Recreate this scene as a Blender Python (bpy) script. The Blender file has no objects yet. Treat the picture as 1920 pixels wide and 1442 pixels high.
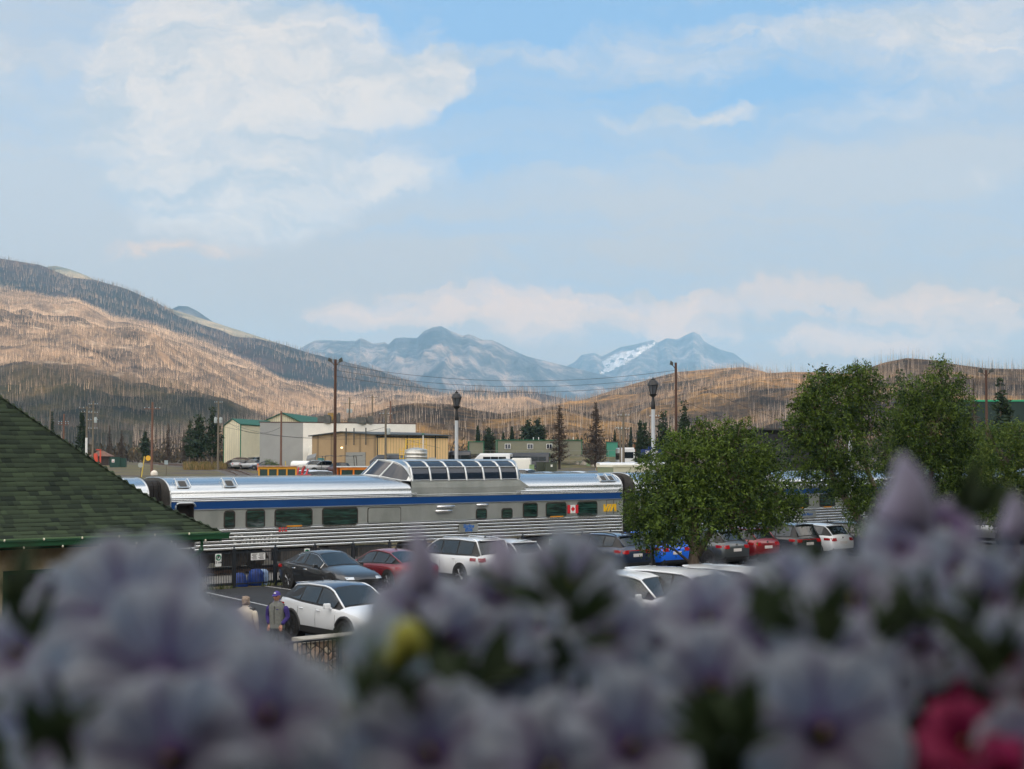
import bpy, bmesh, math, random
import numpy as np
from mathutils import Vector, Matrix, noise as mnoise

SC = bpy.context.scene
COL = SC.collection
F = 2666.0
EYE = 4.98
PITCH = math.atan(135.0 / F)
CP, SP = math.cos(PITCH), math.sin(PITCH)

# ------------------------------------------------------------------ camera
cam_d = bpy.data.cameras.new('camera')
cam = bpy.data.objects.new('camera', cam_d)
COL.objects.link(cam)
cam.location = (0, 0, EYE)
cam.rotation_euler = (math.radians(90) + PITCH, 0, 0)
cam_d.sensor_width = 36.0
cam_d.lens = 50.0
cam_d.clip_start = 0.05
cam_d.clip_end = 60000
cam_d.dof.use_dof = True
cam_d.dof.focus_distance = 75.0
cam_d.dof.aperture_fstop = 6.9
SC.camera = cam

# ------------------------------------------------------------------ sun and sky
SUN_EL = math.radians(10.5)
SUN_H = Vector((0.80, -0.60, 0)).normalized()          # horizontal direction towards the sun
SUN_DIR = Vector((SUN_H.x * math.cos(SUN_EL), SUN_H.y * math.cos(SUN_EL), math.sin(SUN_EL)))
sun_d = bpy.data.lights.new('sun', 'SUN')
sun_d.energy = 5.0
sun_d.angle = math.radians(0.5)
sun_d.color = (1.0, 0.71, 0.42)
sun = bpy.data.objects.new('sun', sun_d)
COL.objects.link(sun)
sun.rotation_euler = SUN_DIR.to_track_quat('Z', 'Y').to_euler()

SC.view_settings.view_transform = 'Standard'
SC.view_settings.look = 'None'
SC.view_settings.exposure = 0.47
SC.view_settings.gamma = 1.0
SC.render.engine = 'CYCLES'
SC.cycles.use_denoising = True
SC.cycles.max_bounces = 6
SC.cycles.diffuse_bounces = 3
SC.cycles.glossy_bounces = 3
SC.cycles.transmission_bounces = 3
SC.cycles.volume_bounces = 1
SC.cycles.transparent_max_bounces = 8
SC.cycles.caustics_reflective = False
SC.cycles.caustics_refractive = False
SC.cycles.sample_clamp_indirect = 4.0

world = bpy.data.worlds.new('World')
SC.world = world
world.use_nodes = True
WN = world.node_tree
for n in list(WN.nodes):
    WN.nodes.remove(n)


def wn(kind, **kw):
    n = WN.nodes.new(kind)
    for k, v in kw.items():
        setattr(n, k, v)
    return n


def wl(a, b):
    WN.links.new(a, b)


def wmath(op, a, b=None, c=None, clamp=False):
    n = wn('ShaderNodeMath', operation=op, use_clamp=clamp)
    for i, v in enumerate((a, b, c)):
        if v is None:
            continue
        if isinstance(v, (int, float)):
            n.inputs[i].default_value = v
        else:
            wl(v, n.inputs[i])
    return n.outputs[0]


def wramp(v, stops, interp='EASE'):
    r = wn('ShaderNodeValToRGB')
    r.color_ramp.interpolation = interp
    el = r.color_ramp.elements
    while len(el) < len(stops):
        el.new(0.5)
    for e, (p, c) in zip(el, stops):
        e.position = p
        e.color = (c[0], c[1], c[2], 1) if isinstance(c, (tuple, list)) else (c, c, c, 1)
    wl(v, r.inputs[0])
    return r.outputs[0]


sky = wn('ShaderNodeTexSky', sky_type='NISHITA')
sky.sun_disc = False
sky.sun_elevation = SUN_EL
sky.sun_rotation = math.atan2(SUN_H.x, SUN_H.y)
sky.air_density = 1.0
sky.dust_density = 1.6
sky.ozone_density = 1.5
tc = wn('ShaderNodeTexCoord')
sep = wn('ShaderNodeSeparateXYZ')
wl(tc.outputs['Generated'], sep.inputs[0])
gx, gy, gz = sep.outputs
ysafe = wmath('MAXIMUM', gy, 0.12)
az = wmath('DIVIDE', gx, ysafe)          # tangent of the bearing from due north of the scene
el_ = wmath('DIVIDE', gz, ysafe)         # tangent of the elevation
comb = wn('ShaderNodeCombineXYZ')
wl(az, comb.inputs[0])
wl(el_, comb.inputs[1])
UV = comb.outputs[0]


def wnoise(vec, scale, detail=6, rough=0.6, dist=0.0, sx=1, sy=1, rot=0, off=(0, 0, 0)):
    m = wn('ShaderNodeMapping')
    m.inputs['Scale'].default_value = (sx, sy, 1)
    m.inputs['Rotation'].default_value = (0, 0, rot)
    m.inputs['Location'].default_value = off
    wl(vec, m.inputs['Vector'])
    t = wn('ShaderNodeTexNoise')
    t.inputs['Scale'].default_value = scale
    t.inputs['Detail'].default_value = detail
    t.inputs['Roughness'].default_value = rough
    t.inputs['Distortion'].default_value = dist
    wl(m.outputs[0], t.inputs['Vector'])
    return t.outputs['Fac']


# warp the map a little so that cloud outlines are ragged
wt = wn('ShaderNodeTexNoise')
wt.inputs['Scale'].default_value = 17
wt.inputs['Detail'].default_value = 7
wt.inputs['Roughness'].default_value = 0.62
wl(UV, wt.inputs['Vector'])
vs = wn('ShaderNodeVectorMath', operation='SUBTRACT')
wl(wt.outputs['Color'], vs.inputs[0])
vs.inputs[1].default_value = (0.5, 0.5, 0.5)
vm = wn('ShaderNodeVectorMath', operation='MULTIPLY')
wl(vs.outputs[0], vm.inputs[0])
vm.inputs[1].default_value = (0.085, 0.055, 0)
va = wn('ShaderNodeVectorMath', operation='ADD')
wl(UV, va.inputs[0])
wl(vm.outputs[0], va.inputs[1])
UVW = va.outputs[0]


def blob(px, py, rx, ry, rot=0.0, warp=True):
    """soft elliptical patch of cloud given in bearing / elevation"""
    m = wn('ShaderNodeMapping', vector_type='TEXTURE')
    m.inputs['Location'].default_value = ((px - 960) / F, (856 - py) / F, 0)
    m.inputs['Rotation'].default_value = (0, 0, rot)
    m.inputs['Scale'].default_value = (rx / F, ry / F, 1)
    wl(UVW if warp else UV, m.inputs['Vector'])
    g = wn('ShaderNodeTexGradient', gradient_type='SPHERICAL')
    wl(m.outputs[0], g.inputs[0])
    return g.outputs['Fac']


def wsum(items):
    acc = None
    for w, b in items:
        t = wmath('MULTIPLY', b, w)
        acc = t if acc is None else wmath('ADD', acc, t)
    return acc


puff = wsum([
    (1.15, blob(420, 60, 330, 230)), (1.1, blob(330, 210, 400, 200)), (0.95, blob(590, 130, 330, 130)),
    (1.25, blob(800, 135, 120, 62)), (0.8, blob(700, 165, 220, 80)), (0.95, blob(540, 310, 380, 130, 0.12)), (0.7, blob(700, 322, 170, 48, 0.12)),
    (0.9, blob(430, 400, 270, 90)), (0.55, blob(930, 95, 190, 55, -0.08)), (0.35, blob(820, 30, 80, 50)),
    (0.7, blob(-60, 120, 200, 100)), (0.55, blob(1190, 214, 160, 34, 0.03)), (0.75, blob(1320, 202, 150, 30, 0.06)),
    (0.42, blob(1240, 140, 240, 60, 0.05)), (0.62, blob(1450, 60, 620, 80, 0.05)), (0.60, blob(1800, 115, 380, 80, 0.10)),
    (0.5, blob(1850, 20, 420, 90)), (0.4, blob(1650, 210, 520, 60, 0.08)), (0.35, blob(1150, 320, 520, 60, 0.10)), (0.35, blob(1800, 340, 420, 80, 0.03)),
])
fine = wnoise(UVW, 11, 12, 0.66, 0.6, 1, 1.8)
fine2 = wnoise(UVW, 40, 10, 0.7, 0.8, 0.8, 1.9, 0.1, (4, 4, 0))
fmix = wmath('ADD', wmath('MULTIPLY', fine, 0.62), wmath('MULTIPLY', fine2, 0.38))
mod = wmath('MULTIPLY', wmath('SUBTRACT', fmix, 0.24), 2.6)
puffd = wmath('MULTIPLY', puff, mod)
puffd = wramp(puffd, [(0.16, 0.0), (0.30, 0.42), (0.50, 0.88), (0.85, 1.0)], 'LINEAR')

cir = wnoise(UVW, 7, 12, 0.62, 0.8, 0.5, 3.2, 0.16)
veil = wramp(cir, [(0.34, 0.0), (0.66, 1.0)])
lowv = wramp(el_, [(0.02, 1.0), (0.12, 0.80), (0.19, 0.45), (0.25, 0.16), (0.32, 0.02)], 'EASE')
azn = wmath('ADD', wmath('MULTIPLY', az, 1.2), 0.5)
lf = wramp(azn, [(0.05, 1.0), (0.30, 0.55), (0.48, 0.06), (0.66, 0.0), (0.93, 0.5)])
diag = blob(1500, 330, 900, 170, 0.16)
veild = wmath('ADD', wmath('MULTIPLY', veil, 0.46), wmath('ADD', wmath('MULTIPLY', lowv, 0.95), wmath('MULTIPLY', diag, 0.62)))
veild = wmath('ADD', veild, wmath('SUBTRACT', wmath('MULTIPLY', lf, 0.62), 0.22), None, True)

# low pink-lit heaps near the horizon
pk = wsum([(1.0, blob(700, 600, 170, 34)), (1.2, blob(1010, 590, 130, 66)), (1.0, blob(870, 572, 320, 50)),
           (1.5, blob(1290, 612, 95, 84)), (0.9, blob(1180, 585, 140, 60)), (0.9, blob(1560, 560, 290, 60)),
           (1.1, blob(1830, 570, 230, 60)), (0.9, blob(1680, 640, 300, 40)), (0.9, blob(1540, 650, 130, 34)), (0.5, blob(320, 460, 260, 30))])
heap = wnoise(UVW, 30, 12, 0.66, 0.5, 1, 1.7, 0, (3, 1, 0))
pkd = wramp(wmath('MULTIPLY', pk, wmath('MULTIPLY', wmath('SUBTRACT', heap, 0.26), 3.0)), [(0.08, 0), (0.40, 0.6), (0.9, 1)])

texture_l = wnoise(UVW, 15, 12, 0.68, 0.5, 0.8, 2.0, 0.1, (7, 2, 0))


def wmix(fac, a, b):
    m = wn('ShaderNodeMix', data_type='RGBA')
    wl(fac, m.inputs['Factor']) if not isinstance(fac, (int, float)) else None
    if isinstance(fac, (int, float)):
        m.inputs['Factor'].default_value = fac
    for s, v in (('A', a), ('B', b)):
        i = [x for x in m.inputs if x.name == s and x.type == 'RGBA'][0]
        if isinstance(v, tuple):
            i.default_value = (*v, 1)
        else:
            wl(v, i)
    return [x for x in m.outputs if x.type == 'RGBA'][0]


K = 1 / 0.12                      # the cloud colours below are radiances before the 0.12 of the Background


def rad(r, g, b):
    return (r * K, g * K, b * K)


gain = wn('ShaderNodeVectorMath', operation='MULTIPLY')
wl(sky.outputs[0], gain.inputs[0])
gain.inputs[1].default_value = (0.78, 1.0, 1.22)
blue = wmix(0.80, gain.outputs[0], rad(0.21, 0.385, 0.61))
veilc = wmix(wramp(el_, [(0.03, 0.0), (0.22, 1.0)]), rad(0.44, 0.285, 0.155), rad(0.45, 0.445, 0.455))
c1 = wmix(wmath('MULTIPLY', veild, 0.93), blue, veilc)
puffc = wmix(wramp(texture_l, [(0.35, 0), (0.62, 1)]), rad(0.415, 0.44, 0.47), rad(0.68, 0.59, 0.52))
c2 = wmix(wmath('MULTIPLY', puffd, 0.88), c1, puffc)
c3 = wmix(wmath('MULTIPLY', pkd, 0.70), c2, rad(0.98, 0.56, 0.29))
# the part of the sky behind the viewer
tg = wn('ShaderNodeTexNoise')
tg.inputs['Scale'].default_value = 2.2
tg.inputs['Detail'].default_value = 5
wl(tc.outputs['Generated'], tg.inputs['Vector'])
back = wmix(wramp(tg.outputs['Fac'], [(0.38, 0.35), (0.62, 0.95)]), blue, rad(2.3, 2.08, 1.84))
final = wmix(wramp(gy, [(0.10, 0.0), (0.30, 1.0)]), back, c3)
bg = wn('ShaderNodeBackground')
bg.inputs['Strength'].default_value = 0.12
wl(final, bg.inputs['Color'])
wo = wn('ShaderNodeOutputWorld')
wl(bg.outputs[0], wo.inputs['Surface'])
world.cycles.sampling_method = 'MANUAL'
world.cycles.sample_map_resolution = 512


# ------------------------------------------------------------------ helpers
def ray(px, py):
    cx, cy = (px - 960) / F, (721 - py) / F
    dy = CP - cy * SP
    return cx / dy, (SP + cy * CP) / dy


def at(px, py, Y):
    a, b = ray(px, py)
    return Vector((a * Y, Y, EYE + b * Y))


TV = Vector((0.771, 0.637, 0)).normalized()      # along the tracks
NV = Vector((TV.y, -TV.x, 0))                    # across the tracks, towards the viewer
ANG = math.atan2(TV.y, TV.x)


def lerp(a, b, t):
    return a + (b - a) * t


def sst(a, b, x):
    t = min(1, max(0, (x - a) / (b - a)))
    return t * t * (3 - 2 * t)


G_M = [-1e4, 8, 45, 150, 230, 350, 500, 700, 1200, 30000]
G_Z = [0, 0, 1.9, 2.7, 3.1, 3.9, 4.8, 6.0, 8.0, 8.0]


def ground(x, y):
    m = -(NV.x * x + NV.y * y) - 53.2
    z = float(np.interp(m, G_M, G_Z))
    z += 2.3 * sst(285, 325, y) * sst(-25, 0, x) * (1 - sst(1500, 1600, y))
    return z


def gpt(px, Y, dz=0.0):
    X = ray(px, 880)[0] * Y
    return Vector((X, Y, ground(X, Y) + dz))


def setp(o, label=None, cat=None, group=None, kind=None):
    for k, v in (('label', label), ('category', cat), ('group', group), ('kind', kind)):
        if v:
            o[k] = v
    return o


def thing(name, loc, rz=0.0, label=None, cat=None, group=None):
    o = bpy.data.objects.new(name, None)
    o.empty_display_size = 0.3
    COL.objects.link(o)
    o.location = loc
    o.rotation_euler = (0, 0, rz)
    return setp(o, label, cat, group)


def copy_tree(o, parent=None):
    c = o.copy()
    COL.objects.link(c)
    if parent:
        c.parent = parent
    for ch in o.children:
        copy_tree(ch, c)
    return c


class MB:
    def __init__(s):
        s.v, s.f, s.m = [], [], []

    def add(s, vs, fs, mi=0):
        o = len(s.v)
        s.v += [tuple(p) for p in vs]
        s.f += [tuple(i + o for i in f) for f in fs]
        s.m += [mi] * len(fs)
        return s

    def box(s, c, d, mi=0, rz=0.0, top=(1, 1)):
        x, y, z = d[0] / 2, d[1] / 2, d[2] / 2
        ca, sa = math.cos(rz), math.sin(rz)
        vs = []
        for zz, kx, ky in ((-z, 1, 1), (z, top[0], top[1])):
            for xx, yy in ((-x, -y), (x, -y), (x, y), (-x, y)):
                xx, yy = xx * kx, yy * ky
                vs.append((c[0] + xx * ca - yy * sa, c[1] + xx * sa + yy * ca, c[2] + zz))
        return s.add(vs, [(3, 2, 1, 0), (4, 5, 6, 7), (0, 1, 5, 4), (1, 2, 6, 5), (2, 3, 7, 6), (3, 0, 4, 7)], mi)

    def tube(s, pts, r, n=8, mi=0, caps=True):
        pts = [Vector(p) for p in pts]
        rs = r if isinstance(r, (list, tuple)) else [r] * len(pts)
        vs, fs = [], []
        for i, p in enumerate(pts):
            t = (pts[min(i + 1, len(pts) - 1)] - pts[max(i - 1, 0)])
            if t.length < 1e-9:
                t = Vector((0, 0, 1))
            t.normalize()
            a = Vector((0, 0, 1)) if abs(t.z) < 0.9 else Vector((1, 0, 0))
            u = t.cross(a).normalized()
            w = t.cross(u)
            for k in range(n):
                an = 2 * math.pi * k / n
                vs.append(p + (u * math.cos(an) + w * math.sin(an)) * rs[i])
        for i in range(len(pts) - 1):
            for k in range(n):
                a, b = i * n + k, i * n + (k + 1) % n
                fs.append((a, a + n, b + n, b))
        if caps:
            fs.append(tuple(range(n)))
            fs.append(tuple(reversed(range((len(pts) - 1) * n, len(pts) * n))))
        return s.add(vs, fs, mi)

    def lathe(s, prof, c=(0, 0, 0), n=16, mi=0, axis='z'):
        vs, fs = [], []
        for r, z in prof:
            for k in range(n):
                a = 2 * math.pi * k / n
                p = (r * math.cos(a), r * math.sin(a), z)
                if axis == 'y':
                    p = (p[0], p[2], p[1])
                elif axis == 'x':
                    p = (p[2], p[0], p[1])
                vs.append((c[0] + p[0], c[1] + p[1], c[2] + p[2]))
        for i in range(len(prof) - 1):
            for k in range(n):
                a, b = i * n + k, i * n + (k + 1) % n
                fs.append((a, b, b + n, a + n))
        fs.append(tuple(reversed(range(n))))
        fs.append(tuple(range((len(prof) - 1) * n, len(prof) * n)))
        return s.add(vs, fs, mi)

    def prism(s, poly, z0, z1, mi=0):
        """poly: list of (x, y) counter-clockwise"""
        n = len(poly)
        vs = [(p[0], p[1], z0) for p in poly] + [(p[0], p[1], z1) for p in poly]
        fs = [tuple(reversed(range(n))), tuple(range(n, 2 * n))]
        fs += [(i, (i + 1) % n, (i + 1) % n + n, i + n) for i in range(n)]
        return s.add(vs, fs, mi)

    def slab(s, poly, o, u, w, nrm, th, mi=0):
        """flat outline poly (a, b) in the frame o + a*u + b*w, given a thickness along nrm"""
        o, u, w, nrm = Vector(o), Vector(u), Vector(w), Vector(nrm)
        n = len(poly)
        vs = [o + u * a + w * b for a, b in poly] + [o + u * a + w * b + nrm * th for a, b in poly]
        fs = [tuple(reversed(range(n))), tuple(range(n, 2 * n))]
        fs += [(i, (i + 1) % n, (i + 1) % n + n, i + n) for i in range(n)]
        return s.add(vs, fs, mi)

    def build(s, name, mats, parent=None, smooth=None, loc=None, bevel=0.0):
        me = bpy.data.meshes.new(name)
        me.from_pydata(s.v, [], s.f)
        if not isinstance(mats, (list, tuple)):
            mats = [mats]
        for m in mats:
            me.materials.append(m)
        if len(mats) > 1:
            me.polygons.foreach_set('material_index', s.m)
        bm = bmesh.new()
        bm.from_mesh(me)
        bmesh.ops.recalc_face_normals(bm, faces=bm.faces)
        bm.to_mesh(me)
        bm.free()
        if smooth is not None:
            me.polygons.foreach_set('use_smooth', [True] * len(me.polygons))
            if smooth < 180:
                me.set_sharp_from_angle(angle=math.radians(smooth))
        me.update()
        o = bpy.data.objects.new(name, me)
        COL.objects.link(o)
        if parent:
            o.parent = parent
        if loc:
            o.location = loc
        if bevel:
            b = o.modifiers.new('bevel', 'BEVEL')
            b.width = bevel
            b.segments = 2
            b.limit_method = 'ANGLE'
        return o


def rrect(w, h, r, n=4):
    pts = []
    for cx, cy, a0 in ((w / 2 - r, h / 2 - r, 0), (-w / 2 + r, h / 2 - r, 90), (-w / 2 + r, -h / 2 + r, 180), (w / 2 - r, -h / 2 + r, 270)):
        for k in range(n + 1):
            a = math.radians(a0 + 90 * k / n)
            pts.append((cx + r * math.cos(a), cy + r * math.sin(a)))
    return pts


def mesh_np(name, V, Fq, mat, parent=None, smooth=False, attr=None):
    me = bpy.data.meshes.new(name)
    V = np.asarray(V, dtype=np.float32)
    Fq = np.asarray(Fq, dtype=np.int32)
    k = Fq.shape[1]
    me.vertices.add(len(V))
    me.vertices.foreach_set('co', V.ravel())
    me.loops.add(Fq.size)
    me.loops.foreach_set('vertex_index', Fq.ravel())
    me.polygons.add(len(Fq))
    me.polygons.foreach_set('loop_start', np.arange(0, Fq.size, k, dtype=np.int32))
    me.polygons.foreach_set('loop_total', np.full(len(Fq), k, dtype=np.int32))
    if smooth:
        me.polygons.foreach_set('use_smooth', np.ones(len(Fq), dtype=bool))
    if attr is not None:
        a = me.attributes.new('tone', 'FLOAT', 'FACE')
        a.data.foreach_set('value', np.asarray(attr, dtype=np.float32))
    for m in (mat if isinstance(mat, (list, tuple)) else [mat]):
        me.materials.append(m)
    me.update()
    me.validate()
    o = bpy.data.objects.new(name, me)
    COL.objects.link(o)
    if parent:
        o.parent = parent
    return o


# ------------------------------------------------------------------ materials
MATS = {}


def mat(name, col, rough=0.7, metal=0.0, col2=None, scale=4.0, detail=5, stretch=(1, 1, 1), bump=0.0, bscale=None,
        emit=None, spec=None, coat=0.0, lo=0.35, hi=0.65, transl=0.0, tone=False, bdist=0.02):
    if name in MATS:
        return MATS[name]
    m = bpy.data.materials.new(name)
    MATS[name] = m
    m.use_nodes = True
    t = m.node_tree
    b = t.nodes['Principled BSDF']
    b.inputs['Base Color'].default_value = (*col, 1)
    b.inputs['Roughness'].default_value = rough
    b.inputs['Metallic'].default_value = metal
    if spec is not None:
        b.inputs['Specular IOR Level'].default_value = spec
    if coat:
        b.inputs['Coat Weight'].default_value = coat
        b.inputs['Coat Roughness'].default_value = 0.06
    if emit:
        b.inputs['Emission Color'].default_value = (*emit[0], 1)
        b.inputs['Emission Strength'].default_value = emit[1]
    co = t.nodes.new('ShaderNodeTexCoord')
    mp = t.nodes.new('ShaderNodeMapping')
    mp.inputs['Scale'].default_value = stretch
    t.links.new(co.outputs['Object'], mp.inputs[0])
    if col2 is not None:
        if tone:
            src = t.nodes.new('ShaderNodeAttribute')
            src.attribute_name = 'tone'
            fac = src.outputs['Fac']
        else:
            nz = t.nodes.new('ShaderNodeTexNoise')
            nz.inputs['Scale'].default_value = scale
            nz.inputs['Detail'].default_value = detail
            nz.inputs['Roughness'].default_value = 0.6
            t.links.new(mp.outputs[0], nz.inputs['Vector'])
            fac = nz.outputs['Fac']
        rp = t.nodes.new('ShaderNodeValToRGB')
        rp.color_ramp.elements[0].position = lo
        rp.color_ramp.elements[1].position = hi
        rp.color_ramp.elements[0].color = (*col, 1)
        rp.color_ramp.elements[1].color = (*col2, 1)
        t.links.new(fac, rp.inputs[0])
        t.links.new(rp.outputs[0], b.inputs['Base Color'])
        colsock = rp.outputs[0]
    else:
        colsock = None
    if bump:
        nb = t.nodes.new('ShaderNodeTexNoise')
        nb.inputs['Scale'].default_value = bscale or scale * 3
        nb.inputs['Detail'].default_value = 4
        t.links.new(mp.outputs[0], nb.inputs['Vector'])
        bp = t.nodes.new('ShaderNodeBump')
        bp.inputs['Strength'].default_value = bump
        bp.inputs['Distance'].default_value = bdist
        t.links.new(nb.outputs['Fac'], bp.inputs['Height'])
        t.links.new(bp.outputs[0], b.inputs['Normal'])
    if transl:
        tr = t.nodes.new('ShaderNodeBsdfTranslucent')
        tr.inputs[0].default_value = (*col, 1)
        if colsock:
            t.links.new(colsock, tr.inputs[0])
        mx = t.nodes.new('ShaderNodeMixShader')
        mx.inputs[0].default_value = transl
        out = t.nodes['Material Output']
        t.links.new(b.outputs[0], mx.inputs[1])
        t.links.new(tr.outputs[0], mx.inputs[2])
        t.links.new(mx.outputs[0], out.inputs['Surface'])
    return m


STEEL = mat('brushed steel', (0.60, 0.61, 0.61), 0.30, 1.0, (0.50, 0.52, 0.52), 1.6, 5, (0.35, 1, 6), 0.12, 3.0, bdist=0.03)
STEELK = mat('polished rib steel', (0.86, 0.87, 0.86), 0.24, 1.0, (0.70, 0.71, 0.70), 1.6, 5, (0.35, 1, 6))
GROOVE = mat('dark groove', (0.035, 0.03, 0.03), 0.7)  # dark colour for the gaps between the skirt ribs
STEELR = mat('roof steel', (0.66, 0.68, 0.69), 0.26, 1.0, (0.50, 0.52, 0.53), 1.3, 6, (0.12, 1, 7), 0.25, 2.0, bdist=0.02)
STEELB = mat('dull steel panel', (0.50, 0.52, 0.49), 0.42, 0.6, (0.37, 0.39, 0.365), 0.9, 4, (1, 1, 0.6), 0.25, 1.1, bdist=0.05)
BLUE = mat('blue band paint', (0.005, 0.05, 0.19), 0.35, 0.0, (0.006, 0.06, 0.22), 1.5, 5, (0.3, 1, 1))
WGLASS = mat('green tinted glass', (0.008, 0.020, 0.018), 0.05, 0.0, (0.035, 0.10, 0.08), 2.2, 3, (0.5, 1, 5), lo=.45, hi=.75, spec=0.7)  # streaked lighter tone imitates interior and reflections in the colour
DGLASS = mat('blue tinted glass', (0.012, 0.02, 0.035), 0.06, 0.0, spec=0.8)
GASKET = mat('dark rubber gasket', (0.03, 0.025, 0.02), 0.7)
DARK = mat('grimy dark metal', (0.025, 0.023, 0.022), 0.75, 0.2, (0.06, 0.045, 0.035), 5)
ORANGE = mat('orange paint', (0.75, 0.30, 0.02), 0.5)
YELLOW = mat('yellow letter paint', (0.85, 0.50, 0.02), 0.5)
LETBLUE = mat('blue letter paint', (0.02, 0.14, 0.48), 0.5)
WHITEP = mat('white sign paint', (0.78, 0.78, 0.76), 0.5)
REDP = mat('red sign paint', (0.60, 0.02, 0.03), 0.5)
BLACKP = mat('black paint', (0.015, 0.016, 0.018), 0.45)
GREENP = mat('green sign paint', (0.01, 0.22, 0.10), 0.5)
# ------------------------------------------------------------------ ground
rnd = random.Random(7)


def node_mat(name):
    m = bpy.data.materials.new(name)
    m.use_nodes = True
    MATS[name] = m
    return m, m.node_tree, m.node_tree.nodes['Principled BSDF']


def nnoise(t, scale, detail=6, rough=0.6, stretch=(1, 1, 1), off=(0, 0, 0), coord='Object'):
    co = t.nodes.new('ShaderNodeTexCoord')
    mp = t.nodes.new('ShaderNodeMapping')
    mp.inputs['Scale'].default_value = stretch
    mp.inputs['Location'].default_value = off
    t.links.new(co.outputs[coord], mp.inputs[0])
    n = t.nodes.new('ShaderNodeTexNoise')
    n.inputs['Scale'].default_value = scale
    n.inputs['Detail'].default_value = detail
    n.inputs['Roughness'].default_value = rough
    t.links.new(mp.outputs[0], n.inputs['Vector'])
    return n.outputs['Fac']


def nramp(t, v, stops):
    r = t.nodes.new('ShaderNodeValToRGB')
    el = r.color_ramp.elements
    while len(el) < len(stops):
        el.new(0.5)
    for e, (p, c) in zip(el, stops):
        e.position = p
        e.color = (*c, 1) if isinstance(c, (tuple, list)) else (c, c, c, 1)
    t.links.new(v, r.inputs[0])
    return r.outputs[0]


def nmix(t, fac, a, b):
    m = t.nodes.new('ShaderNodeMix')
    m.data_type = 'RGBA'
    if isinstance(fac, (int, float)):
        m.inputs['Factor'].default_value = fac
    else:
        t.links.new(fac, m.inputs['Factor'])
    for s, v in (('A', a), ('B', b)):
        i = [x for x in m.inputs if x.name == s and x.type == 'RGBA'][0]
        if isinstance(v, tuple):
            i.default_value = (*v, 1)
        else:
            t.links.new(v, i)
    return [x for x in m.outputs if x.type == 'RGBA'][0]


def nbump(t, b, h, strength, dist):
    bp = t.nodes.new('ShaderNodeBump')
    bp.inputs['Strength'].default_value = strength
    bp.inputs['Distance'].default_value = dist
    t.links.new(h, bp.inputs['Height'])
    t.links.new(bp.outputs[0], b.inputs['Normal'])


GM, t, b = node_mat('gravel and rough grass')
c = nmix(t, nramp(t, nnoise(t, 0.045, 7, .65), [(0.44, 0), (0.53, 1)]), nramp(t, nnoise(t, 3.0, 6), [(0.3, (0.040, 0.032, 0.026)), (0.7, (0.10, 0.08, 0.065))]),
         nramp(t, nnoise(t, 0.35, 6, off=(3, 1, 0)), [(0.35, (0.035, 0.052, 0.014)), (0.62, (0.16, 0.115, 0.045))]))
t.links.new(c, b.inputs['Base Color'])
b.inputs['Roughness'].default_value = 0.95
nbump(t, b, nnoise(t, 1.2, 6), 0.6, 0.1)

ys = list(np.arange(-60, 120, 6.0)) + list(np.arange(120, 360, 8.0))
y = 360.0
while y < 22000:
    ys.append(y)
    y *= 1.09
ys = [-6000, -2500, -900, -400, -200, -110] + ys + [24000]
xs = [0.0]
s = 6.0
while xs[-1] < 18000:
    xs.append(xs[-1] + s)
    if xs[-1] > 120:
        s *= 1.13
xs = sorted([-v for v in xs[1:]] + xs)
V = [(x, y, ground(x, y) - 0.012) for y in ys for x in xs]
nx = len(xs)
Fq = [(j * nx + i, j * nx + i + 1, (j + 1) * nx + i + 1, (j + 1) * nx + i) for j in range(len(ys) - 1) for i in range(nx - 1)]
g = mesh_np('ground', V, Fq, GM, smooth=True)
setp(g, kind='structure')

# asphalt of the car park, one sheet with its own cracks and patches
AM, t, b = node_mat('worn asphalt')
c = nramp(t, nnoise(t, 0.5, 7, 0.65), [(0.3, (0.0125, 0.013, 0.0145)), (0.7, (0.023, 0.0235, 0.025))])
vor = t.nodes.new('ShaderNodeTexVoronoi')
vor.feature = 'DISTANCE_TO_EDGE'
vor.inputs['Scale'].default_value = 0.22
co = t.nodes.new('ShaderNodeTexCoord')
nz = t.nodes.new('ShaderNodeTexNoise')
nz.inputs['Scale'].default_value = 0.9
nz.inputs['Detail'].default_value = 6
t.links.new(co.outputs['Object'], nz.inputs['Vector'])
add = t.nodes.new('ShaderNodeVectorMath')
add.operation = 'ADD'
t.links.new(co.outputs['Object'], add.inputs[0])
t.links.new(nz.outputs['Color'], add.inputs[1])
t.links.new(add.outputs[0], vor.inputs['Vector'])
crack = nramp(t, vor.outputs['Distance'], [(0.0, 1.0), (0.012, 0.0)])
c = nmix(t, crack, c, (0.008, 0.008, 0.009))
c = nmix(t, nramp(t, nnoise(t, 0.13, 5, off=(9, 4, 0)), [(0.60, 0.0), (0.64, 0.6)]), c, (0.04, 0.037, 0.031))
t.links.new(c, b.inputs['Base Color'])
b.inputs['Roughness'].default_value = 0.82
nbump(t, b, nnoise(t, 25, 4), 0.3, 0.01)


def sheet(name, p0, p1, near, far, z, m, kind='structure', n=60):
    """strip parallel to the tracks between the distances near / far (metres in front of the track edge line)"""
    o = MB()
    vs, fs = [], []
    for i in range(n + 1):
        u = p0 + (p1 - p0) * i / n
        for d in (near, far):
            q = NV * (d - 53.2) * -1
            base = -NV * 0
            p = TV * u + NV * (-53.2 + d)
            vs.append((p.x, p.y, z + ground(p.x, p.y)))
    for i in range(n):
        fs.append((2 * i, 2 * i + 1, 2 * i + 3, 2 * i + 2))
    o.add(vs, fs)
    ob = o.build(name, m)
    return setp(ob, kind=kind)


def tp(u, d, z=0.0):
    """point u metres along the tracks and d metres on this side of the carriage wall"""
    p = TV * u + NV * (-53.2 + d)
    return Vector((p.x, p.y, z + ground(p.x, p.y)))


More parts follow.
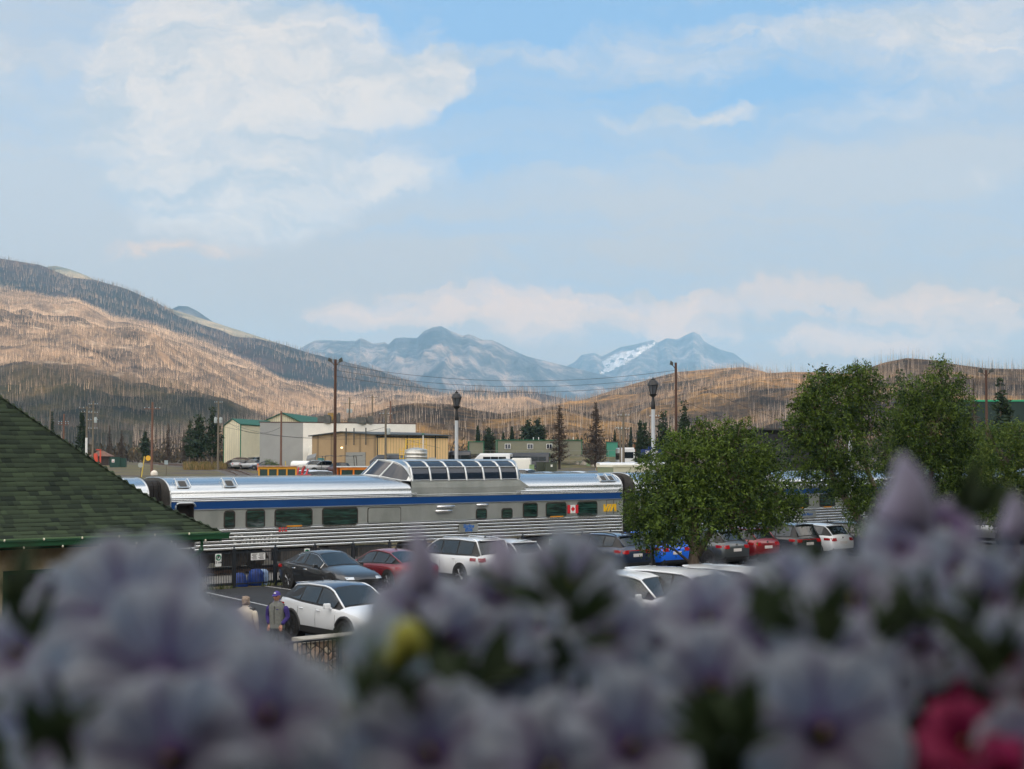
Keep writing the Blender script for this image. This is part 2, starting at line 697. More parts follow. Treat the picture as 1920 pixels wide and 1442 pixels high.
sheet('car_park', -60, 190, 4.75, 40, 0.0, AM)
PLAT = mat('pale concrete platform', (0.17, 0.165, 0.155), 0.9, 0, (0.24, 0.23, 0.21), 2.0, 6, bump=0.3)
BALL = mat('track ballast', (0.05, 0.045, 0.04), 0.95, 0, (0.14, 0.125, 0.11), 9, 5, bump=0.8, bdist=0.05)
sheet('platform', -60, 190, 0.55, 3.6, 0.10, PLAT)
sheet('track_bed', -60, 190, -3.8, 0.5, 0.05, BALL)
RAILM = mat('rusty rail', (0.10, 0.055, 0.035), 0.55, 0.6, (0.18, 0.12, 0.09), 5)
SLEEP = mat('tarred sleeper', (0.03, 0.024, 0.02), 0.9)
trk = thing('railway_track', tp(0, -1.5), ANG, 'straight pair of rails under the silver passenger train', 'railway track')
for sgn in (-1, 1):
    MB().box((60, sgn * 0.72, 0.14), (250, 0.07, 0.15)).build('rail', RAILM, trk)
mb = MB()
for k in range(210):
    mb.box((-30 + k * 0.6, 0, 0.055), (0.22, 2.5, 0.12))
mb.build('sleepers', SLEEP, trk)

LINE = mat('worn white line paint', (0.28, 0.29, 0.30), 0.8, 0, (0.5, 0.5, 0.5), 6, 5)
lines = MB()


def gline(pa, pb, w=0.11):
    d = (pb - pa).normalized()
    s_ = Vector((-d.y, d.x, 0)) * w / 2
    q = [pa - s_, pb - s_, pb + s_, pa + s_]
    lines.add([(p.x, p.y, 0.006) for p in q], [(0, 1, 2, 3)])


def gp(px, py):
    """where the line of sight meets the level car park"""
    a, b_ = ray(px, py)
    Y = -EYE / b_
    return Vector((a * Y, Y, 0))


STALL0 = gp(497, 1099)
for k in range(0, 30):
    a_ = STALL0 + TV * 2.75 * k
    gline(a_, a_ + NV * 5.2)
gline(gp(388, 1111), gp(520, 1140), 0.10)
setp(lines.build('line_markings', LINE), kind='structure')

# ------------------------------------------------------------------ hills


def hill_mat(name, light, mid, dark, s1=0.006, s2=0.05, rocky=None, low=None, bump=1.2, bd=4.0, stops=(0.36, 0.5, 0.66)):
    m, t, b = node_mat(name)
    f = nnoise(t, s1, 8, 0.62)
    f2 = nnoise(t, s2, 6, 0.65, off=(5, 5, 5))
    mm = t.nodes.new('ShaderNodeMath')
    mm.operation = 'ADD'
    m2 = t.nodes.new('ShaderNodeMath')
    m2.operation = 'MULTIPLY'
    m2.inputs[1].default_value = 0.6
    t.links.new(f2, m2.inputs[0])
    m3 = t.nodes.new('ShaderNodeMath')
    m3.operation = 'SUBTRACT'
    m3.inputs[1].default_value = 0.3
    t.links.new(m2.outputs[0], m3.inputs[0])
    t.links.new(f, mm.inputs[0])
    t.links.new(m3.outputs[0], mm.inputs[1])
    c = nramp(t, mm.outputs[0], [(stops[0], dark), (stops[1], mid), (stops[2], light)])
    if rocky:
        c = nmix(t, nramp(t, nnoise(t, s1 * 2.2, 9, 0.7, off=(1, 8, 2)), [(0.58, 0.0), (0.64, 1.0)]), c, rocky)
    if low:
        # lower slope darkened in the colour to deepen its shade, over charred regrowth
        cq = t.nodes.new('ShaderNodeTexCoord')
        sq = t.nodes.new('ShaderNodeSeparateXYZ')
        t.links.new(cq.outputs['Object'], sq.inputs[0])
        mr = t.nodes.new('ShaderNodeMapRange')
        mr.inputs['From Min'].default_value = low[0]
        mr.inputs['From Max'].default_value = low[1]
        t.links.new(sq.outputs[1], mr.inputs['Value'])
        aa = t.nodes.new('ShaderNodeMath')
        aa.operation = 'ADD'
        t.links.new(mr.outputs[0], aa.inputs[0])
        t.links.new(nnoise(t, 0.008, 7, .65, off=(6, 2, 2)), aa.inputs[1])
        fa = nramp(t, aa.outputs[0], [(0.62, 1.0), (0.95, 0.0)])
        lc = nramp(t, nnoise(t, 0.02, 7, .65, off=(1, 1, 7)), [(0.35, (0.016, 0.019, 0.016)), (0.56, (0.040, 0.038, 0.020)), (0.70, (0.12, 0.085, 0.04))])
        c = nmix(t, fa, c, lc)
    t.links.new(c, b.inputs['Base Color'])
    b.inputs['Roughness'].default_value = 1.0
    b.inputs['Specular IOR Level'].default_value = 0.1
    nbump(t, b, nnoise(t, s2 * 0.6, 8, 0.65), bump, bd)
    return m


def hill(name, sil, D0, D1, m, amp=10, ns=180.0, x0=-500, x1=2400, nx=200, ny=70, p=1.0, z0=None, ridge=0.0, ridged=False,
         back=0.35, seed=0.0, attr=None, ext=(0, 0)):
    sx = [q[0] for q in sil]
    sy = [q[1] for q in sil]
    V, tone = [], []
    pxs = np.linspace(x0, x1, nx)
    Z = np.zeros((ny + 8, nx))
    P = np.zeros((ny + 8, nx, 3))
    for i, px in enumerate(pxs):
        py = float(np.interp(px, sx, sy))
        a, bb = ray(px, py)
        zr = EYE + bb * D1
        for j in range(ny + 8):
            tt = j / (ny - 1)
            Y = D0 + (D1 - D0) * tt
            X = a * Y
            zb = (ground(X, D0) - 1.5) if z0 is None else z0
            env = (math.sin(math.pi * min(tt, 1)) ** 0.8 if tt < 1 else 0) + ridge
            q = Vector((X / ns + seed, Y / (ns * (3.2 if ridged else 1)), seed))
            if ridged:
                nz_ = mnoise.ridged_multi_fractal(q, 0.9, 2.1, 6, 1.0, 2.0) * 0.5 - 0.9
            else:
                nz_ = mnoise.fractal(q, 0.9, 2.1, 6)
            if tt <= 1:
                z = zb + (zr - zb) * tt ** p + amp * env * nz_
            else:
                z = zr + amp * ridge * nz_ - (Y - D1) * back
            P[j, i] = (X, Y, z)
    P = P.reshape(-1, 3)
    n = nx
    Fq = [(j * n + i, j * n + i + 1, (j + 1) * n + i + 1, (j + 1) * n + i) for j in range(ny + 7) for i in range(n - 1)]
    o = mesh_np(name, P, Fq, m, smooth=True)
    setp(o, kind='structure')
    G = P.reshape(ny + 8, nx, 3)

    def sample(fi, fj):
        fi = min(max(fi, 0), nx - 1.001)
        fj = min(max(fj, 0), ny - 0.001)
        i, j = int(fi), int(fj)
        u, v = fi - i, fj - j
        return (G[j, i] * (1 - u) + G[j, i + 1] * u) * (1 - v) + (G[j + 1, i] * (1 - u) + G[j + 1, i + 1] * u) * v
    sample.nx, sample.ny = nx, ny
    sample.pxs = pxs
    return o, sample


GOLD = (0.38, 0.215, 0.075)
H_GOLD = hill_mat('golden burnt hillside', GOLD, (0.105, 0.066, 0.034), (0.03, 0.023, 0.016), 0.009, 0.06, stops=(0.38, 0.50, 0.68))
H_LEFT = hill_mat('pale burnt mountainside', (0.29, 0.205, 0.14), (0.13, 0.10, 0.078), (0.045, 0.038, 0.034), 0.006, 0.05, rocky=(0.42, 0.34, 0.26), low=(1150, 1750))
H_DARK = hill_mat('dark forested mountain', (0.065, 0.045, 0.042), (0.024, 0.025, 0.028), (0.012, 0.021, 0.022), 0.0022, 0.022, bump=1.5, bd=10)  # forest tone, kept dark in place of cloud shade on the mountain
H_ALP = hill_mat('pale alpine shoulder', (0.36, 0.29, 0.20), (0.22, 0.20, 0.14), (0.07, 0.08, 0.06), 0.004, 0.02)
H_ROCK = hill_mat('grey mountain rock', (0.28, 0.23, 0.21), (0.065, 0.07, 0.08), (0.015, 0.025, 0.03), 0.0022, 0.012, bump=1.0, bd=60)

SIL_L1 = [(-500, 430), (0, 541), (60, 550), (100, 560), (140, 562), (180, 580), (212, 598), (250, 601), (290, 608), (325, 622), (362, 634), (400, 648),
          (437, 664), (480, 685), (540, 718), (572, 724), (622, 738), (665, 744), (715, 742), (785, 745), (865, 748), (915, 760), (1000, 778), (1200, 800)]
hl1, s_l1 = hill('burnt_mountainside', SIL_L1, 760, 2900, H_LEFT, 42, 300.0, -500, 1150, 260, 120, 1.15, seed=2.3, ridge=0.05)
SIL_M = [(250, 815), (420, 800), (520, 792), (600, 790), (640, 786), (700, 774), (745, 760), (780, 756), (850, 758), (890, 768), (940, 776), (990, 768), (1030, 762),
         (1080, 768), (1130, 780), (1200, 792), (1400, 800)]
hm, s_m = hill('golden_foothill', SIL_M, 640, 1000, H_GOLD, 5, 85.0, 250, 1400, 150, 60, 1.0, seed=5.1, ridge=0.08)
SIL_R2 = [(880, 800), (930, 776), (1000, 770), (1060, 757), (1100, 748), (1130, 738), (1180, 722), (1230, 707), (1270, 697), (1320, 693), (1360, 690), (1395, 688),
          (1430, 696), (1470, 708), (1550, 722), (1800, 750)]
hr2, s_r2 = hill('burnt_ridge', SIL_R2, 1000, 2100, H_GOLD, 16, 170.0, 880, 1800, 130, 70, 1.0, seed=8.2, ridge=0.05)
SIL_R1 = [(960, 805), (1100, 785), (1190, 762), (1270, 741), (1330, 724), (1380, 711), (1430, 700), (1480, 697), (1540, 698), (1620, 704), (1800, 715), (2400, 740)]
hr1, s_r1 = hill('burnt_knoll', SIL_R1, 800, 1500, H_GOLD, 12, 130.0, 960, 2400, 170, 80, 1.0, seed=1.2, ridge=0.04)
SIL_R3 = [(1400, 800), (1480, 752), (1560, 716), (1620, 692), (1660, 679), (1700, 671), (1750, 675), (1800, 684), (1850, 690), (1920, 692), (2050, 690), (2500, 650)]
hr3, s_r3 = hill('burnt_hillside', SIL_R3, 640, 1150, H_GOLD, 8, 110.0, 1400, 2500, 130, 70, 1.0, seed=3.7, ridge=0.04)
SIL_L2 = [(-900, 250), (0, 485), (75, 497), (130, 520), (180, 526), (230, 541), (290, 566), (330, 592), (375, 607), (410, 616), (440, 629), (475, 632),
          (530, 646), (580, 662), (640, 676), (700, 691), (760, 711), (800, 727), (830, 736), (860, 741), (950, 760), (1200, 800)]
hl2, s_l2 = hill('forested_mountain', SIL_L2, 2700, 4300, H_DARK, 55, 420.0, -900, 1200, 260, 80, 0.9, z0=20, seed=4.4, ridge=0.12)
SIL_L3 = [(800, 790), (830, 745), (870, 733), (900, 730), (925, 737), (945, 735), (965, 731), (1000, 735), (1030, 742), (1065, 750), (1120, 765), (1250, 800)]
hl3, s_l3 = hill('wooded_knolls', SIL_L3, 2900, 3700, H_DARK, 12, 200.0, 800, 1250, 90, 40, 0.9, z0=20, seed=6.4, ridge=0.15)
SIL_A = [(-300, 560), (60, 515), (80, 501), (105, 498), (130, 504), (165, 517), (185, 530), (260, 560), (700, 700)]
hill('alpine_shoulder', SIL_A, 4000, 5600, H_ALP, 30, 500.0, -300, 700, 110, 40, 0.9, z0=20, seed=9.4, ridge=0.1)
SIL_A2 = [(200, 640), (300, 590), (335, 573), (352, 574), (370, 583), (395, 600), (420, 618), (520, 660), (700, 720)]
hill('grey_summit', SIL_A2, 6000, 7800, H_ROCK, 40, 600.0, 200, 700, 90, 40, 0.9, z0=20, seed=7.4, ridge=0.1)
SIL_F1 = [(420, 680), (560, 654), (590, 638), (606, 637), (620, 637), (650, 639), (668, 638), (675, 633), (684, 636), (700, 644), (712, 642), (722, 641), (728, 646),
          (740, 634), (756, 632), (782, 633), (795, 620), (812, 613), (827, 611), (845, 620), (868, 629), (880, 625), (905, 636), (922, 636), (960, 655), (990, 668),
          (1040, 680), (1090, 692), (1140, 705), (1200, 722), (1300, 740), (1500, 760)]
hill('blue_mountain', SIL_F1, 7000, 11000, H_ROCK, 380, 650.0, 420, 1500, 420, 100, 0.8, z0=20, seed=2.2, ridge=0.035, ridged=True)
SIL_F2 = [(1000, 740), (1040, 700), (1062, 686), (1078, 678), (1090, 665), (1113, 661), (1128, 668), (1150, 657), (1165, 650), (1190, 646), (1210, 641), (1226, 637),
          (1233, 642), (1250, 633), (1270, 635), (1285, 628), (1300, 621), (1312, 627), (1320, 639), (1336, 648), (1350, 655), (1375, 662), (1400, 680), (1440, 700), (1900, 740)]


def snow_inside(px, py):
    poly = [(1128, 679), (1150, 665), (1185, 657), (1215, 645), (1230, 641), (1226, 648), (1205, 660), (1190, 672), (1168, 684), (1150, 692), (1140, 700), (1122, 702), (1135, 690)]
    ins = False
    n = len(poly)
    for i in range(n):
        (xa, ya), (xb, yb) = poly[i], poly[(i + 1) % n]
        if (ya > py) != (yb > py) and px < (xb - xa) * (py - ya) / (yb - ya) + xa:
            ins = not ins
    return ins


of2, s_f2 = hill('glacier_mountain', SIL_F2, 10500, 15000, H_ROCK, 460, 800.0, 1000, 1900, 420, 130, 0.75, z0=20, seed=5.9, ridge=0.03, ridged=True)
# the glacier is a real patch of the mountain's surface
me = of2.data
SNOW = mat('glacier ice', (0.60, 0.57, 0.56), 0.8, 0, (0.30, 0.28, 0.27), 0.006, 8, lo=0.42, hi=0.62)
me.materials.append(SNOW)
for poly in me.polygons:
    cpt = poly.center
    dx, dz = cpt.x / cpt.y, (cpt.z - EYE) / cpt.y
    cyv = (dz * CP - SP) / (CP + dz * SP)
    py = 721 - cyv * F
    px = 960 + dx * (CP - cyv * SP) * F
    if snow_inside(px, py) and mnoise.fractal(Vector((px / 9, py / 4, 1)), 1, 2, 4) > -.28:
        poly.material_index = 1

# unseen mountain added behind the viewer, its edge shaped to cast the town's shade
EDGE = [(-2000, 3300), (-900, 2300), (-330, 1560), (-200, 1270), (-150, 1120), (-125, 900), (-70, 690), (20, 620), (250, 560), (600, 500), (1500, 440), (4000, 350)]
R_ = 1700.0
tan_el = math.tan(SUN_EL)
ex = [(p[0] + SUN_H.x * R_, p[1] + SUN_H.y * R_) for p in EDGE]
zE = 12 + R_ * tan_el
H_SHADE = hill_mat('shading mountain slope', (0.10, 0.09, 0.06), (0.045, 0.055, 0.035), (0.02, 0.035, 0.025), 0.004, 0.03)


def edge_s(x, y):
    best, sg = 1e9, 1
    for (xa, ya), (xb, yb) in zip(ex[:-1], ex[1:]):
        dx, dy = xb - xa, yb - ya
        L = dx * dx + dy * dy
        tt = max(0, min(1, ((x - xa) * dx + (y - ya) * dy) / L))
        qx, qy = x - xa - tt * dx, y - ya - tt * dy
        d = math.hypot(qx, qy)
        if d < best:
            best = d
            sg = -1 if (dx * (y - ya) - dy * (x - xa)) > 0 else 1
    return best * sg


V = []
gxs = np.linspace(-1500, 5500, 100)
gys = np.linspace(-4500, 2200, 96)
for yy in gys:
    for xx in gxs:
        s_ = edge_s(xx, yy)
        keep = sst(330, 700, xx - 0.6 * max(0, yy))
        base = zE * sst(-520, 0, s_) + 0.07 * max(0, s_)
        V.append((xx, yy, -6 + (base + 12 * mnoise.fractal(Vector((xx / 260, yy / 260, 3)), 0.9, 2.1, 5) * sst(-500, -60, s_) * (1 if abs(s_) > 90 else 0.4)) * keep))
nxs = len(gxs)
Fq = [(j * nxs + i, j * nxs + i + 1, (j + 1) * nxs + i + 1, (j + 1) * nxs + i) for j in range(len(gys) - 1) for i in range(nxs - 1)]
setp(mesh_np('added_shading_mountain', V, Fq, H_SHADE, smooth=True), kind='structure')  # the added shading mountain

# ------------------------------------------------------------------ standing burnt trunks
TRUNK_P = mat('weathered burnt trunk', (0.66, 0.52, 0.40), 0.9, 0, (0.045, 0.036, 0.032), tone=True, lo=0.0, hi=1.0)


def spars(name, smp, N, hmin, hmax, w, seed, tmin=0.0, tmax=1.0, pale=0.6, label=None, clump=0.55, far_w=None):
    rg = np.random.default_rng(seed)
    out = []
    tries = 0
    ny = smp.ny
    while len(out) < N and tries < N * 6:
        tries += 1
        fi = rg.random() * (smp.nx - 1)
        tt = tmin + (tmax - tmin) * rg.random() ** 0.72
        p = smp(fi, tt * (ny - 1))
        dn = mnoise.fractal(Vector((p[0] / 60, p[1] / 60, seed)), 1, 2, 4)
        if dn < rg.random() * 2 * clump - clump - 0.1:
            continue
        h = hmin + (hmax - hmin) * rg.random() ** 1.3
        pl__ = pale * (1.0 if name != 'l1' else (-0.1 + 1.1 * sst(0.16, 0.44, tt)))  # lower left slope mostly charred trunks, which also deepens its shade
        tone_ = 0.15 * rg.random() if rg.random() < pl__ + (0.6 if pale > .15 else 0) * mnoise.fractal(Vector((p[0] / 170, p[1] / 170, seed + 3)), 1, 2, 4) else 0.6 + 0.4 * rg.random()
        out.append((p[0], p[1], p[2], h, tone_, w * (0.7 + 0.6 * rg.random())))
    return out


def spar_stuff(name, items, label):
    n = len(items)
    A = np.array(items)
    rg = np.random.default_rng(3)
    rot = rg.random(n) * 6.28
    lean = (rg.random((n, 2)) - 0.5) * 0.06
    V = np.zeros((n, 6, 3))
    for k in range(3):
        an = rot + k * 2.0944
        V[:, k, 0] = A[:, 0] + np.cos(an) * A[:, 5]
        V[:, k, 1] = A[:, 1] + np.sin(an) * A[:, 5]
        V[:, k, 2] = A[:, 2] - 1.0
        V[:, k + 3, 0] = A[:, 0] + np.cos(an) * A[:, 5] * 0.3 + lean[:, 0] * A[:, 3]
        V[:, k + 3, 1] = A[:, 1] + np.sin(an) * A[:, 5] * 0.3 + lean[:, 1] * A[:, 3]
        V[:, k + 3, 2] = A[:, 2] + A[:, 3]
    base = (np.arange(n) * 6)[:, None]
    Fq = np.concatenate([base + np.array([0, 1, 4, 3]), base + np.array([1, 2, 5, 4]), base + np.array([2, 0, 3, 5])])
    tone = np.concatenate([A[:, 4]] * 3)
    o = mesh_np(name, V.reshape(-1, 3), Fq, TRUNK_P, attr=tone)
    setp(o, label=label, cat='burnt forest', kind='stuff')
    return o


I_L1 = spars('l1', s_l1, 115000, 4, 10, 0.125, 11, 0.02, 1.0, 0.62)
I_M = spars('m', s_m, 4600, 4, 10, 0.095, 12, 0.05, 1.0, 0.42)
I_R2 = spars('r2', s_r2, 12000, 5, 12, 0.14, 13, 0.0, 1.0, 0.2)
I_R1 = spars('r1', s_r1, 9500, 4, 12, 0.11, 14, 0.0, 1.0, 0.32)
I_R3 = spars('r3', s_r3, 8500, 4, 12, 0.10, 15, 0.0, 1.0, 0.30)
I_L2 = spars('l2', s_l2, 12000, 10, 16, 0.6, 16, 0.55, 1.0, 0.0, clump=0.4)
I_L3 = spars('l3', s_l3, 3500, 12, 20, 0.5, 17, 0.2, 1.0, 0.1, clump=0.3)
# the nearest of them are things of their own
near_c = [('r3', q) for q in I_R3 if q[1] < 900 and abs(q[0] / q[1]) < 0.37] + [('m', q) for q in I_M if q[1] < 860 and abs(q[0] / q[1]) < 0.37] + \
         [('r1', q) for q in I_R1 if q[1] < 950 and q[0] / q[1] < 0.2]
near_c.sort(key=lambda q: q[1][1] / q[1][3])
pick = near_c[:290]
pk_ids = {id(q[1]) for q in pick}
protos = []
for k in range(5):
    rg_ = random.Random(50 + k)
    for tone_i, mm in enumerate((mat('pale dead trunk', (0.58, 0.44, 0.34), 0.9, 0, (0.35, 0.27, 0.21), 3, stretch=(1, 1, 0.2)),
                                 mat('charred trunk', (0.07, 0.055, 0.05), 0.9, 0, (0.15, 0.12, 0.10), 3, stretch=(1, 1, 0.2)))):
        mb = MB()
        mb.tube([(0, 0, -1), (rg_.uniform(-.1, .1), 0, 5), (rg_.uniform(-.25, .25), rg_.uniform(-.2, .2), 12)], [0.17, 0.12, 0.03], 6)
        for q in range(10):
            z = rg_.uniform(3, 11.5)
            an = rg_.uniform(0, 6.28)
            L = rg_.uniform(0.2, 0.8) * (1.1 - z / 14)
            mb.tube([(0, 0, z), (math.cos(an) * L, math.sin(an) * L, z + rg_.uniform(-.2, .15))], [0.025, 0.008], 3, caps=False)
        me_src = mb
        o = mb.build('burnt_tree', mm)
        protos.append(o)
for idx, (_, q) in enumerate(pick):
    pale_i = 0 if q[4] < 0.4 else 1
    src = protos[(idx % 5) * 2 + pale_i]
    if 'label' not in src:
        o = src
    else:
        o = src.copy()
        COL.objects.link(o)
    o.location = q[:3]
    o.rotation_euler = (0, 0, idx * 1.7)
    o.scale = (q[3] / 12,) * 3
    setp(o, 'pale branchless dead conifer trunk standing on the burnt hill' if pale_i == 0 else 'charred black conifer trunk standing on the burnt hill',
         'dead tree', 'pale dead trunks on the burnt hills' if pale_i == 0 else 'charred trunks on the burnt hills')
for src in protos:
    if 'label' not in src:
        bpy.data.objects.remove(src)
for nm, it, lb in (('burnt_forest', I_L1, 'pale dead forest covering the sunlit mountainside on the left'), ('burnt_woodland', I_M, 'dead trunks over the golden foothill behind the sheds'),
                   ('charred_forest', I_R2, 'charred dead trunks along the far ridge left of centre right'), ('dead_forest', I_R1, 'dead trunks over the golden knoll behind the round tree'),
                   ('dead_woodland', I_R3, 'dense dead trunks on the hill behind the dark green shed'), ('dark_forest', I_L2, 'dark forest along the shaded mountain crest'),
                   ('conifer_forest', I_L3, 'dark woods on the low knolls below the blue mountain')):
    spar_stuff(nm, [q for q in it if id(q) not in pk_ids], lb)
DARKF = TRUNK_P

# ------------------------------------------------------------------ smoky air
hz = MB()
hz.box((0, 7200, 745), (24000, 21500, 1530))
HZ = bpy.data.materials.new('smoky air')
HZ.use_nodes = True
ht = HZ.node_tree
for n in list(ht.nodes):
    if n.type != 'OUTPUT_MATERIAL':
        ht.nodes.remove(n)
pv = ht.nodes.new('ShaderNodeVolumePrincipled')
pv.inputs['Color'].default_value = (0.37, 0.66, 0.98, 1)
pv.inputs['Density'].default_value = 6.5e-5
pv.inputs['Anisotropy'].default_value = 0.0
ht.links.new(pv.outputs[0], ht.nodes['Material Output'].inputs['Volume'])
haze = hz.build('haze', HZ)
setp(haze, 'thin bluish smoke haze filling the valley', 'haze', kind='stuff')
# ------------------------------------------------------------------ passenger train
CAR_Z = 0.0
HW = 1.52          # half width of a carriage
P0 = None


def wall_u(px, py):
    """distance along the carriage wall (d = 0 line) of the sight line through px, py"""
    a, b_ = ray(px, py)
    # TV*u - NV*53.2 = (aY, Y)
    ox, oy = -NV.x * 53.2, -NV.y * 53.2
    return (a * oy - ox) / (TV.x - a * TV.y)


def wall_z(px, py):
    a, b_ = ray(px, py)
    u = wall_u(px, py)
    Y = TV.y * u - NV.y * 53.2
    return EYE + b_ * Y


U0 = wall_u(320, 950)
U1 = wall_u(1167, 950)


def text_mesh(name, txt, size, m, parent, loc, rot, depth=0.01, shear=0.0, bold=0.0, sx=1.0, align='CENTER'):
    cu = bpy.data.curves.new(name, 'FONT')
    cu.body = txt
    cu.size = size
    cu.extrude = depth
    cu.shear = shear
    cu.offset = bold
    cu.align_x = align
    cu.align_y = 'CENTER'
    cu.resolution_u = 3
    tmp = bpy.data.objects.new('tmp', cu)
    COL.objects.link(tmp)
    bpy.context.view_layer.update()
    me = bpy.data.meshes.new_from_object(tmp)
    bpy.data.objects.remove(tmp)
    me.name = name
    me.materials.clear()
    me.materials.append(m)
    o = bpy.data.objects.new(name, me)
    COL.objects.link(o)
    o.parent = parent
    o.location = loc
    o.rotation_euler = rot
    o.scale = (sx, 1, 1)
    return o


def roof_pts(n=9, z0=3.32, z1=4.12):
    pts = []
    for k in range(n + 1):
        a = math.pi / 2 * k / n
        pts.append((HW * math.cos(a) ** 0.72, z0 + (z1 - z0) * math.sin(a) ** 0.92))
    return pts


def extrude(mb, sec, x0, x1, nseg=1, mi=0, mirror=True):
    """sec: list of (y, z) on the near side from low to high (y positive = outwards); placed at -y (near) and mirrored"""
    full = [(-y, z) for y, z in sec]
    if mirror:
        full += [(y, z) for y, z in reversed(sec)]
    n = len(full)
    vs, fs = [], []
    for i in range(nseg + 1):
        x = x0 + (x1 - x0) * i / nseg
        vs += [(x, y, z) for y, z in full]
    for i in range(nseg):
        for k in range(n - 1):
            fs.append((i * n + k, (i + 1) * n + k, (i + 1) * n + k + 1, i * n + k + 1))
    mb.add(vs, fs, mi)


def pane(mb, x, z, w, h, r=0.1, th=0.012, y=-HW, mi=0):
    poly = [(x + a, z + b_) for a, b_ in rrect(w, h, min(r, w / 2.01, h / 2.01))]
    mb.slab(poly, (0, y, 0), (1, 0, 0), (0, 0, 1), (0, -1, 0), th, mi)


ZB, ZT = 1.08, 2.0      # corrugated skirt
BL0, BL1 = 2.83, 3.12   # blue band


def add_window(root, x, z, w, h, label=None, r=0.09):
    m1 = MB()
    pane(m1, x, z, w + 0.12, h + 0.12, r + 0.05, 0.02)
    fr = m1.build('window', GASKET, root)
    if label:
        fr['label'] = label
    m2 = MB()
    pane(m2, x, z, w, h, r, 0.008, -HW - 0.02)
    m2.build('pane', WGLASS, fr)
    return fr


def bogie(root, x):
    b_ = thing('bogie', (x, 0, 0))
    b_.parent = root
    for dx in (-1.3, 1.3):
        for s_ in (-1, 1):
            MB().lathe([(0.05, -0.07), (0.46, -0.07), (0.46, 0.0), (0.49, 0.02), (0.49, 0.06), (0.3, 0.07), (0.05, 0.12)], (dx, s_ * 0.74, 0.68), 20, 0, 'y').build('wheel', DARK, b_, smooth=40)
    m1 = MB()
    for s_ in (-1, 1):
        m1.box((0, s_ * 1.02, 0.78), (3.6, 0.16, 0.28), top=(0.9, 1))
        m1.box((0, s_ * 1.02, 0.55), (1.3, 0.22, 0.3), top=(1.2, 1))
        for dx in (-1.3, 1.3):
            m1.box((dx, s_ * 1.08, 0.68), (0.42, 0.2, 0.42))
        for dx in (-0.45, 0.45):
            m1.lathe([(0.13, -0.2), (0.13, 0.2)], (dx, s_ * 1.06, 0.75), 10)
    m1.box((0, 0, 0.75), (0.6, 1.9, 0.3))
    m1.build('bogie_frame', DARK, b_)
    return b_


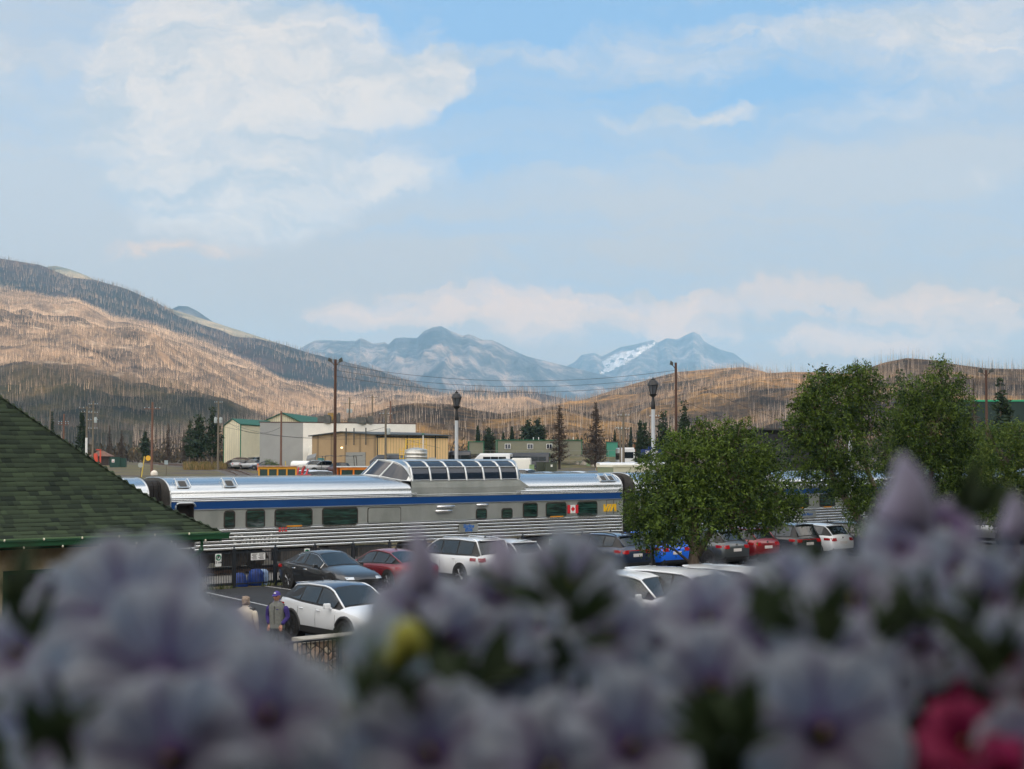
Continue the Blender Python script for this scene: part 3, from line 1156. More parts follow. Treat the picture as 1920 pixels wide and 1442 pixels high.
def carriage(name, u0, L, label, doors, windows, group='silver passenger carriages in one train', dome=None, blanks=(), near_detail=True):
    root = thing(name, tp(u0, -HW), ANG, label, 'train carriage', group)
    # ribbed skirt
    n = 6
    sec = []
    for k in range(n):
        za = ZB + (ZT - ZB) * k / n
        hgt = (ZT - ZB) / n
        for q in range(6):
            a = math.pi * q / 5
            sec.append((HW - 0.012 + 0.034 * math.sin(a), za + hgt * (0.11 + 0.72 * (1 - math.cos(a)) / 2)))
        sec.append((HW - 0.03, za + hgt * 0.86))
        sec.append((HW - 0.03, za + hgt * 1.04))
    dl, dr = doors
    x0s = dl[1] + 0.03 if dl else 0.0
    x1s = dr[0] - 0.03 if dr else L
    m1 = MB()
    extrude(m1, sec, x0s, x1s, 1)
    sk_ = m1.build('ribbed_skirt', [STEELK, GROOVE], root, smooth=60)
    for pl_ in sk_.data.polygons:
        if abs(abs(pl_.center.y) - (HW - 0.03)) < 0.004 or (abs(pl_.center.y) < HW - 0.006 and abs(pl_.normal.z) > 0.3):
            pl_.material_index = 1
    # window band
    m1 = MB()
    lo = MB()
    spans = [(0, dl[0]), (dl[1], dr[0]), (dr[1], L)] if dl and dr else ([(0, dl[0]), (dl[1], L)] if dl else ([(0, dr[0]), (dr[1], L)] if dr else [(0, L)]))
    for xa, xb in spans:
        if xb - xa < 0.02:
            continue
        extrude(m1, [(HW - 0.004, ZT - 0.01), (HW, ZT + 0.03), (HW, 2.76)], xa, xb)
        if xb - xa < 1.5:
            extrude(m1, [(HW - 0.02, 1.08), (HW - 0.004, 1.12), (HW - 0.004, ZT)], xa, xb)
    m1.build('window_band', [STEELB], root)
    m1 = MB()
    for xa, xb in spans:
        if xb - xa < 0.02:
            continue
        extrude(m1, [(HW, 2.76), (HW + 0.035, 2.775), (HW + 0.035, 2.80), (HW + 0.004, 2.82)], xa, xb)
        extrude(m1, [(HW, ZT - 0.02), (HW + 0.022, ZT - 0.005), (HW + 0.022, ZT + 0.02), (HW, ZT + 0.035)], xa, xb)
    m1.build('moulding', STEEL, root)
    m1 = MB()
    for xa, xb in spans:
        if xb - xa < 0.02:
            continue
        extrude(m1, [(HW + 0.002, 2.82), (HW + 0.004, BL1)], xa, xb)
    m1.build('blue_band', BLUE, root)
    # upper side and roof, with shallow ribs low on the roof
    rp_ = roof_pts()
    top = []
    zz = BL1
    for k in range(3):
        top += [(HW - 0.002, BL1 + k * 0.065), (HW + 0.012, BL1 + k * 0.065 + 0.02), (HW + 0.012, BL1 + k * 0.065 + 0.045), (HW - 0.002, BL1 + k * 0.065 + 0.06)]
    top += [p for p in rp_ if p[1] > BL1 + 0.2]
    m1 = MB()
    if dome:
        extrude(m1, top, 0, dome[0] + 0.2, 1)
        extrude(m1, top, dome[1] - 0.2, L, 1)
    else:
        extrude(m1, top, 0, L, 1)
    m1.build('roof', STEELR, root, smooth=50)
    m1 = MB()
    m1.box((L / 2, 0, 4.125), (L if not dome else 0.01, 0.5, 0.04))
    if not dome:
        m1.build('roof_walk', STEELB, root)
    # ends
    for xe, sgn in ((0.0, -1), (L, 1)):
        m1 = MB()
        prof = [(HW, 1.08), (HW, 3.32)] + [p for p in rp_ if p[1] > 3.33]
        poly = [(-y, z) for y, z in prof] + [(y, z) for y, z in reversed(prof[:-1])]
        m1.slab(poly, (xe, 0, 0), (0, 1, 0), (0, 0, 1), (sgn, 0, 0), 0.05)
        m1.build('end_wall', mat('weathered end wall', (0.13, 0.125, 0.115), 0.6, 0.3, (0.06, 0.055, 0.05), 2.5), root)
        m1 = MB()
        pl = rrect(1.5, 2.9, 0.35)
        for k in range(4):
            m1.slab([(a * (1 - 0.04 * (k % 2)), b_ + 2.55) for a, b_ in pl], (xe + sgn * (0.05 + 0.11 * k), 0, 0), (0, 1, 0), (0, 0, 1), (sgn, 0, 0), 0.10)
        m1.build('gangway_bellows', mat('black bellows', (0.02, 0.018, 0.018), 0.85), root)
        m1 = MB()
        ring = [p for p in rp_]
        path = [(xe, -y, z) for y, z in [(HW, 1.1)] + rp_] + [(xe, y, z) for y, z in reversed(rp_ + [])] + [(xe, HW, 1.1)]
        m1.tube(path, 0.03, 6)
        m1.build('end_trim', STEEL, root)
    # doorways
    for d in (dl, dr):
        if not d:
            continue
        cx, w = (d[0] + d[1]) / 2, d[1] - d[0]
        dd = MB()
        z0, z1 = 0.62, 3.02
        dd.box((cx, -HW + 0.45, (z0 + z1) / 2), (w, 0.04, z1 - z0))
        for xx in (d[0], d[1]):
            dd.box((xx, -HW + 0.23, (z0 + z1) / 2), (0.03, 0.44, z1 - z0))
        dd.box((cx, -HW + 0.23, z1), (w, 0.44, 0.03))
        door = dd.build('doorway', mat('dark vestibule', (0.03, 0.025, 0.024), 0.7), root)
        fr = MB()
        outer = rrect(w + 0.12, 2.0, 0.16)
        fr.tube([(cx + a, -HW - 0.01, 2.09 + b_) for a, b_ in outer if b_ > -0.9], 0.035, 6)
        fr.build('door_frame', STEEL, door)
        st = MB()
        for k in range(3):
            st.box((cx, -HW + 0.1 + 0.13 * k, 0.62 + 0.27 * k), (w, 0.28, 0.04))
        st.build('steps', STEELB, door)
        hr = MB()
        hr.tube([(d[1] + 0.05, -HW - 0.05, 1.3), (d[1] + 0.05, -HW - 0.05, 2.1)], 0.018, 6)
        hr.build('handrail', STEEL, door)
    for (x, z, w, h) in windows:
        add_window(root, x, z, w, h)
    # floor and equipment
    m1 = MB()
    m1.box((L / 2, 0, 1.15), (L, 2.7, 0.16))
    m1.build('underframe', DARK, root)
    rr = random.Random(int(u0 * 10) + 5)
    x = 5.2
    while x < L - 5.6:
        w = rr.uniform(0.8, 2.2)
        m1 = MB()
        if rr.random() < 0.3:
            m1.lathe([(0.05, -w / 2), (0.28, -w / 2 + 0.05), (0.28, w / 2 - 0.05), (0.05, w / 2)], (x + w / 2, -0.95, 0.78), 14, 0, 'x')
            m1.build('air_tank', DARK, root)
        else:
            m1.box((x + w / 2, -0.95, 0.76), (w, 0.8, rr.uniform(0.45, 0.62)))
            m1.box((x + w / 2, -1.36, 0.76), (w * 0.8, 0.03, 0.3))
            m1.build('equipment_box', mat('grey equipment', (0.07, 0.07, 0.07), 0.6, 0.3, (0.14, 0.12, 0.10), 3), root)
        x += w + rr.uniform(0.1, 0.8)
    bogie(root, 3.0)
    bogie(root, L - 3.0)
    return root


def su(px):
    return wall_u(px, 950) - U0


def wspec(l, r, t, b_, sink=0.05):
    xa, xb = su(l), su(r)
    pm = (l + r) / 2
    za, zb = wall_z(pm, b_), wall_z(pm, t)
    return ((xa + xb) / 2, (za + zb) / 2, xb - xa - 0.06, zb - za - 0.04)


LEN = U1 - U0
D0_, D1_ = su(775), su(973)      # straight glazed part of the dome
DF0, DR1 = su(706) , su(992)
wins = [wspec(421, 440, 959, 990), wspec(462, 496, 957, 989), wspec(516, 585, 955.5, 987), wspec(605, 670, 953, 984), wspec(893, 912, 955, 973),
        wspec(941, 960, 954, 971.5), wspec(981, 1007, 944, 970), wspec(1024, 1061, 943, 969), wspec(1083, 1119, 941, 967)]
skl = carriage('dome_carriage', U0, LEN, 'silver dome carriage with glazed roof dome, blue band and red maple leaf flag', ((su(332), su(364)), None), wins, dome=(D0_, D1_))

# dome --------------------------------------------------------------
FR0 = D0_ - 1.75            # foot of the raked front on the roof
RE1 = D1_ + 0.75
dsec = [(HW - 0.002, BL1), (HW + 0.012, BL1 + 0.02), (HW + 0.012, BL1 + 0.045), (HW - 0.002, BL1 + 0.06), (HW - 0.002, BL1 + 0.065), (HW + 0.012, BL1 + 0.085), (HW + 0.012, BL1 + 0.11), (HW, 3.25), (HW, 3.32), (HW - 0.01, 3.55), (HW - 0.05, 3.84)]
gl_lo, gl_hi = (HW - 0.09, 3.88), (HW - 0.26, 4.45)
up_lo, up_hi = (HW - 0.30, 4.49), (HW - 0.80, 4.76)
m1 = MB()
extrude(m1, dsec, D0_ - 0.1, D1_ + 0.12, 1)
m1.box(((D0_ + D1_) / 2, 0, 3.6), (D1_ - D0_, 2.6, 0.5))
# sloping shoulders at both ends of the side panel
m1.add([(D1_ + 0.1, -HW, 3.32), (D1_ + 0.1, -HW + 0.05, 3.84), (D1_ + 0.95, -HW + 0.01, 3.36)], [(0, 2, 1)])
m1.build('dome_side', STEELB, skl)
frm = MB()
dome_len = D1_ - D0_
bays = 6
domeo = MB()
extrude(domeo, [(HW - 0.05, 3.84), (HW - 0.05, 3.88), gl_lo], D0_ - 0.1, D1_ + 0.1)
# top skin
extrude(domeo, [(up_hi[0], up_hi[1]), (0.35, 4.83), (0.0, 4.845)], D0_, D1_ + 0.05)
dshell = domeo.build('dome_shell', STEEL, skl, smooth=50)
for s_ in (-1, 1):
    fr = MB()
    for k in range(bays + 1):
        x = D0_ + dome_len * k / bays
        pts = [(x + 0.0, s_ * (HW - 0.06), 3.84), (x, s_ * (gl_lo[0] + .01), gl_lo[1] + 0.05), (x, s_ * (HW - 0.15), 4.2), (x, s_ * (gl_hi[0] + .02), gl_hi[1]),
               (x, s_ * (up_lo[0] + .0), up_lo[1] + .02), (x, s_ * (1.02), 4.67), (x, s_ * up_hi[0], up_hi[1] + 0.01)]
        fr.tube(pts, 0.055, 6)
    fr.tube([(D0_ - 0.05, s_ * (gl_hi[0] + 0.0), 4.47), (D1_ + 0.05, s_ * (gl_hi[0] + 0.0), 4.47)], 0.045, 6)
    fr.tube([(D0_, s_ * up_hi[0], up_hi[1] + .01), (D1_, s_ * up_hi[0], up_hi[1] + .01)], 0.04, 6)
    fr.tube([(D0_, s_ * gl_lo[0], gl_lo[1]), (D1_, s_ * gl_lo[0], gl_lo[1])], 0.035, 6)
    fr.build('dome_frame', STEEL, skl, smooth=60)
    for k in range(bays):
        xa, xb = D0_ + dome_len * k / bays + 0.05, D0_ + dome_len * (k + 1) / bays - 0.05
        for (pa, pm_, pb) in ((gl_lo, (HW - 0.15, 4.2), gl_hi), (up_lo, (1.03, 4.655), up_hi)):
            g1 = MB()
            g1.add([(xa, s_ * pa[0], pa[1]), (xb, s_ * pa[0], pa[1]), (xb, s_ * pm_[0], pm_[1]), (xa, s_ * pm_[0], pm_[1]), (xb, s_ * pb[0], pb[1]), (xa, s_ * pb[0], pb[1])],
                   [(0, 1, 2, 3), (3, 2, 4, 5)])
            g1.build('dome_pane', DGLASS, skl, smooth=180)
# raked front and rear of the dome: foot curve on the roof and head curve at the top


def end_curve(x_mid, x_side, ys, zs):
    pts = []
    for y, z in zip(ys, zs):
        t_ = abs(y) / (HW - 0.06)
        pts.append(Vector((x_mid + (x_side - x_mid) * t_ ** 2.2, y, z)))
    return pts


NY = 12
ysf = [(-(HW - 0.06) + 2 * (HW - 0.06) * k / NY) for k in range(NY + 1)]


def roof_z(y):
    y = min(abs(y), HW - 0.001)
    rp2 = roof_pts(40)
    for (ya, za), (yb, zb) in zip(rp2[:-1], rp2[1:]):
        if yb <= y <= ya:
            return za + (zb - za) * (ya - y) / max(1e-6, ya - yb)
    return 4.12


def head_z(y):
    y = abs(y)
    return float(np.interp(y, [0, 0.35, up_hi[0], 1.03, up_lo[0], HW - 0.15, gl_lo[0], HW - 0.05], [4.845, 4.83, 4.77, 4.67, 4.49, 4.2, 3.88, 3.84]))


for (xf, xs_, sgn, nm) in ((FR0, D0_, -1, 'dome_front'), (RE1 + 0.1, D1_, 1, 'dome_rear')):
    foot, head = [], []
    for y in ysf:
        t_ = abs(y) / (HW - 0.06)
        foot.append(Vector((xf + (xs_ - xf) * t_ ** 2.6, y, roof_z(y) - 0.03 if t_ < 0.93 else 3.84)))
        hx = (xf + (xs_ - xf) * 0.50)
        head.append(Vector((hx + (xs_ - hx) * t_ ** 1.6, y, head_z(y) if t_ < 0.999 else 3.86)))
    sk = MB()
    vs = foot + head
    n = NY + 1
    sk.add(vs, [(k, k + 1, n + k + 1, n + k) for k in range(NY)])
    # roof of the sloping hood between head curve and the straight part
    tail = [Vector((xs_, y, head_z(y))) for y in ysf]
    sk.add(head + tail, [(k, k + 1, n + k + 1, n + k) for k in range(NY)])
    hood = sk.build(nm, STEEL, skl, smooth=60)

    def hp(s, t):
        """point of the raked face; s across -1..1, t from foot to head"""
        fi = (s + 1) / 2 * NY
        k = min(NY - 1, int(fi))
        w = fi - k
        a = foot[k].lerp(foot[k + 1], w)
        b_ = head[k].lerp(head[k + 1], w)
        return a.lerp(b_, t) + Vector((sgn * 0.02, 0, 0.012))
    for (sa, sb) in ((-0.93, -0.56), (-0.51, -0.03), (0.03, 0.51), (0.56, 0.93)):
        g1 = MB()
        N_ = 6
        vs = []
        for q in range(N_ + 1):
            s1 = sa + (sb - sa) * q / N_
            tl, th = 0.10, 0.90
            vs += [hp(s1, tl), hp(s1, th)]
        g1.add(vs, [(2 * q, 2 * q + 2, 2 * q + 3, 2 * q + 1) for q in range(N_)])
        g1.build('dome_pane', DGLASS, skl)
    tr = MB()
    for s1 in (-0.97, -0.535, 0.0, 0.535, 0.97):
        tr.tube([hp(s1, 0.02), hp(s1, 0.98)], 0.035, 6)
    tr.tube([hp(-1 + 2 * q / 16, 0.06) for q in range(17)], 0.03, 6)
    tr.tube([hp(-1 + 2 * q / 16, 0.97) for q in range(17)], 0.035, 6)
    tr.build('dome_trim', STEEL, skl, smooth=60)

# roof walk pieces, hatches and vents
m1 = MB()
m1.box((FR0 / 2, 0, 4.125), (FR0 - 0.2, 0.5, 0.04))
m1.build('roof_walk', STEELB, skl)
m1 = MB()
m1.box(((RE1 + LEN) / 2 + 0.2, 0, 4.125), (LEN - RE1 - 0.6, 0.5, 0.04))
m1.build('roof_walk', STEELB, skl)


def hatch(root, x, w=0.62):
    """small louvred hatch lying on the curve of the roof"""
    ya, yb = 1.43, 1.12
    a, b_ = Vector((x, -ya, roof_z(ya) + 0.03)), Vector((x, -yb, roof_z(yb) + 0.03))
    up = (b_ - a)
    nrm = Vector((0, -up.z, up.y * 1.0)).normalized()
    if nrm.z < 0:
        nrm = -nrm
    h = up.length
    up.normalize()
    m1_ = MB()
    m1_.slab([(p, q + h / 2) for p, q in rrect(w * 0.8, h * 1.1, 0.03)], a, (1, 0, 0), up, nrm, 0.05)
    hb = m1_.build('roof_hatch', STEEL, root)
    m2_ = MB()
    m2_.slab([(p, q + h / 2) for p, q in rrect(w * 0.52, h * 0.75, 0.05)], a + nrm * 0.05, (1, 0, 0), up, nrm, 0.012)
    m2_.build('hatch_louvre', mat('dark louvre', (0.06, 0.055, 0.05), 0.6), hb)
    m3_ = MB()
    for sx in (-1, 1):
        m3_.tube([a + Vector((sx * w * 0.46, 0, 0)), a + Vector((sx * w * 0.46, 0, 0)) + nrm * 0.12, b_ + Vector((sx * w * 0.46, 0, 0)) + nrm * 0.12 + up * .05, b_ + Vector((sx * w * 0.46, 0, 0)) + up * .1], 0.014, 5)
    m3_.build('grab_rail', STEEL, hb)


for px in (346, 434, 1136, 1150):
    hatch(skl, su(px))
for l, r, t, b_ in ((820, 850, 947, 952.5), (817, 845, 955, 961), (894, 913, 944, 949)):
    x, z, w, h = wspec(l, r, t, b_)
    m1 = MB()
    w_ = w + 0.06
    m1.tube([(x - w_ / 2, -HW, z), (x - w_ / 2 + .03, -HW - 0.1, z), (x - w_ / 2 + 0.12, -HW - 0.13, z), (x + w_ / 2 - 0.1, -HW - 0.13, z), (x + w_ / 2, -HW - 0.06, z)], 0.065, 10)
    m1.build('exhaust_pipe', mat('bright pipe', (0.85, 0.85, 0.85), 0.18, 1.0), skl, smooth=60)
x, z, w, h = wspec(689, 752, 951, 981.5)
m1 = MB()
pane(m1, x, z, w + 0.05, h + 0.05, 0.1, 0.012)
bp = m1.build('blanking_plate', GASKET, skl)
m1 = MB()
pane(m1, x, z, w - 0.02, h - 0.02, 0.09, 0.01, -HW - 0.012)
m1.build('plate_face', STEELB, bp)
for l, r, y_ in ((536, 567, 989.8), (1030, 1056, 972.8)):
    x, z, w, h = wspec(l, r, y_ - 1.2, y_ + 1.2)
    m1 = MB()
    m1.box((x, -HW - 0.03, ZT + 0.005), (w, 0.02, 0.055))
    m1.build('orange_marker', ORANGE, skl)
# name plate
x, z, w, h = wspec(860, 895, 987, 1001.5)
z = 1.62
m1 = MB()
m1.box((x, -HW - 0.035, z), (w + 0.05, 0.03, 0.40))
npl = m1.build('name_plate', STEELB, skl)
RX = (math.radians(90), 0, 0)
text_mesh('lettering', 'Skyline', 0.23, LETBLUE, npl, (x, -HW - 0.052, z + 0.085), RX, 0.004, 0.15, 0.008)
text_mesh('lettering', '8506', 0.22, LETBLUE, npl, (x, -HW - 0.052, z - 0.095), RX, 0.004, 0.15, 0.008)
# VIA letters cut as slanted bars
x, z, w, h = wspec(1131, 1156, 945, 959)
z += 0.0
W_, H_ = w * 1.06, 0.38
vl = MB()
s_ = W_ / 10.0


def bar(xa, xb, xc, xd):
    """bottom from xa to xb, top from xc to xd"""
    vl.slab([(x - W_ / 2 + xa * s_, z - H_ / 2), (x - W_ / 2 + xb * s_, z - H_ / 2), (x - W_ / 2 + xd * s_, z + H_ / 2), (x - W_ / 2 + xc * s_, z + H_ / 2)],
            (0, -HW - 0.001, 0), (1, 0, 0), (0, 0, 1), (0, -1, 0), 0.008)


bar(0.2, 1.9, 0.0, 1.5)
bar(0.9, 2.0, 3.0, 4.5)
bar(2.7, 4.1, 4.9, 6.4)
bar(4.8, 6.3, 7.0, 8.6)
bar(8.2, 9.8, 8.2, 9.8)
vl.build('operator_letters', YELLOW, skl)
# flag with maple leaf
x, z, w, h = wspec(1064, 1082.5, 946, 963)
w, h = 0.72, 0.42
for k, mm in ((0, REDP), (1, WHITEP), (2, REDP)):
    m1 = MB()
    wd = (0.19, 0.34, 0.19)[k]
    xx = x + (-0.265, 0, 0.265)[k]
    yy = -0.012 + (0.02, -0.02, 0.02)[k]
    m1.slab([(xx - wd / 2, z - h / 2), (xx + wd / 2, z - h / 2), (xx + wd / 2, z + h / 2), (xx - wd / 2, z + h / 2)], (0, -HW - 0.025, 0), (1, 0, 0), (0, 0, 1), (0, -1, 0), 0.012)
    fo = m1.build('flag_panel', mm, skl)
leaf = [(0, .5), (.08, .33), (.2, .38), (.16, .12), (.3, .24), (.34, .16), (.48, .18), (.42, .02), (.48, -.04), (.25, -.22), (.28, -.3), (.03, -.27), (.03, -.5)]
leafp = leaf + [(-a, b_) for a, b_ in reversed(leaf[1:])]
m1 = MB()
m1.slab([(x + a * 0.26, z + b_ * 0.30) for a, b_ in leafp][::-1], (0, -HW - 0.038, 0), (1, 0, 0), (0, 0, 1), (0, -1, 0), 0.008)
m1.build('maple_leaf', REDP, skl)
# pale lettering broken up by the ribs
PALE = mat('pale lettering', (0.42, 0.41, 0.38), 0.6)
cx_, cz_, cw_, ch_ = wspec(428, 540, 996, 1026)
text_mesh('lettering', 'Canada', 0.72, PALE, skl, (cx_ - 0.1, -HW + 0.004, 1.50), RX, 0.003, 0.0, 0.012, 1.05)
x, z, w, h = wspec(522, 539, 993, 1004)
for dx in (-0.15, 0.0, 0.15):
    m1 = MB()
    for zz in (1.93, 1.82):
        m1.box((x + dx, -HW - 0.022, zz), (0.10 if dx else 0.08, 0.012, 0.06))
    m1.build('flag_mark', REDP, skl)
m1 = MB()
m1.lathe([(0.0, -0.1), (0.14, -0.08), (0.15, 0.02), (0.1, 0.1), (0.02, 0.14)], (su(324), 0.2, 4.28), 12)
m1.build('roof_lamp', mat('cream enamel', (0.75, 0.68, 0.58), 0.4), skl, smooth=60)
m1 = MB()
x = su(331) - 0.16
m1.box((x, -HW - 0.01, 2.78), (0.12, 0.01, 0.12))
m1.build('car_number_plate', WHITEP, skl)
for l in (1137, 1150):
    x, z, w, h = wspec(l, l + 1, 941, 967)
    m1 = MB()
    m1.box((x, -HW - 0.002, 2.38), (0.025, 0.01, 0.72))
    m1.build('panel_seam', DARK, skl)

GAP = 0.95
wl_ = [(3.6 + 2.45 * k, 2.4, 1.35 if k % 3 else 0.8, 0.62) for k in range(8)]
c2 = carriage('sleeping_carriage', U1 + GAP, 25.2, 'silver carriage half hidden behind the round tree, next to the dome carriage', ((0.4, 1.15), None), wl_)
xc = wall_u(1547, 940) - (U1 + GAP)
x = wall_u(1512, 965) - (U1 + GAP)
m1 = MB()
m1.box((x, -HW - 0.035, 1.62), (1.6, 0.03, 0.36))
pn = m1.build('name_plate', STEELB, c2)
text_mesh('lettering', 'Lake Manor', 0.22, LETBLUE, pn, (x, -HW - 0.052, 1.62), RX, 0.004, 0.15, 0.006)
for k in range(8):
    m1 = MB()
    m1.box((3.6 + 2.45 * k, -HW - 0.03, ZT + 0.005), (0.7, 0.02, 0.055))
    m1.build('orange_marker', ORANGE, c2)
for k in range(3):
    hatch(c2, 4 + k * 7)
c3 = carriage('sleeping_carriage', U1 + GAP * 2 + 25.2, 25.2, 'silver carriage behind the leaning tree and the bright tree at the far right end', ((0.4, 1.15), None), wl_)
c4 = carriage('sleeping_carriage', U1 + GAP * 3 + 50.4, 25.2, 'silver carriage at the far right end of the train', ((0.4, 1.15), None), wl_)
c0 = carriage('sleeping_carriage', U0 - GAP - 25.2, 25.2, 'silver carriage whose end pokes out from behind the green shingle roof', (None, (24.0, 24.8)), wl_[:7])
hatch(c0, 25.2 - 1.2)
# ------------------------------------------------------------------ station building with the green shingle roof
EAVE_Z = 3.02


def ray_at_z(px, py, z):
    a, b_ = ray(px, py)
    Y = (z - EYE) / b_
    return Vector((a * Y, Y, z))


CORN = ray_at_z(413, 998, EAVE_Z)                  # eave corner nearest the viewer's right
ROOF_LEN = 24.0
HALF_W = 6.6
stn = thing('station_building', (CORN.x, CORN.y, 0), ANG, 'cream stucco building with green shingled hip roof at left edge', 'building')
# local frame: x along the eave (0 at the corner, negative to the left), y away from viewer
prof = [(0, 0.0), (0.30, 0.17), (0.65, 0.38), (1.0, 0.62), (1.4, 0.93), (2.0, 1.45), (HALF_W, 1.45 + (HALF_W - 2.0) * 0.92)]


def rh(t):
    return float(np.interp(t, [p[0] for p in prof], [p[1] for p in prof]))


base = MB()
ts = [0, .3, .65, 1.0, 1.4, 2.0, HALF_W]
vs, fs = [], []
for t_ in ts:
    z = EAVE_Z + rh(t_)
    vs += [(-ROOF_LEN, t_, z), (-t_, t_, z), (-t_, 2 * HALF_W - t_, z), (-ROOF_LEN, 2 * HALF_W - t_, z)]
for i in range(len(ts) - 1):
    o = i * 4
    for a in range(3):
        fs.append((o + a, o + a + 1, o + a + 5, o + a + 4))
base.add(vs, fs)
roofm = mat('dark green roof felt', (0.012, 0.022, 0.012), 0.9)
rf = base.build('roof', roofm, stn)
SH = mat('green asphalt shingle', (0.007, 0.015, 0.008), 0.93, 0, (0.040, 0.062, 0.030), tone=True, lo=0.0, hi=1.0, bump=0.5, bscale=60, bdist=0.01)
rg = random.Random(21)
Vs, Fs, tn = [], [], []


def shingle_face(fn, length_fn, ex=0.175):
    """fn(s, d) -> (point, normal) on the roof face, s along the eave, d up the slope in plan metres"""
    d = 0.0
    row = 0
    while d < HALF_W - 0.12:
        slope = (rh(d + 0.05) - rh(d)) / 0.05
        step = ex / math.sqrt(1 + slope * slope)
        s0, s1 = length_fn(d)
        s = s0 - rg.random() * 0.3
        while s < s1:
            w = rg.uniform(0.14, 0.42)
            a, b_ = max(s, s0), min(s + w - 0.006, s1)
            if b_ - a > 0.02:
                lift = 0.012 + (0.012 if rg.random() < 0.45 else 0)
                off = rg.uniform(-.006, .006)
                p = [fn(a, d + off), fn(b_, d + off), fn(b_, d + step * 1.25), fn(a, d + step * 1.25)]
                n_ = len(Vs)
                for q, (pt, nr) in enumerate(p):
                    Vs.append(pt + nr * (lift if q < 2 else 0.004))
                for q in (0, 1):
                    Vs.append(p[q][0] + p[q][1] * 0.0)
                Fs.append((n_, n_ + 1, n_ + 2, n_ + 3))
                Fs.append((n_ + 4, n_ + 5, n_ + 1, n_))
                tval = min(1, max(0, rg.gauss(0.42, 0.24)))
                tn.extend([tval, tval * 0.2])
            s += w
        d += step
        row += 1


def front(s, d):
    z = EAVE_Z + rh(d)
    sl = (rh(d + 0.02) - rh(max(0, d - 0.02))) / 0.04
    return Vector((s, d, z)), Vector((0, -sl, 1)).normalized()


def side(s, d):
    z = EAVE_Z + rh(d)
    sl = (rh(d + 0.02) - rh(max(0, d - 0.02))) / 0.04
    return Vector((-d, s, z)), Vector((sl, 0, 1)).normalized()


shingle_face(front, lambda d: (-15.0, -d))
shingle_face(side, lambda d: (d, 2 * HALF_W - d), 0.16)
sh = mesh_np('shingles', Vs, Fs, SH, rf, attr=tn)
hipm = MB()
d = 0.0
k = 0
tn2 = []
while d < 6.2:
    slp = 0.27
    a0, a1 = d, d + slp
    p0 = Vector((-a0, a0, EAVE_Z + rh(a0) + 0.05))
    p1 = Vector((-a1 - 0.02, a1 + 0.02, EAVE_Z + rh(a1) + 0.028))
    pA = Vector((-0.17, -0.0, -0.10))
    pB = Vector((0.0, 0.17, -0.10))
    hipm.add([p0 + pA, p0, p0 + pB, p1 + pA, p1, p1 + pB, p0 + pA - Vector((0, 0, .04)), p0 - Vector((0, 0, .04)), p0 + pB - Vector((0, 0, .04))],
             [(0, 1, 4, 3), (1, 2, 5, 4), (0, 6, 7, 1), (1, 7, 8, 2)])
    v_ = min(1, max(0, rg.gauss(0.55, 0.15)))
    tn2 += [v_, v_, 0.1, 0.1]
    d += slp
mh = mesh_np('hip_ridge', hipm.v, [f for f in hipm.f], SH, rf, attr=tn2)
# eave: fascia, gutter, drip edge
gut = MB()
GR = mat('dark green gutter paint', (0.008, 0.055, 0.022), 0.42, 0, (0.012, 0.075, 0.03), 2)
gut.prism([(-ROOF_LEN, -0.15), (0.18, -0.15), (0.18, 0.0), (-ROOF_LEN, 0.0)], EAVE_Z - 0.16, EAVE_Z - 0.03)
gut.prism([(-ROOF_LEN, -0.17), (0.20, -0.17), (0.20, -0.13), (-ROOF_LEN, -0.13)], EAVE_Z - 0.05, EAVE_Z - 0.005)
gut.build('gutter', GR, stn)
fas = MB()
fas.box((-ROOF_LEN / 2, 0.05, EAVE_Z - 0.12), (ROOF_LEN + 0.1, 0.06, 0.22))
fas.box((0.02, HALF_W, EAVE_Z - 0.12), (0.06, 2 * HALF_W, 0.22))
fas.build('fascia', mat('green fascia', (0.01, 0.06, 0.028), 0.5), stn)
de = MB()
de.box((-ROOF_LEN / 2, -0.025, EAVE_Z + 0.012), (ROOF_LEN, 0.05, 0.03))
de.build('drip_edge', mat('pale green trim', (0.10, 0.17, 0.08), 0.6), stn)
sof = MB()
sof.prism([(-ROOF_LEN, 0.02), (-0.02, 0.02), (-0.02, 2 * HALF_W), (-ROOF_LEN, 2 * HALF_W)], EAVE_Z - 0.20, EAVE_Z - 0.17)
sof.build('soffit', mat('brown soffit', (0.12, 0.08, 0.05), 0.8), stn)
WX = -1.55
wall = MB()
wall.box(((-ROOF_LEN + WX) / 2, HALF_W, (EAVE_Z - 0.2) / 2), (ROOF_LEN + WX, 2 * HALF_W - 2.6, EAVE_Z - 0.2))
wall.build('wall', mat('cream stucco', (0.52, 0.41, 0.25), 0.92, 0, (0.62, 0.50, 0.32), 6, bump=0.6, bscale=30, bdist=0.015), stn)
cb = MB()
cb.box((WX - 0.07, 1.29, (EAVE_Z - 0.2) / 2), (0.17, 0.06, EAVE_Z - 0.2))
cb.build('corner_board', mat('dark brown trim', (0.035, 0.028, 0.024), 0.7), stn)
dp = MB()
dp.tube([(-0.55, -0.06, EAVE_Z - 0.14), (-0.55, -0.05, EAVE_Z - 0.42), (-0.62, 0.15, EAVE_Z - 0.58), (-1.35, 1.1, EAVE_Z - 0.95), (-1.42, 1.2, EAVE_Z - 1.1), (-1.42, 1.2, 0.1)], 0.06, 10)
dp.build('downpipe', mat('green downpipe', (0.01, 0.07, 0.03), 0.45), stn)
for k in range(5):
    w_ = MB()
    w_.box((-4.5 - 3.6 * k, 1.28, 1.55), (1.3, 0.08, 1.3))
    wf = w_.build('window', mat('window frame green', (0.01, 0.06, 0.03), 0.5), stn)
    w_ = MB()
    w_.box((-4.5 - 3.6 * k, 1.23, 1.55), (1.1, 0.03, 1.1))
    w_.build('pane', DGLASS, wf)
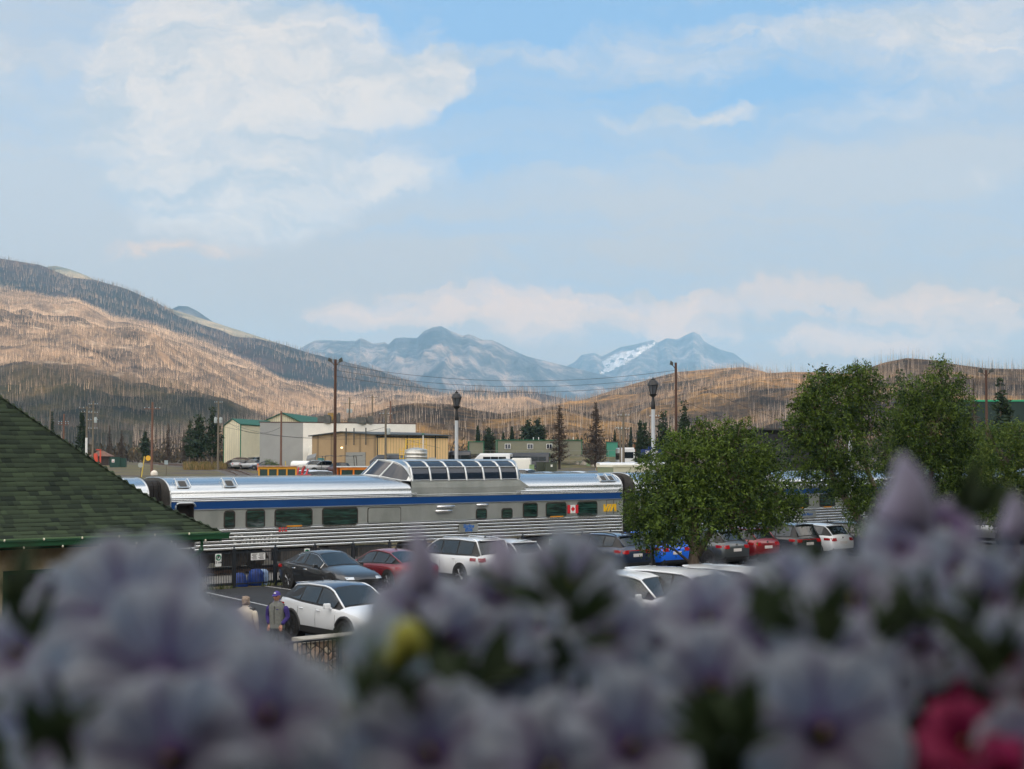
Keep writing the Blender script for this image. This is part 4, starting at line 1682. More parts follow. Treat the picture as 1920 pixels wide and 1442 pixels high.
# string of small bulbs under and on the gutter
bul = thing('string_lights', (CORN.x, CORN.y, 0), ANG, 'string of tiny pale bulbs clipped along the green gutter', 'string lights')
BULB = mat('frosted bulb', (0.80, 0.74, 0.58), 0.4)
cable = MB()
pts = []
for k in range(60):
    x = -0.25 - k * 0.2
    pts.append((x, -0.18, EAVE_Z - 0.025 + 0.012 * math.sin(k * 1.7)))
cable.tube(pts, 0.006, 4)
cable.build('cable', GR, bul)
for k in range(26):
    m1 = MB()
    m1.lathe([(0.005, -0.03), (0.022, -0.01), (0.02, 0.02), (0.006, 0.035)], (-0.5 - k * 0.47, -0.19 if k % 2 else -0.165, EAVE_Z + (0.0 if k % 2 else -0.185)), 8)
    m1.build('bulb', BULB, bul, smooth=180)

# ------------------------------------------------------------------ balcony the viewer stands on; unseen wall, canopy and screens added to shade the flowers
balc = thing('balcony', (0, 0, 0), 0, 'dark timber balcony with added unseen wall, canopy and screens shading the flower boxes', 'balcony')
TIM = mat('dark stained timber', (0.05, 0.042, 0.036), 0.8, 0, (0.08, 0.066, 0.055), 4, stretch=(1, 1, 8))
m1 = MB()
m1.box((0, -1.6, 5.2), (9, 0.12, 5.0))
m1.build('added_shade_wall', TIM, balc)
m1 = MB()
m1.box((0, -1.3, 7.25), (9, 1.7, 0.12))
m1.build('canopy', TIM, balc)
m1 = MB()
m1.box((0, -0.6, 3.35), (9, 2.6, 0.12))
m1.build('deck', TIM, balc)
for s_ in (-1, 1):
    m1 = MB()
    m1.box((s_ * 3.2, -1.2, 4.7), (0.12, 0.8, 2.6))
    m1.build('shade_screen', TIM, balc)
m1 = MB()
m1.box((0, 0.62, 3.92), (9, 0.10, 1.02))
m1.build('parapet', TIM, balc)
for k in range(-3, 4):
    m1 = MB()
    m1.box((k * 1.4, 0.62, 1.64), (0.14, 0.14, 3.28))
    m1.build('support_post', TIM, balc)

# ------------------------------------------------------------------ fence along the platform
FD = 4.6
FBLK = mat('blue black fence paint', (0.018, 0.022, 0.028), 0.45)
fence = thing('metal_fence', tp(0, FD), ANG, 'black metal picket fence between car park and platform', 'fence')


def fence_u(px):
    a, b_ = ray(px, 1040)
    ox, oy = -NV.x * (53.2 - FD), -NV.y * (53.2 - FD)
    return (a * oy - ox) / (TV.x - a * TV.y)


fpx = [439, 516, 589.5, 661.5, 732, 798, 860]
us = [fence_u(p) for p in fpx]
stp = (us[-1] - us[0]) / 6
posts = [us[0] + stp * k for k in range(-14, 44)]
for u in posts:
    m1 = MB()
    m1.box((u, 0, 0.72), (0.11, 0.11, 1.44))
    m1.lathe([(0.07, 0), (0.07, 0.03), (0.02, 0.05), (0.045, 0.09), (0.04, 0.13), (0.005, 0.16)], (u, 0, 1.44), 8)
    m1.build('fence_post', FBLK, fence)
for a_, b_ in zip(posts[:-1], posts[1:]):
    m1 = MB()
    w_ = b_ - a_ - 0.11
    for z in (0.14, 1.32):
        m1.box(((a_ + b_) / 2, 0, z), (w_, 0.035, 0.045))
    n_ = 24
    for k in range(n_):
        x = a_ + 0.055 + w_ * (k + 0.5) / n_
        m1.box((x, 0, 0.74), (0.018, 0.018, 1.30))
    m1.build('picket_panel', FBLK, fence)

# weeds along the foot of the fence
WEED = mat('roadside weeds', (0.03, 0.055, 0.012), 0.9, 0, (0.11, 0.13, 0.035), tone=True, lo=0, hi=1, transl=0.2)
rg = random.Random(5)
Vs, Fs, tn = [], [], []
for k in range(5200):
    u = rg.uniform(-14, 48)
    dn = mnoise.noise(Vector((u * 0.5, 0, 1)))
    if dn < rg.uniform(-0.5, 0.35):
        continue
    p = tp(u, FD + rg.gauss(0.12, 0.12))
    h = rg.uniform(0.05, 0.24) * (1.5 if dn > 0.35 else 1)
    an = rg.uniform(0, 6.28)
    w = 0.014
    n_ = len(Vs)
    dx, dy = math.cos(an) * w, math.sin(an) * w
    lx, ly = rg.uniform(-.1, .1), rg.uniform(-.1, .1)
    Vs += [p + Vector((-dx, -dy, 0)), p + Vector((dx, dy, 0)), p + Vector((lx + dx * .3, ly + dy * .3, h)), p + Vector((lx - dx * .3, ly - dy * .3, h))]
    Fs.append((n_, n_ + 1, n_ + 2, n_ + 3))
    tn.append(rg.random())
setp(mesh_np('weeds', Vs, Fs, WEED, attr=tn), 'fringe of green weeds along the foot of the platform fence', 'weeds', kind='stuff')


def fsign(px, py_t, py_b, w, kind, label, d=0.06):
    u = fence_u(px)
    a, b1 = ray(px, py_t)
    _, b2 = ray(px, py_b)
    p = tp(u, FD)
    z1, z0 = EYE + b1 * p.y, EYE + b2 * p.y
    h = z1 - z0
    q = tp(u, FD + d)
    s_ = thing('parking_sign' if kind == 'P' else 'notice_sign', (q.x, q.y, (z0 + z1) / 2), ANG, label, 'sign')
    m1 = MB()
    m1.slab(rrect(w, h, 0.03), (0, 0, 0), (1, 0, 0), (0, 0, 1), (0, -1, 0), 0.01)
    m1.build('sign_board', WHITEP, s_)
    if kind == 'P':
        r = w * 0.36
        m1 = MB()
        m1.tube([(r * math.cos(k * math.pi / 12), -0.013, h * 0.2 + r * math.sin(k * math.pi / 12)) for k in range(25)], 0.022, 6)
        m1.build('ring', GREENP, s_)
        text_mesh('letter', 'P', r * 1.75, BLACKP, s_, (0, -0.014, h * 0.2), RX, 0.003, 0, 0.01)
        text_mesh('lettering', '15 min', 0.12, BLACKP, s_, (0, -0.014, -h * 0.18), RX, 0.003, 0, 0.002)
    elif kind == 'N':
        for sx in (-1, 1):
            m1 = MB()
            for k in range(5):
                m1.box((sx * w * 0.24 - 0.03 * (k % 2), -0.012, h * (0.32 - 0.16 * k)), (w * (0.36 - 0.06 * (k % 3)), 0.004, 0.022))
            m1.build('text_lines', mat('small grey print', (0.12, 0.12, 0.12), 0.7), s_)
        m1 = MB()
        for z in (-h / 2, h / 2):
            m1.box((0, -0.006, z), (w, 0.016, 0.012))
        m1.build('sign_edge', BLACKP, s_)
    else:
        m1 = MB()
        m1.box((0, -0.013, h * 0.4), (w * 0.9, 0.006, h * 0.16))
        m1.build('green_header', GREENP, s_)
        m1 = MB()
        for k in range(3):
            m1.box((0, -0.013, h * (0.12 - 0.14 * k)), (w * 0.6, 0.004, 0.03))
        m1.build('text_lines', MATS['small grey print'], s_)
    return s_


fsign(408, 1038, 1062, 0.26, 'P', 'white parking sign with green ring on the fence left of the notice board')
fsign(482.5, 1036, 1050, 0.62, 'N', 'wide white notice board with two columns of print on the fence')
fsign(574, 1028, 1052, 0.25, 'P', 'white parking sign with green ring on the fence above the black sedan')
fsign(1031, 1008, 1022, 0.2, 'G', 'small white sign with green header on the fence under the dome carriage')
# blue tarpaulin bundles behind the fence
TARP = mat('blue tarpaulin', (0.006, 0.035, 0.22), 0.5, 0, (0.01, 0.06, 0.32), 3)
for px, w, h, lab, mm in ((463, 0.46, 0.50, 'round blue tarpaulin bundle behind the fence, left of the larger one', TARP),
                          (494, 0.50, 0.62, 'tall blue tarpaulin bundle behind the fence left of the black sedan', TARP),
                          (508, 0.24, 0.60, 'pale blue wrapped bundle beside the tall tarpaulin bundle', mat('pale blue plastic', (0.35, 0.5, 0.75), 0.4))):
    u = fence_u(px)
    p = tp(u, FD - 0.55)
    m1 = MB()
    nn, mm_ = 9, 14
    vs, fs = [], []
    for i in range(nn + 1):
        ph = math.pi / 2 * i / nn
        for k in range(mm_):
            th = 2 * math.pi * k / mm_
            rr_ = 1 + 0.16 * mnoise.noise(Vector((math.cos(th) * 1.7, math.sin(th) * 1.7 + px, i * 0.5)))
            vs.append((w * 0.62 * math.cos(th) * math.cos(ph) ** 0.5 * rr_, 0.4 * math.sin(th) * math.cos(ph) ** 0.5 * rr_, h * math.sin(ph) * (0.9 + 0.2 * rr_ - .1)))
    for i in range(nn):
        for k in range(mm_):
            a = i * mm_ + k
            b2 = i * mm_ + (k + 1) % mm_
            fs.append((a, b2, b2 + mm_, a + mm_))
    m1.add(vs, fs)
    o = m1.build('tarpaulin_bundle', mm, smooth=70)
    o.location = p
    o.rotation_euler = (0, 0, ANG)
    setp(o, lab, 'bundle')

# ------------------------------------------------------------------ near iron railing and stone wall
RD = None
pA = ray_at_z(505, 1207, 1.12)
rail_n = -(NV.x * pA.x + NV.y * pA.y)
uA = TV.x * pA.x + TV.y * pA.y
rail = thing('iron_railing', (pA.x, pA.y, 0), ANG, 'black iron railing in front of the low stone wall', 'railing')
m1 = MB()
for z in (0.12, 1.10):
    m1.box((4, 0, z), (14, 0.035, 0.04))
m1.build('rails', BLACKP, rail)
m1 = MB()
m1.v = []
for k in range(130):
    x = -3 + k * 0.108
    m1.box((x, 0, 0.6), (0.018, 0.018, 1.0))
m1.build('pickets', BLACKP, rail)
for k in range(7):
    m1 = MB()
    m1.box((-2.6 + 2.1 * k + 0.12, 0, 0.56), (0.07, 0.07, 1.14))
    m1.build('railing_post', BLACKP, rail)
STONE, t, b = node_mat('rubble stone')
co = t.nodes.new('ShaderNodeTexCoord')
vo = t.nodes.new('ShaderNodeTexVoronoi')
vo.inputs['Scale'].default_value = 4.2
t.links.new(co.outputs['Object'], vo.inputs['Vector'])
vd = t.nodes.new('ShaderNodeTexVoronoi')
vd.feature = 'DISTANCE_TO_EDGE'
vd.inputs['Scale'].default_value = 4.2
t.links.new(co.outputs['Object'], vd.inputs['Vector'])
sc_ = t.nodes.new('ShaderNodeSeparateColor')
t.links.new(vo.outputs['Color'], sc_.inputs[0])
cc = nramp(t, sc_.outputs[0], [(0.0, (0.10, 0.08, 0.065)), (0.4, (0.24, 0.17, 0.12)), (0.7, (0.33, 0.22, 0.16)), (1.0, (0.42, 0.36, 0.27))])
cc = nmix(t, nramp(t, vd.outputs['Distance'], [(0.02, 1.0), (0.05, 0.0)]), cc, (0.06, 0.055, 0.05))
t.links.new(cc, b.inputs['Base Color'])
b.inputs['Roughness'].default_value = 0.9
nbump(t, b, nramp(t, vd.outputs['Distance'], [(0.0, 0.0), (0.12, 1.0)]), 0.8, 0.05)
pW = ray_at_z(566, 1199, 0.78)
sw = thing('stone_wall', (pW.x, pW.y, 0), ANG, 'low rubble stone wall with pale concrete cap beside the white hatchback', 'wall')
m1 = MB()
m1.box((11, 0.2, 0.35), (22, 0.36, 0.70))
m1.build('stonework', STONE, sw)
m1 = MB()
for k in range(9):
    m1.box((1.22 + 2.45 * k, 0.2, 0.745), (2.43, 0.52, 0.085))
m1.build('cap', mat('pale concrete cap', (0.30, 0.28, 0.24), 0.9, 0, (0.40, 0.37, 0.32), 5, bump=0.3), sw)
# ------------------------------------------------------------------ vehicles
from mathutils.bvhtree import BVHTree

CARGLASS = mat('car glass', (0.012, 0.016, 0.018), 0.05, 0.0, spec=0.8)
PLASTIC = mat('black plastic', (0.018, 0.018, 0.019), 0.6)
TYRE = mat('tyre rubber', (0.016, 0.016, 0.016), 0.85)
RIM_S = mat('silver alloy', (0.45, 0.46, 0.48), 0.3, 0.9)
RIM_B = mat('dark alloy', (0.03, 0.03, 0.032), 0.35, 0.6)
TAIL = mat('red lamp lens', (0.32, 0.008, 0.012), 0.15)
HEADL = mat('clear lamp lens', (0.62, 0.66, 0.70), 0.12, 0.3)
PLATE = mat('licence plate', (0.66, 0.62, 0.60), 0.5)
CHROME = mat('chrome', (0.8, 0.8, 0.8), 0.15, 1.0)


def paint(name, col, metal=0.25, rough=0.32):
    return mat(name, col, rough, metal, coat=1.0)


P_BLACK = paint('black car paint', (0.012, 0.014, 0.020))
P_NAVY = paint('navy car paint', (0.012, 0.024, 0.060))
P_WHITE = paint('white car paint', (0.74, 0.76, 0.78), 0.0)
P_RED = paint('dark red car paint', (0.20, 0.012, 0.018))
P_GREY = paint('gunmetal car paint', (0.075, 0.085, 0.092), 0.5)
P_BLUE = paint('bright blue car paint', (0.005, 0.13, 0.75), 0.0)
P_SILV = paint('silver car paint', (0.36, 0.37, 0.38), 0.6)
P_CHAR = paint('charcoal car paint', (0.022, 0.025, 0.030), 0.3)
P_BEIGE = paint('champagne car paint', (0.42, 0.39, 0.33), 0.4)
P_MAROON = paint('brown car paint', (0.10, 0.03, 0.025), 0.3)

#        x,   zlow, zbelt, ztop, wlow, wbelt, wtop
SPEC = {
    'sedan': dict(L=4.86, st=[(0, .36, .50, .54, .50, .46, .38), (.10, .2, .60, .66, .80, .74, .6), (.45, .17, .72, .79, .90, .84, .70), (1.2, .17, .85, .92, .925, .87, .72),
                              (1.42, .17, .88, .955, .925, .87, .72), (2.25, .17, .91, 1.39, .925, .87, .57), (2.62, .17, .93, 1.45, .925, .87, .58), (3.0, .17, .94, 1.45, .925, .87, .57),
                              (3.55, .17, .96, 1.38, .925, .86, .54), (4.40, .18, .98, 1.03, .91, .83, .62), (4.74, .24, .94, .98, .85, .77, .6), (4.84, .34, .84, .88, .76, .70, .55), (4.86, .42, .7, .74, .70, .64, .5)],
                  ws=(4, 5), rw=(8, 9), cab=(4, 9), doors=[(1.75, 2.78), (2.86, 3.60), (3.66, 4.02)], wx=(.92, 3.92), wr=.345, tail=.86, head=.60),
    'hatch': dict(L=4.36, st=[(0, .40, .62, .66, .55, .50, .40), (.08, .24, .74, .80, .80, .74, .62), (.35, .2, .86, .92, .89, .83, .70), (1.0, .2, .95, 1.02, .912, .86, .72),
                              (1.12, .2, .97, 1.04, .912, .86, .72), (1.85, .2, 1.00, 1.50, .912, .86, .60), (2.2, .2, 1.01, 1.56, .912, .86, .62), (3.0, .2, 1.04, 1.56, .912, .86, .61),
                              (3.72, .2, 1.10, 1.50, .912, .85, .58), (4.12, .22, 1.10, 1.16, .89, .80, .60), (4.28, .30, .98, 1.02, .84, .76, .6), (4.36, .4, .8, .84, .76, .7, .5)],
                  ws=(4, 5), rw=(8, 9), cab=(4, 9), doors=[(1.42, 2.22), (2.30, 3.10), (3.16, 3.62)], wx=(.84, 3.50), wr=.35, tail=.95, head=.66),
    'suv': dict(L=4.68, st=[(0, .42, .66, .70, .55, .50, .42), (.08, .26, .80, .86, .82, .76, .64), (.35, .22, .94, 1.00, .92, .86, .74), (1.1, .22, 1.02, 1.09, .94, .89, .76),
                            (1.22, .22, 1.04, 1.11, .94, .89, .76), (1.92, .22, 1.06, 1.58, .94, .89, .64), (2.3, .22, 1.07, 1.66, .94, .89, .66), (3.3, .22, 1.10, 1.68, .94, .89, .66),
                            (4.12, .22, 1.14, 1.62, .94, .88, .63), (4.50, .25, 1.12, 1.17, .92, .84, .64), (4.62, .30, 1.00, 1.04, .87, .79, .62), (4.68, .42, .8, .84, .78, .72, .55)],
                ws=(4, 5), rw=(8, 9), cab=(4, 9), doors=[(1.52, 2.42), (2.50, 3.38), (3.46, 4.02)], wx=(.90, 3.74), wr=.37, tail=1.0, head=.78),
    'big': dict(L=5.02, st=[(0, .45, .80, .84, .60, .55, .46), (.06, .28, .95, 1.0, .88, .82, .70), (.3, .25, 1.02, 1.08, .96, .90, .78), (1.15, .24, 1.08, 1.15, .985, .93, .80),
                            (1.30, .24, 1.10, 1.17, .985, .93, .80), (1.95, .24, 1.12, 1.66, .985, .93, .70), (2.3, .24, 1.12, 1.76, .985, .93, .72), (3.6, .24, 1.13, 1.79, .985, .93, .72),
                            (4.66, .24, 1.15, 1.75, .985, .92, .70), (4.90, .28, 1.13, 1.19, .96, .88, .70), (4.98, .34, 1.0, 1.05, .92, .85, .66), (5.02, .46, .8, .84, .84, .78, .6)],
                ws=(4, 5), rw=(8, 9), cab=(4, 9), doors=[(1.62, 2.58), (2.66, 3.62), (3.70, 4.56)], wx=(.98, 3.92), wr=.39, tail=1.05, head=.92),
    'pickup': dict(L=5.7, st=[(0, .5, .9, .94, .70, .65, .55), (.06, .34, 1.05, 1.10, .93, .88, .75), (.3, .30, 1.14, 1.19, .99, .93, .80), (1.3, .3, 1.18, 1.24, 1.0, .95, .82),
                              (1.45, .3, 1.2, 1.26, 1.0, .95, .82), (2.05, .3, 1.22, 1.78, 1.0, .95, .72), (2.3, .3, 1.22, 1.86, 1.0, .95, .74), (3.2, .3, 1.22, 1.88, 1.0, .95, .74),
                              (3.62, .3, 1.22, 1.80, 1.0, .95, .72), (3.78, .3, 1.22, 1.24, 1.0, .95, .80), (5.62, .3, 1.24, 1.25, 1.0, .95, .80), (5.7, .5, 1.1, 1.15, .96, .9, .75)],
                   ws=(4, 5), rw=(8, 9), cab=(4, 9), doors=[(1.8, 2.66), (2.76, 3.5)], wx=(1.05, 4.55), wr=.41, tail=1.0, head=.95),
    'van': dict(L=5.4, st=[(0, .4, .8, .84, .7, .65, .55), (.06, .28, .95, 1.0, .9, .85, .72), (.3, .25, 1.08, 1.14, .97, .92, .78), (.75, .25, 1.18, 1.25, 1.0, .95, .82),
                           (.85, .25, 1.2, 1.28, 1.0, .95, .82), (1.55, .25, 1.22, 1.95, 1.0, .95, .78), (1.8, .25, 1.22, 2.03, 1.0, .95, .82), (4.0, .25, 1.22, 2.06, 1.0, .95, .82),
                           (5.22, .25, 1.22, 2.04, 1.0, .95, .82), (5.36, .28, 1.22, 1.30, .98, .93, .8), (5.4, .4, 1.0, 1.05, .95, .9, .7)],
                ws=(4, 5), rw=(8, 9), cab=(4, 9), doors=[(1.2, 2.1), (2.3, 3.4), (3.5, 4.4), (4.5, 5.1)], wx=(.9, 4.2), wr=.37, tail=1.2, head=.8),
}


def car_rings(sp):
    L = sp['L']
    rings = []
    for i, (x, zl, zb, zt, wl_, wb, wt) in enumerate(sp['st']):
        c0, c1 = sp['cab']
        X = L / 2 - x
        cabn = c0 < i < c1
        half = [(0, zl + .02), (wl_ * .9, zl), (wl_ * .985, zl + min(.17, (zb - zl) * .35)), (wl_, (zl + zb) / 2 + .05), (wl_ * .985, zb - .09 if zb - zl > .4 else zb - .03),
                (wb, zb), (wt, zt - (.05 if cabn else .02)), (wt * .76, zt - (.004 if cabn else 0)), (0, zt + (.025 if cabn else .02))]
        rings.append([Vector((X, y, z)) for y, z in half])
    return rings


def decal(bvh, side, a, b_, w, h, th=0.012, shape=None, n=5):
    """a patch w x h that follows the body; side: 'rear','front' (a=y), '+y','-y' (a=x)"""
    n = max(2, n)
    out, inn = [], []
    for j in range(3):
        for i in range(n):
            fa, fb = i / (n - 1) - .5, j / 2 - .5
            aa, bb = a + fa * w, b_ + fb * h
            if shape:
                aa, bb = shape(fa, fb, aa, bb)
            if side == 'rear':
                o_, d_ = Vector((-6, aa, bb)), Vector((1, 0, 0))
            elif side == 'front':
                o_, d_ = Vector((6, aa, bb)), Vector((-1, 0, 0))
            elif side == '+y':
                o_, d_ = Vector((aa, 4, bb)), Vector((0, -1, 0))
            else:
                o_, d_ = Vector((aa, -4, bb)), Vector((0, 1, 0))
            hit = bvh.ray_cast(o_, d_)
            p = hit[0] if hit[0] is not None else (o_ + d_ * (4 if side in ('+y', '-y') else 6))
            out.append(p - d_ * th)
            inn.append(p + d_ * 0.03)
    m_ = MB()
    vs = out + inn
    N_ = len(out)
    fs = []
    for j in range(2):
        for i in range(n - 1):
            k = j * n + i
            fs.append((k, k + 1, k + n + 1, k + n))
    bd = list(range(n)) + [n - 1 + n * j for j in (1, 2)] + [2 * n + i for i in range(n - 2, -1, -1)] + [n]
    for q in range(len(bd)):
        p_, r_ = bd[q], bd[(q + 1) % len(bd)]
        fs.append((p_, r_, r_ + N_, p_ + N_))
    m_.add(vs, fs)
    return m_


def wheel(parent, x, y, r, w=0.23, rim=None, spokes=5, sgn=1):
    t_ = MB()
    prof_ = [(r * .62, -w / 2), (r * .93, -w / 2), (r, -w * .36), (r, w * .36), (r * .93, w / 2), (r * .66, w / 2), (r * .62, w * .3)]
    t_.lathe([(a, b_ * sgn) for a, b_ in prof_], (0, 0, 0), 24, 0, 'y')
    wo_ = bpy.data.objects.new('wheel', None)
    COL.objects.link(wo_)
    wo_.parent = parent
    wo_.location = (x, y, r)
    t_.build('tyre', TYRE, wo_, smooth=40)
    rm = MB()
    rm.lathe([(r * .66, sgn * w * .20), (r * .66, sgn * w * .46), (r * .60, sgn * w * .46), (r * .58, sgn * w * .22)], (0, 0, 0), 24, 0, 'y')
    for k in range(spokes):
        an = 2 * math.pi * k / spokes
        for da in (-.13, .13):
            ca, sa = math.cos(an + da), math.sin(an + da)
            rm.tube([(0.05 * r * ca, sgn * w * .38, 0.05 * r * sa), (r * .62 * ca, sgn * w * .42, r * .62 * sa)], r * .055, 4, 0, caps=False)
    rm.lathe([(r * .15, sgn * w * .3), (r * .13, sgn * w * .46), (0.01, sgn * w * .47)], (0, 0, 0), 10, 0, 'y')
    rm.build('rim', rim or RIM_S, wo_, smooth=40)
    return wo_


def make_car(kind, pm, label, cat, loc, rz, rim=None, name=None, group=None, rails=False, roof=None, detail=True, clad=True, arch_clad=False, plate_front=False, light=None, wing=False, chrome_line=False):
    sp = SPEC[kind]
    L = sp['L']
    nm = name or {'sedan': 'sedan', 'hatch': 'hatchback', 'suv': 'parked_suv', 'big': 'large_suv', 'pickup': 'pickup_truck', 'van': 'passenger_van'}[kind]
    root = thing(nm, loc, rz, label, cat, group)
    rings = car_rings(sp)
    n = len(rings[0])
    vs, fs, ms = [], [], []
    for rg_ in rings:
        vs += rg_
        vs += [Vector((p.x, -p.y, p.z)) for p in rg_[1:-1]]
    per = n + n - 2

    def idx(i, k):      # k 0..n-1 on +y side, -1..-(n-2) on -y side
        if k >= 0:
            return i * per + k
        return i * per + n + (-k) - 1
    order = list(range(n)) + [-(k) for k in range(n - 2, 0, -1)]
    c0, c1 = sp['cab']
    for i in range(len(rings) - 1):
        for q in range(len(order)):
            a, b_ = order[q], order[(q + 1) % len(order)]
            fs.append((idx(i, a), idx(i, b_), idx(i + 1, b_), idx(i + 1, a)))
            sa, sb = abs(a), abs(b_)
            seg = min(sa, sb)
            mi = 0
            if seg in (0, 1) and clad:
                mi = 1
            if seg == 5 and c0 <= i < c1:
                mi = 1
            if seg >= 6 and roof and c0 <= i < c1:
                mi = 2
            if seg >= 6 and (i == sp['ws'][0] or i == sp['rw'][0]):
                mi = 1
            ms.append(mi)
    fs.append(tuple(idx(0, k) for k in reversed(order)))
    ms.append(0)
    fs.append(tuple(idx(len(rings) - 1, k) for k in order))
    ms.append(0)
    me = MB()
    me.v, me.f, me.m = [tuple(v) for v in vs], fs, ms
    mats_ = [pm, PLASTIC] + ([roof] if roof else [])
    body = me.build('body', mats_, root, smooth=38)
    bvh = BVHTree.FromPolygons([tuple(v) for v in vs], fs)

    def ringpt(x, k0, k1, s):
        """point on the shell at distance x from the nose, s of the way between ring points k0 and k1"""
        st = sp['st']
        for i in range(len(st) - 1):
            if st[i][0] <= x <= st[i + 1][0]:
                t_ = (x - st[i][0]) / (st[i + 1][0] - st[i][0])
                A = rings[i][k0].lerp(rings[i][k1], s)
                B = rings[i + 1][k0].lerp(rings[i + 1][k1], s)
                return A.lerp(B, t_)
        return rings[-1][k0]
    # side windows
    for sg in (1, -1):
        for (xa, xb) in sp['doors']:
            m_ = MB()
            vv = []
            N_ = 5
            for q in range(N_ + 1):
                x = xa + (xb - xa) * q / N_
                for s in (.10, .5, .90):
                    p = ringpt(x, 5, 6, s) + Vector((0, 0.008 if s < .8 else .012, 0.004))
                    vv.append(Vector((p.x, p.y * sg, p.z)))
            m_.add(vv, [(3 * q + r_, 3 * q + 3 + r_, 3 * q + 4 + r_, 3 * q + 1 + r_) for q in range(N_) for r_ in (0, 1)])
            m_.build('side_window', CARGLASS, root, smooth=180)
        if detail:
            # pillars, roof edge and belt line
            m_ = MB()
            xa_, xb_ = sp['st'][c0][0], sp['st'][c1][0]
            pts = []
            for q in range(15):
                x = xa_ + (xb_ - xa_) * q / 14
                p = ringpt(x, 5, 6, 1.0)
                pts.append(Vector((p.x, p.y * sg, p.z)))
            m_.tube(pts, 0.028, 6)
            m_.build('roof_edge', roof if (roof and not wing) else pm, root, smooth=180)
            if chrome_line:
                m_ = MB()
                lp = [Vector((q_.x, q_.y * sg, q_.z)) for q_ in [ringpt(xa_ + .25 + (xb_ - xa_ - .6) * q / 12, 5, 6, .0) for q in range(13)]]
                hp_ = [Vector((q_.x, (q_.y + .012) * sg, q_.z)) for q_ in [ringpt(xa_ + .28 + (xb_ - xa_ - .62) * q / 12, 5, 6, .93) for q in range(13)]]
                m_.tube(lp[:] + list(reversed(hp_)) + [lp[0]], 0.011, 5)
                m_.build('window_trim', CHROME, root)
            if rails:
                m_ = MB()
                x1, x2 = sp['st'][5][0] + .25, sp['st'][8][0] - .1
                pts = []
                for q in range(9):
                    p = ringpt(x1 + (x2 - x1) * q / 8, 6, 7, .5)
                    pts.append(Vector((p.x, p.y * sg, p.z + (0.055 if 0 < q < 8 else -0.02))))
                m_.tube(pts, 0.02, 6)
                m_.build('roof_rail', CHROME if rails == 2 else PLASTIC, root, smooth=180)
            # mirror
            m_ = MB()
            p = ringpt(sp['st'][c0][0] + .42, 5, 6, 0)
            m_.box((p.x, sg * (p.y + .13), p.z + .07), (.12, .20, .14), top=(.8, .9))
            m_.box((p.x + .01, sg * (p.y + .03), p.z + .0), (.06, .12, .05))
            m_.build('wing_mirror', pm, root, bevel=0.03)
            hp0 = []
            for (xa, xb) in sp['doors'][:2]:
                X = L / 2 - (xb - .12)
                zz = sp['st'][c0][2] - .06 + .03
                m_ = MB()
                h_ = bvh.ray_cast(Vector((X, 4 * sg, zz - .05)), Vector((0, -sg, 0)))
                if h_[0] is not None:
                    m_.tube([h_[0] + Vector((-.09, 0, 0)), h_[0] + Vector((-.07, sg * .03, 0)), h_[0] + Vector((.07, sg * .03, 0)), h_[0] + Vector((.09, 0, 0))], 0.013, 5)
                    m_.build('door_handle', pm if not chrome_line else CHROME, root)
            # door seams
            m_ = MB()
            for X in (sp['doors'][0][0] - .12, sp['doors'][0][1] + .04, sp['doors'][1][1] + .05):
                pts = []
                for zz in (.36, .5, .65, .8, .93):
                    h_ = bvh.ray_cast(Vector((L / 2 - X, 4 * sg, zz)), Vector((0, -sg, 0)))
                    if h_[0] is not None:
                        pts.append(h_[0] + Vector((0, sg * .001, 0)))
                if len(pts) > 1:
                    m_.tube(pts, 0.0055, 4)
            m_.build('door_seam', PLASTIC, root)
    # windscreens
    for key, nmw in (('ws', 'windscreen'), ('rw', 'rear_window')):
        i0, i1 = sp[key]
        A, B = rings[i0], rings[i1]
        vv = []
        N_ = 10
        for q in range(N_ + 1):
            f = -1 + 2 * q / N_

            def pt(R_, f=f):
                y = abs(f)
                w6 = R_[6].lerp(R_[7], max(0, min(1, (1 - y) / .26))) if y > .74 else R_[7].lerp(R_[8], (0.74 - y) / .74)
                return Vector((w6.x, w6.y * (1 if f > 0 else -1), w6.z))
            a, b_ = pt(A), pt(B)
            nrm = Vector(((1 if key == 'ws' else -1) * .5, 0, .86))
            vv += [a.lerp(b_, .06) + nrm * .012, a.lerp(b_, .94) + nrm * .012]
        vv2 = []
        for k_, v_ in enumerate(vv):
            vv2.append(Vector((v_.x, v_.y * .965, v_.z)))
        m_ = MB()
        m_.add(vv2, [(2 * q, 2 * q + 2, 2 * q + 3, 2 * q + 1) for q in range(N_)])
        m_.build(nmw, CARGLASS, root, smooth=180)
    # wheels with arches
    for X in sp['wx']:
        for sg in (1, -1):
            wlow = .94 if kind != 'sedan' else .925
            wl2 = sp['st'][6][4]
            m_ = MB()
            m_.lathe([(0.02, -.25 * sg), (sp['wr'] + .075, -.25 * sg), (sp['wr'] + .075, 0.004 * sg), (sp['wr'] + .03, 0.006 * sg), (0.02, 0.0)], (L / 2 - X, sg * wl2, sp['wr'] + .02), 24, 0, 'y')
            m_.build('wheel_arch', PLASTIC, root, smooth=40)
            if arch_clad:
                m_ = MB()
                pts = []
                for q in range(13):
                    an = math.pi * q / 12
                    pts.append(Vector((L / 2 - X + (sp['wr'] + .10) * math.cos(an), sg * (wl2 - .01), sp['wr'] + (sp['wr'] + .10) * math.sin(an) * 1.0)))
                m_.tube([pts[0] - Vector((0, 0, .12))] + pts + [pts[-1] - Vector((0, 0, .12))], .055, 6)
                m_.build('arch_cladding', PLASTIC, root, smooth=180)
            wheel(root, L / 2 - X, sg * (wl2 - .105), sp['wr'], rim=rim, sgn=sg)
    if not detail:
        tl = [(.86, .16)]
    # lamps
    tz = sp['tail']
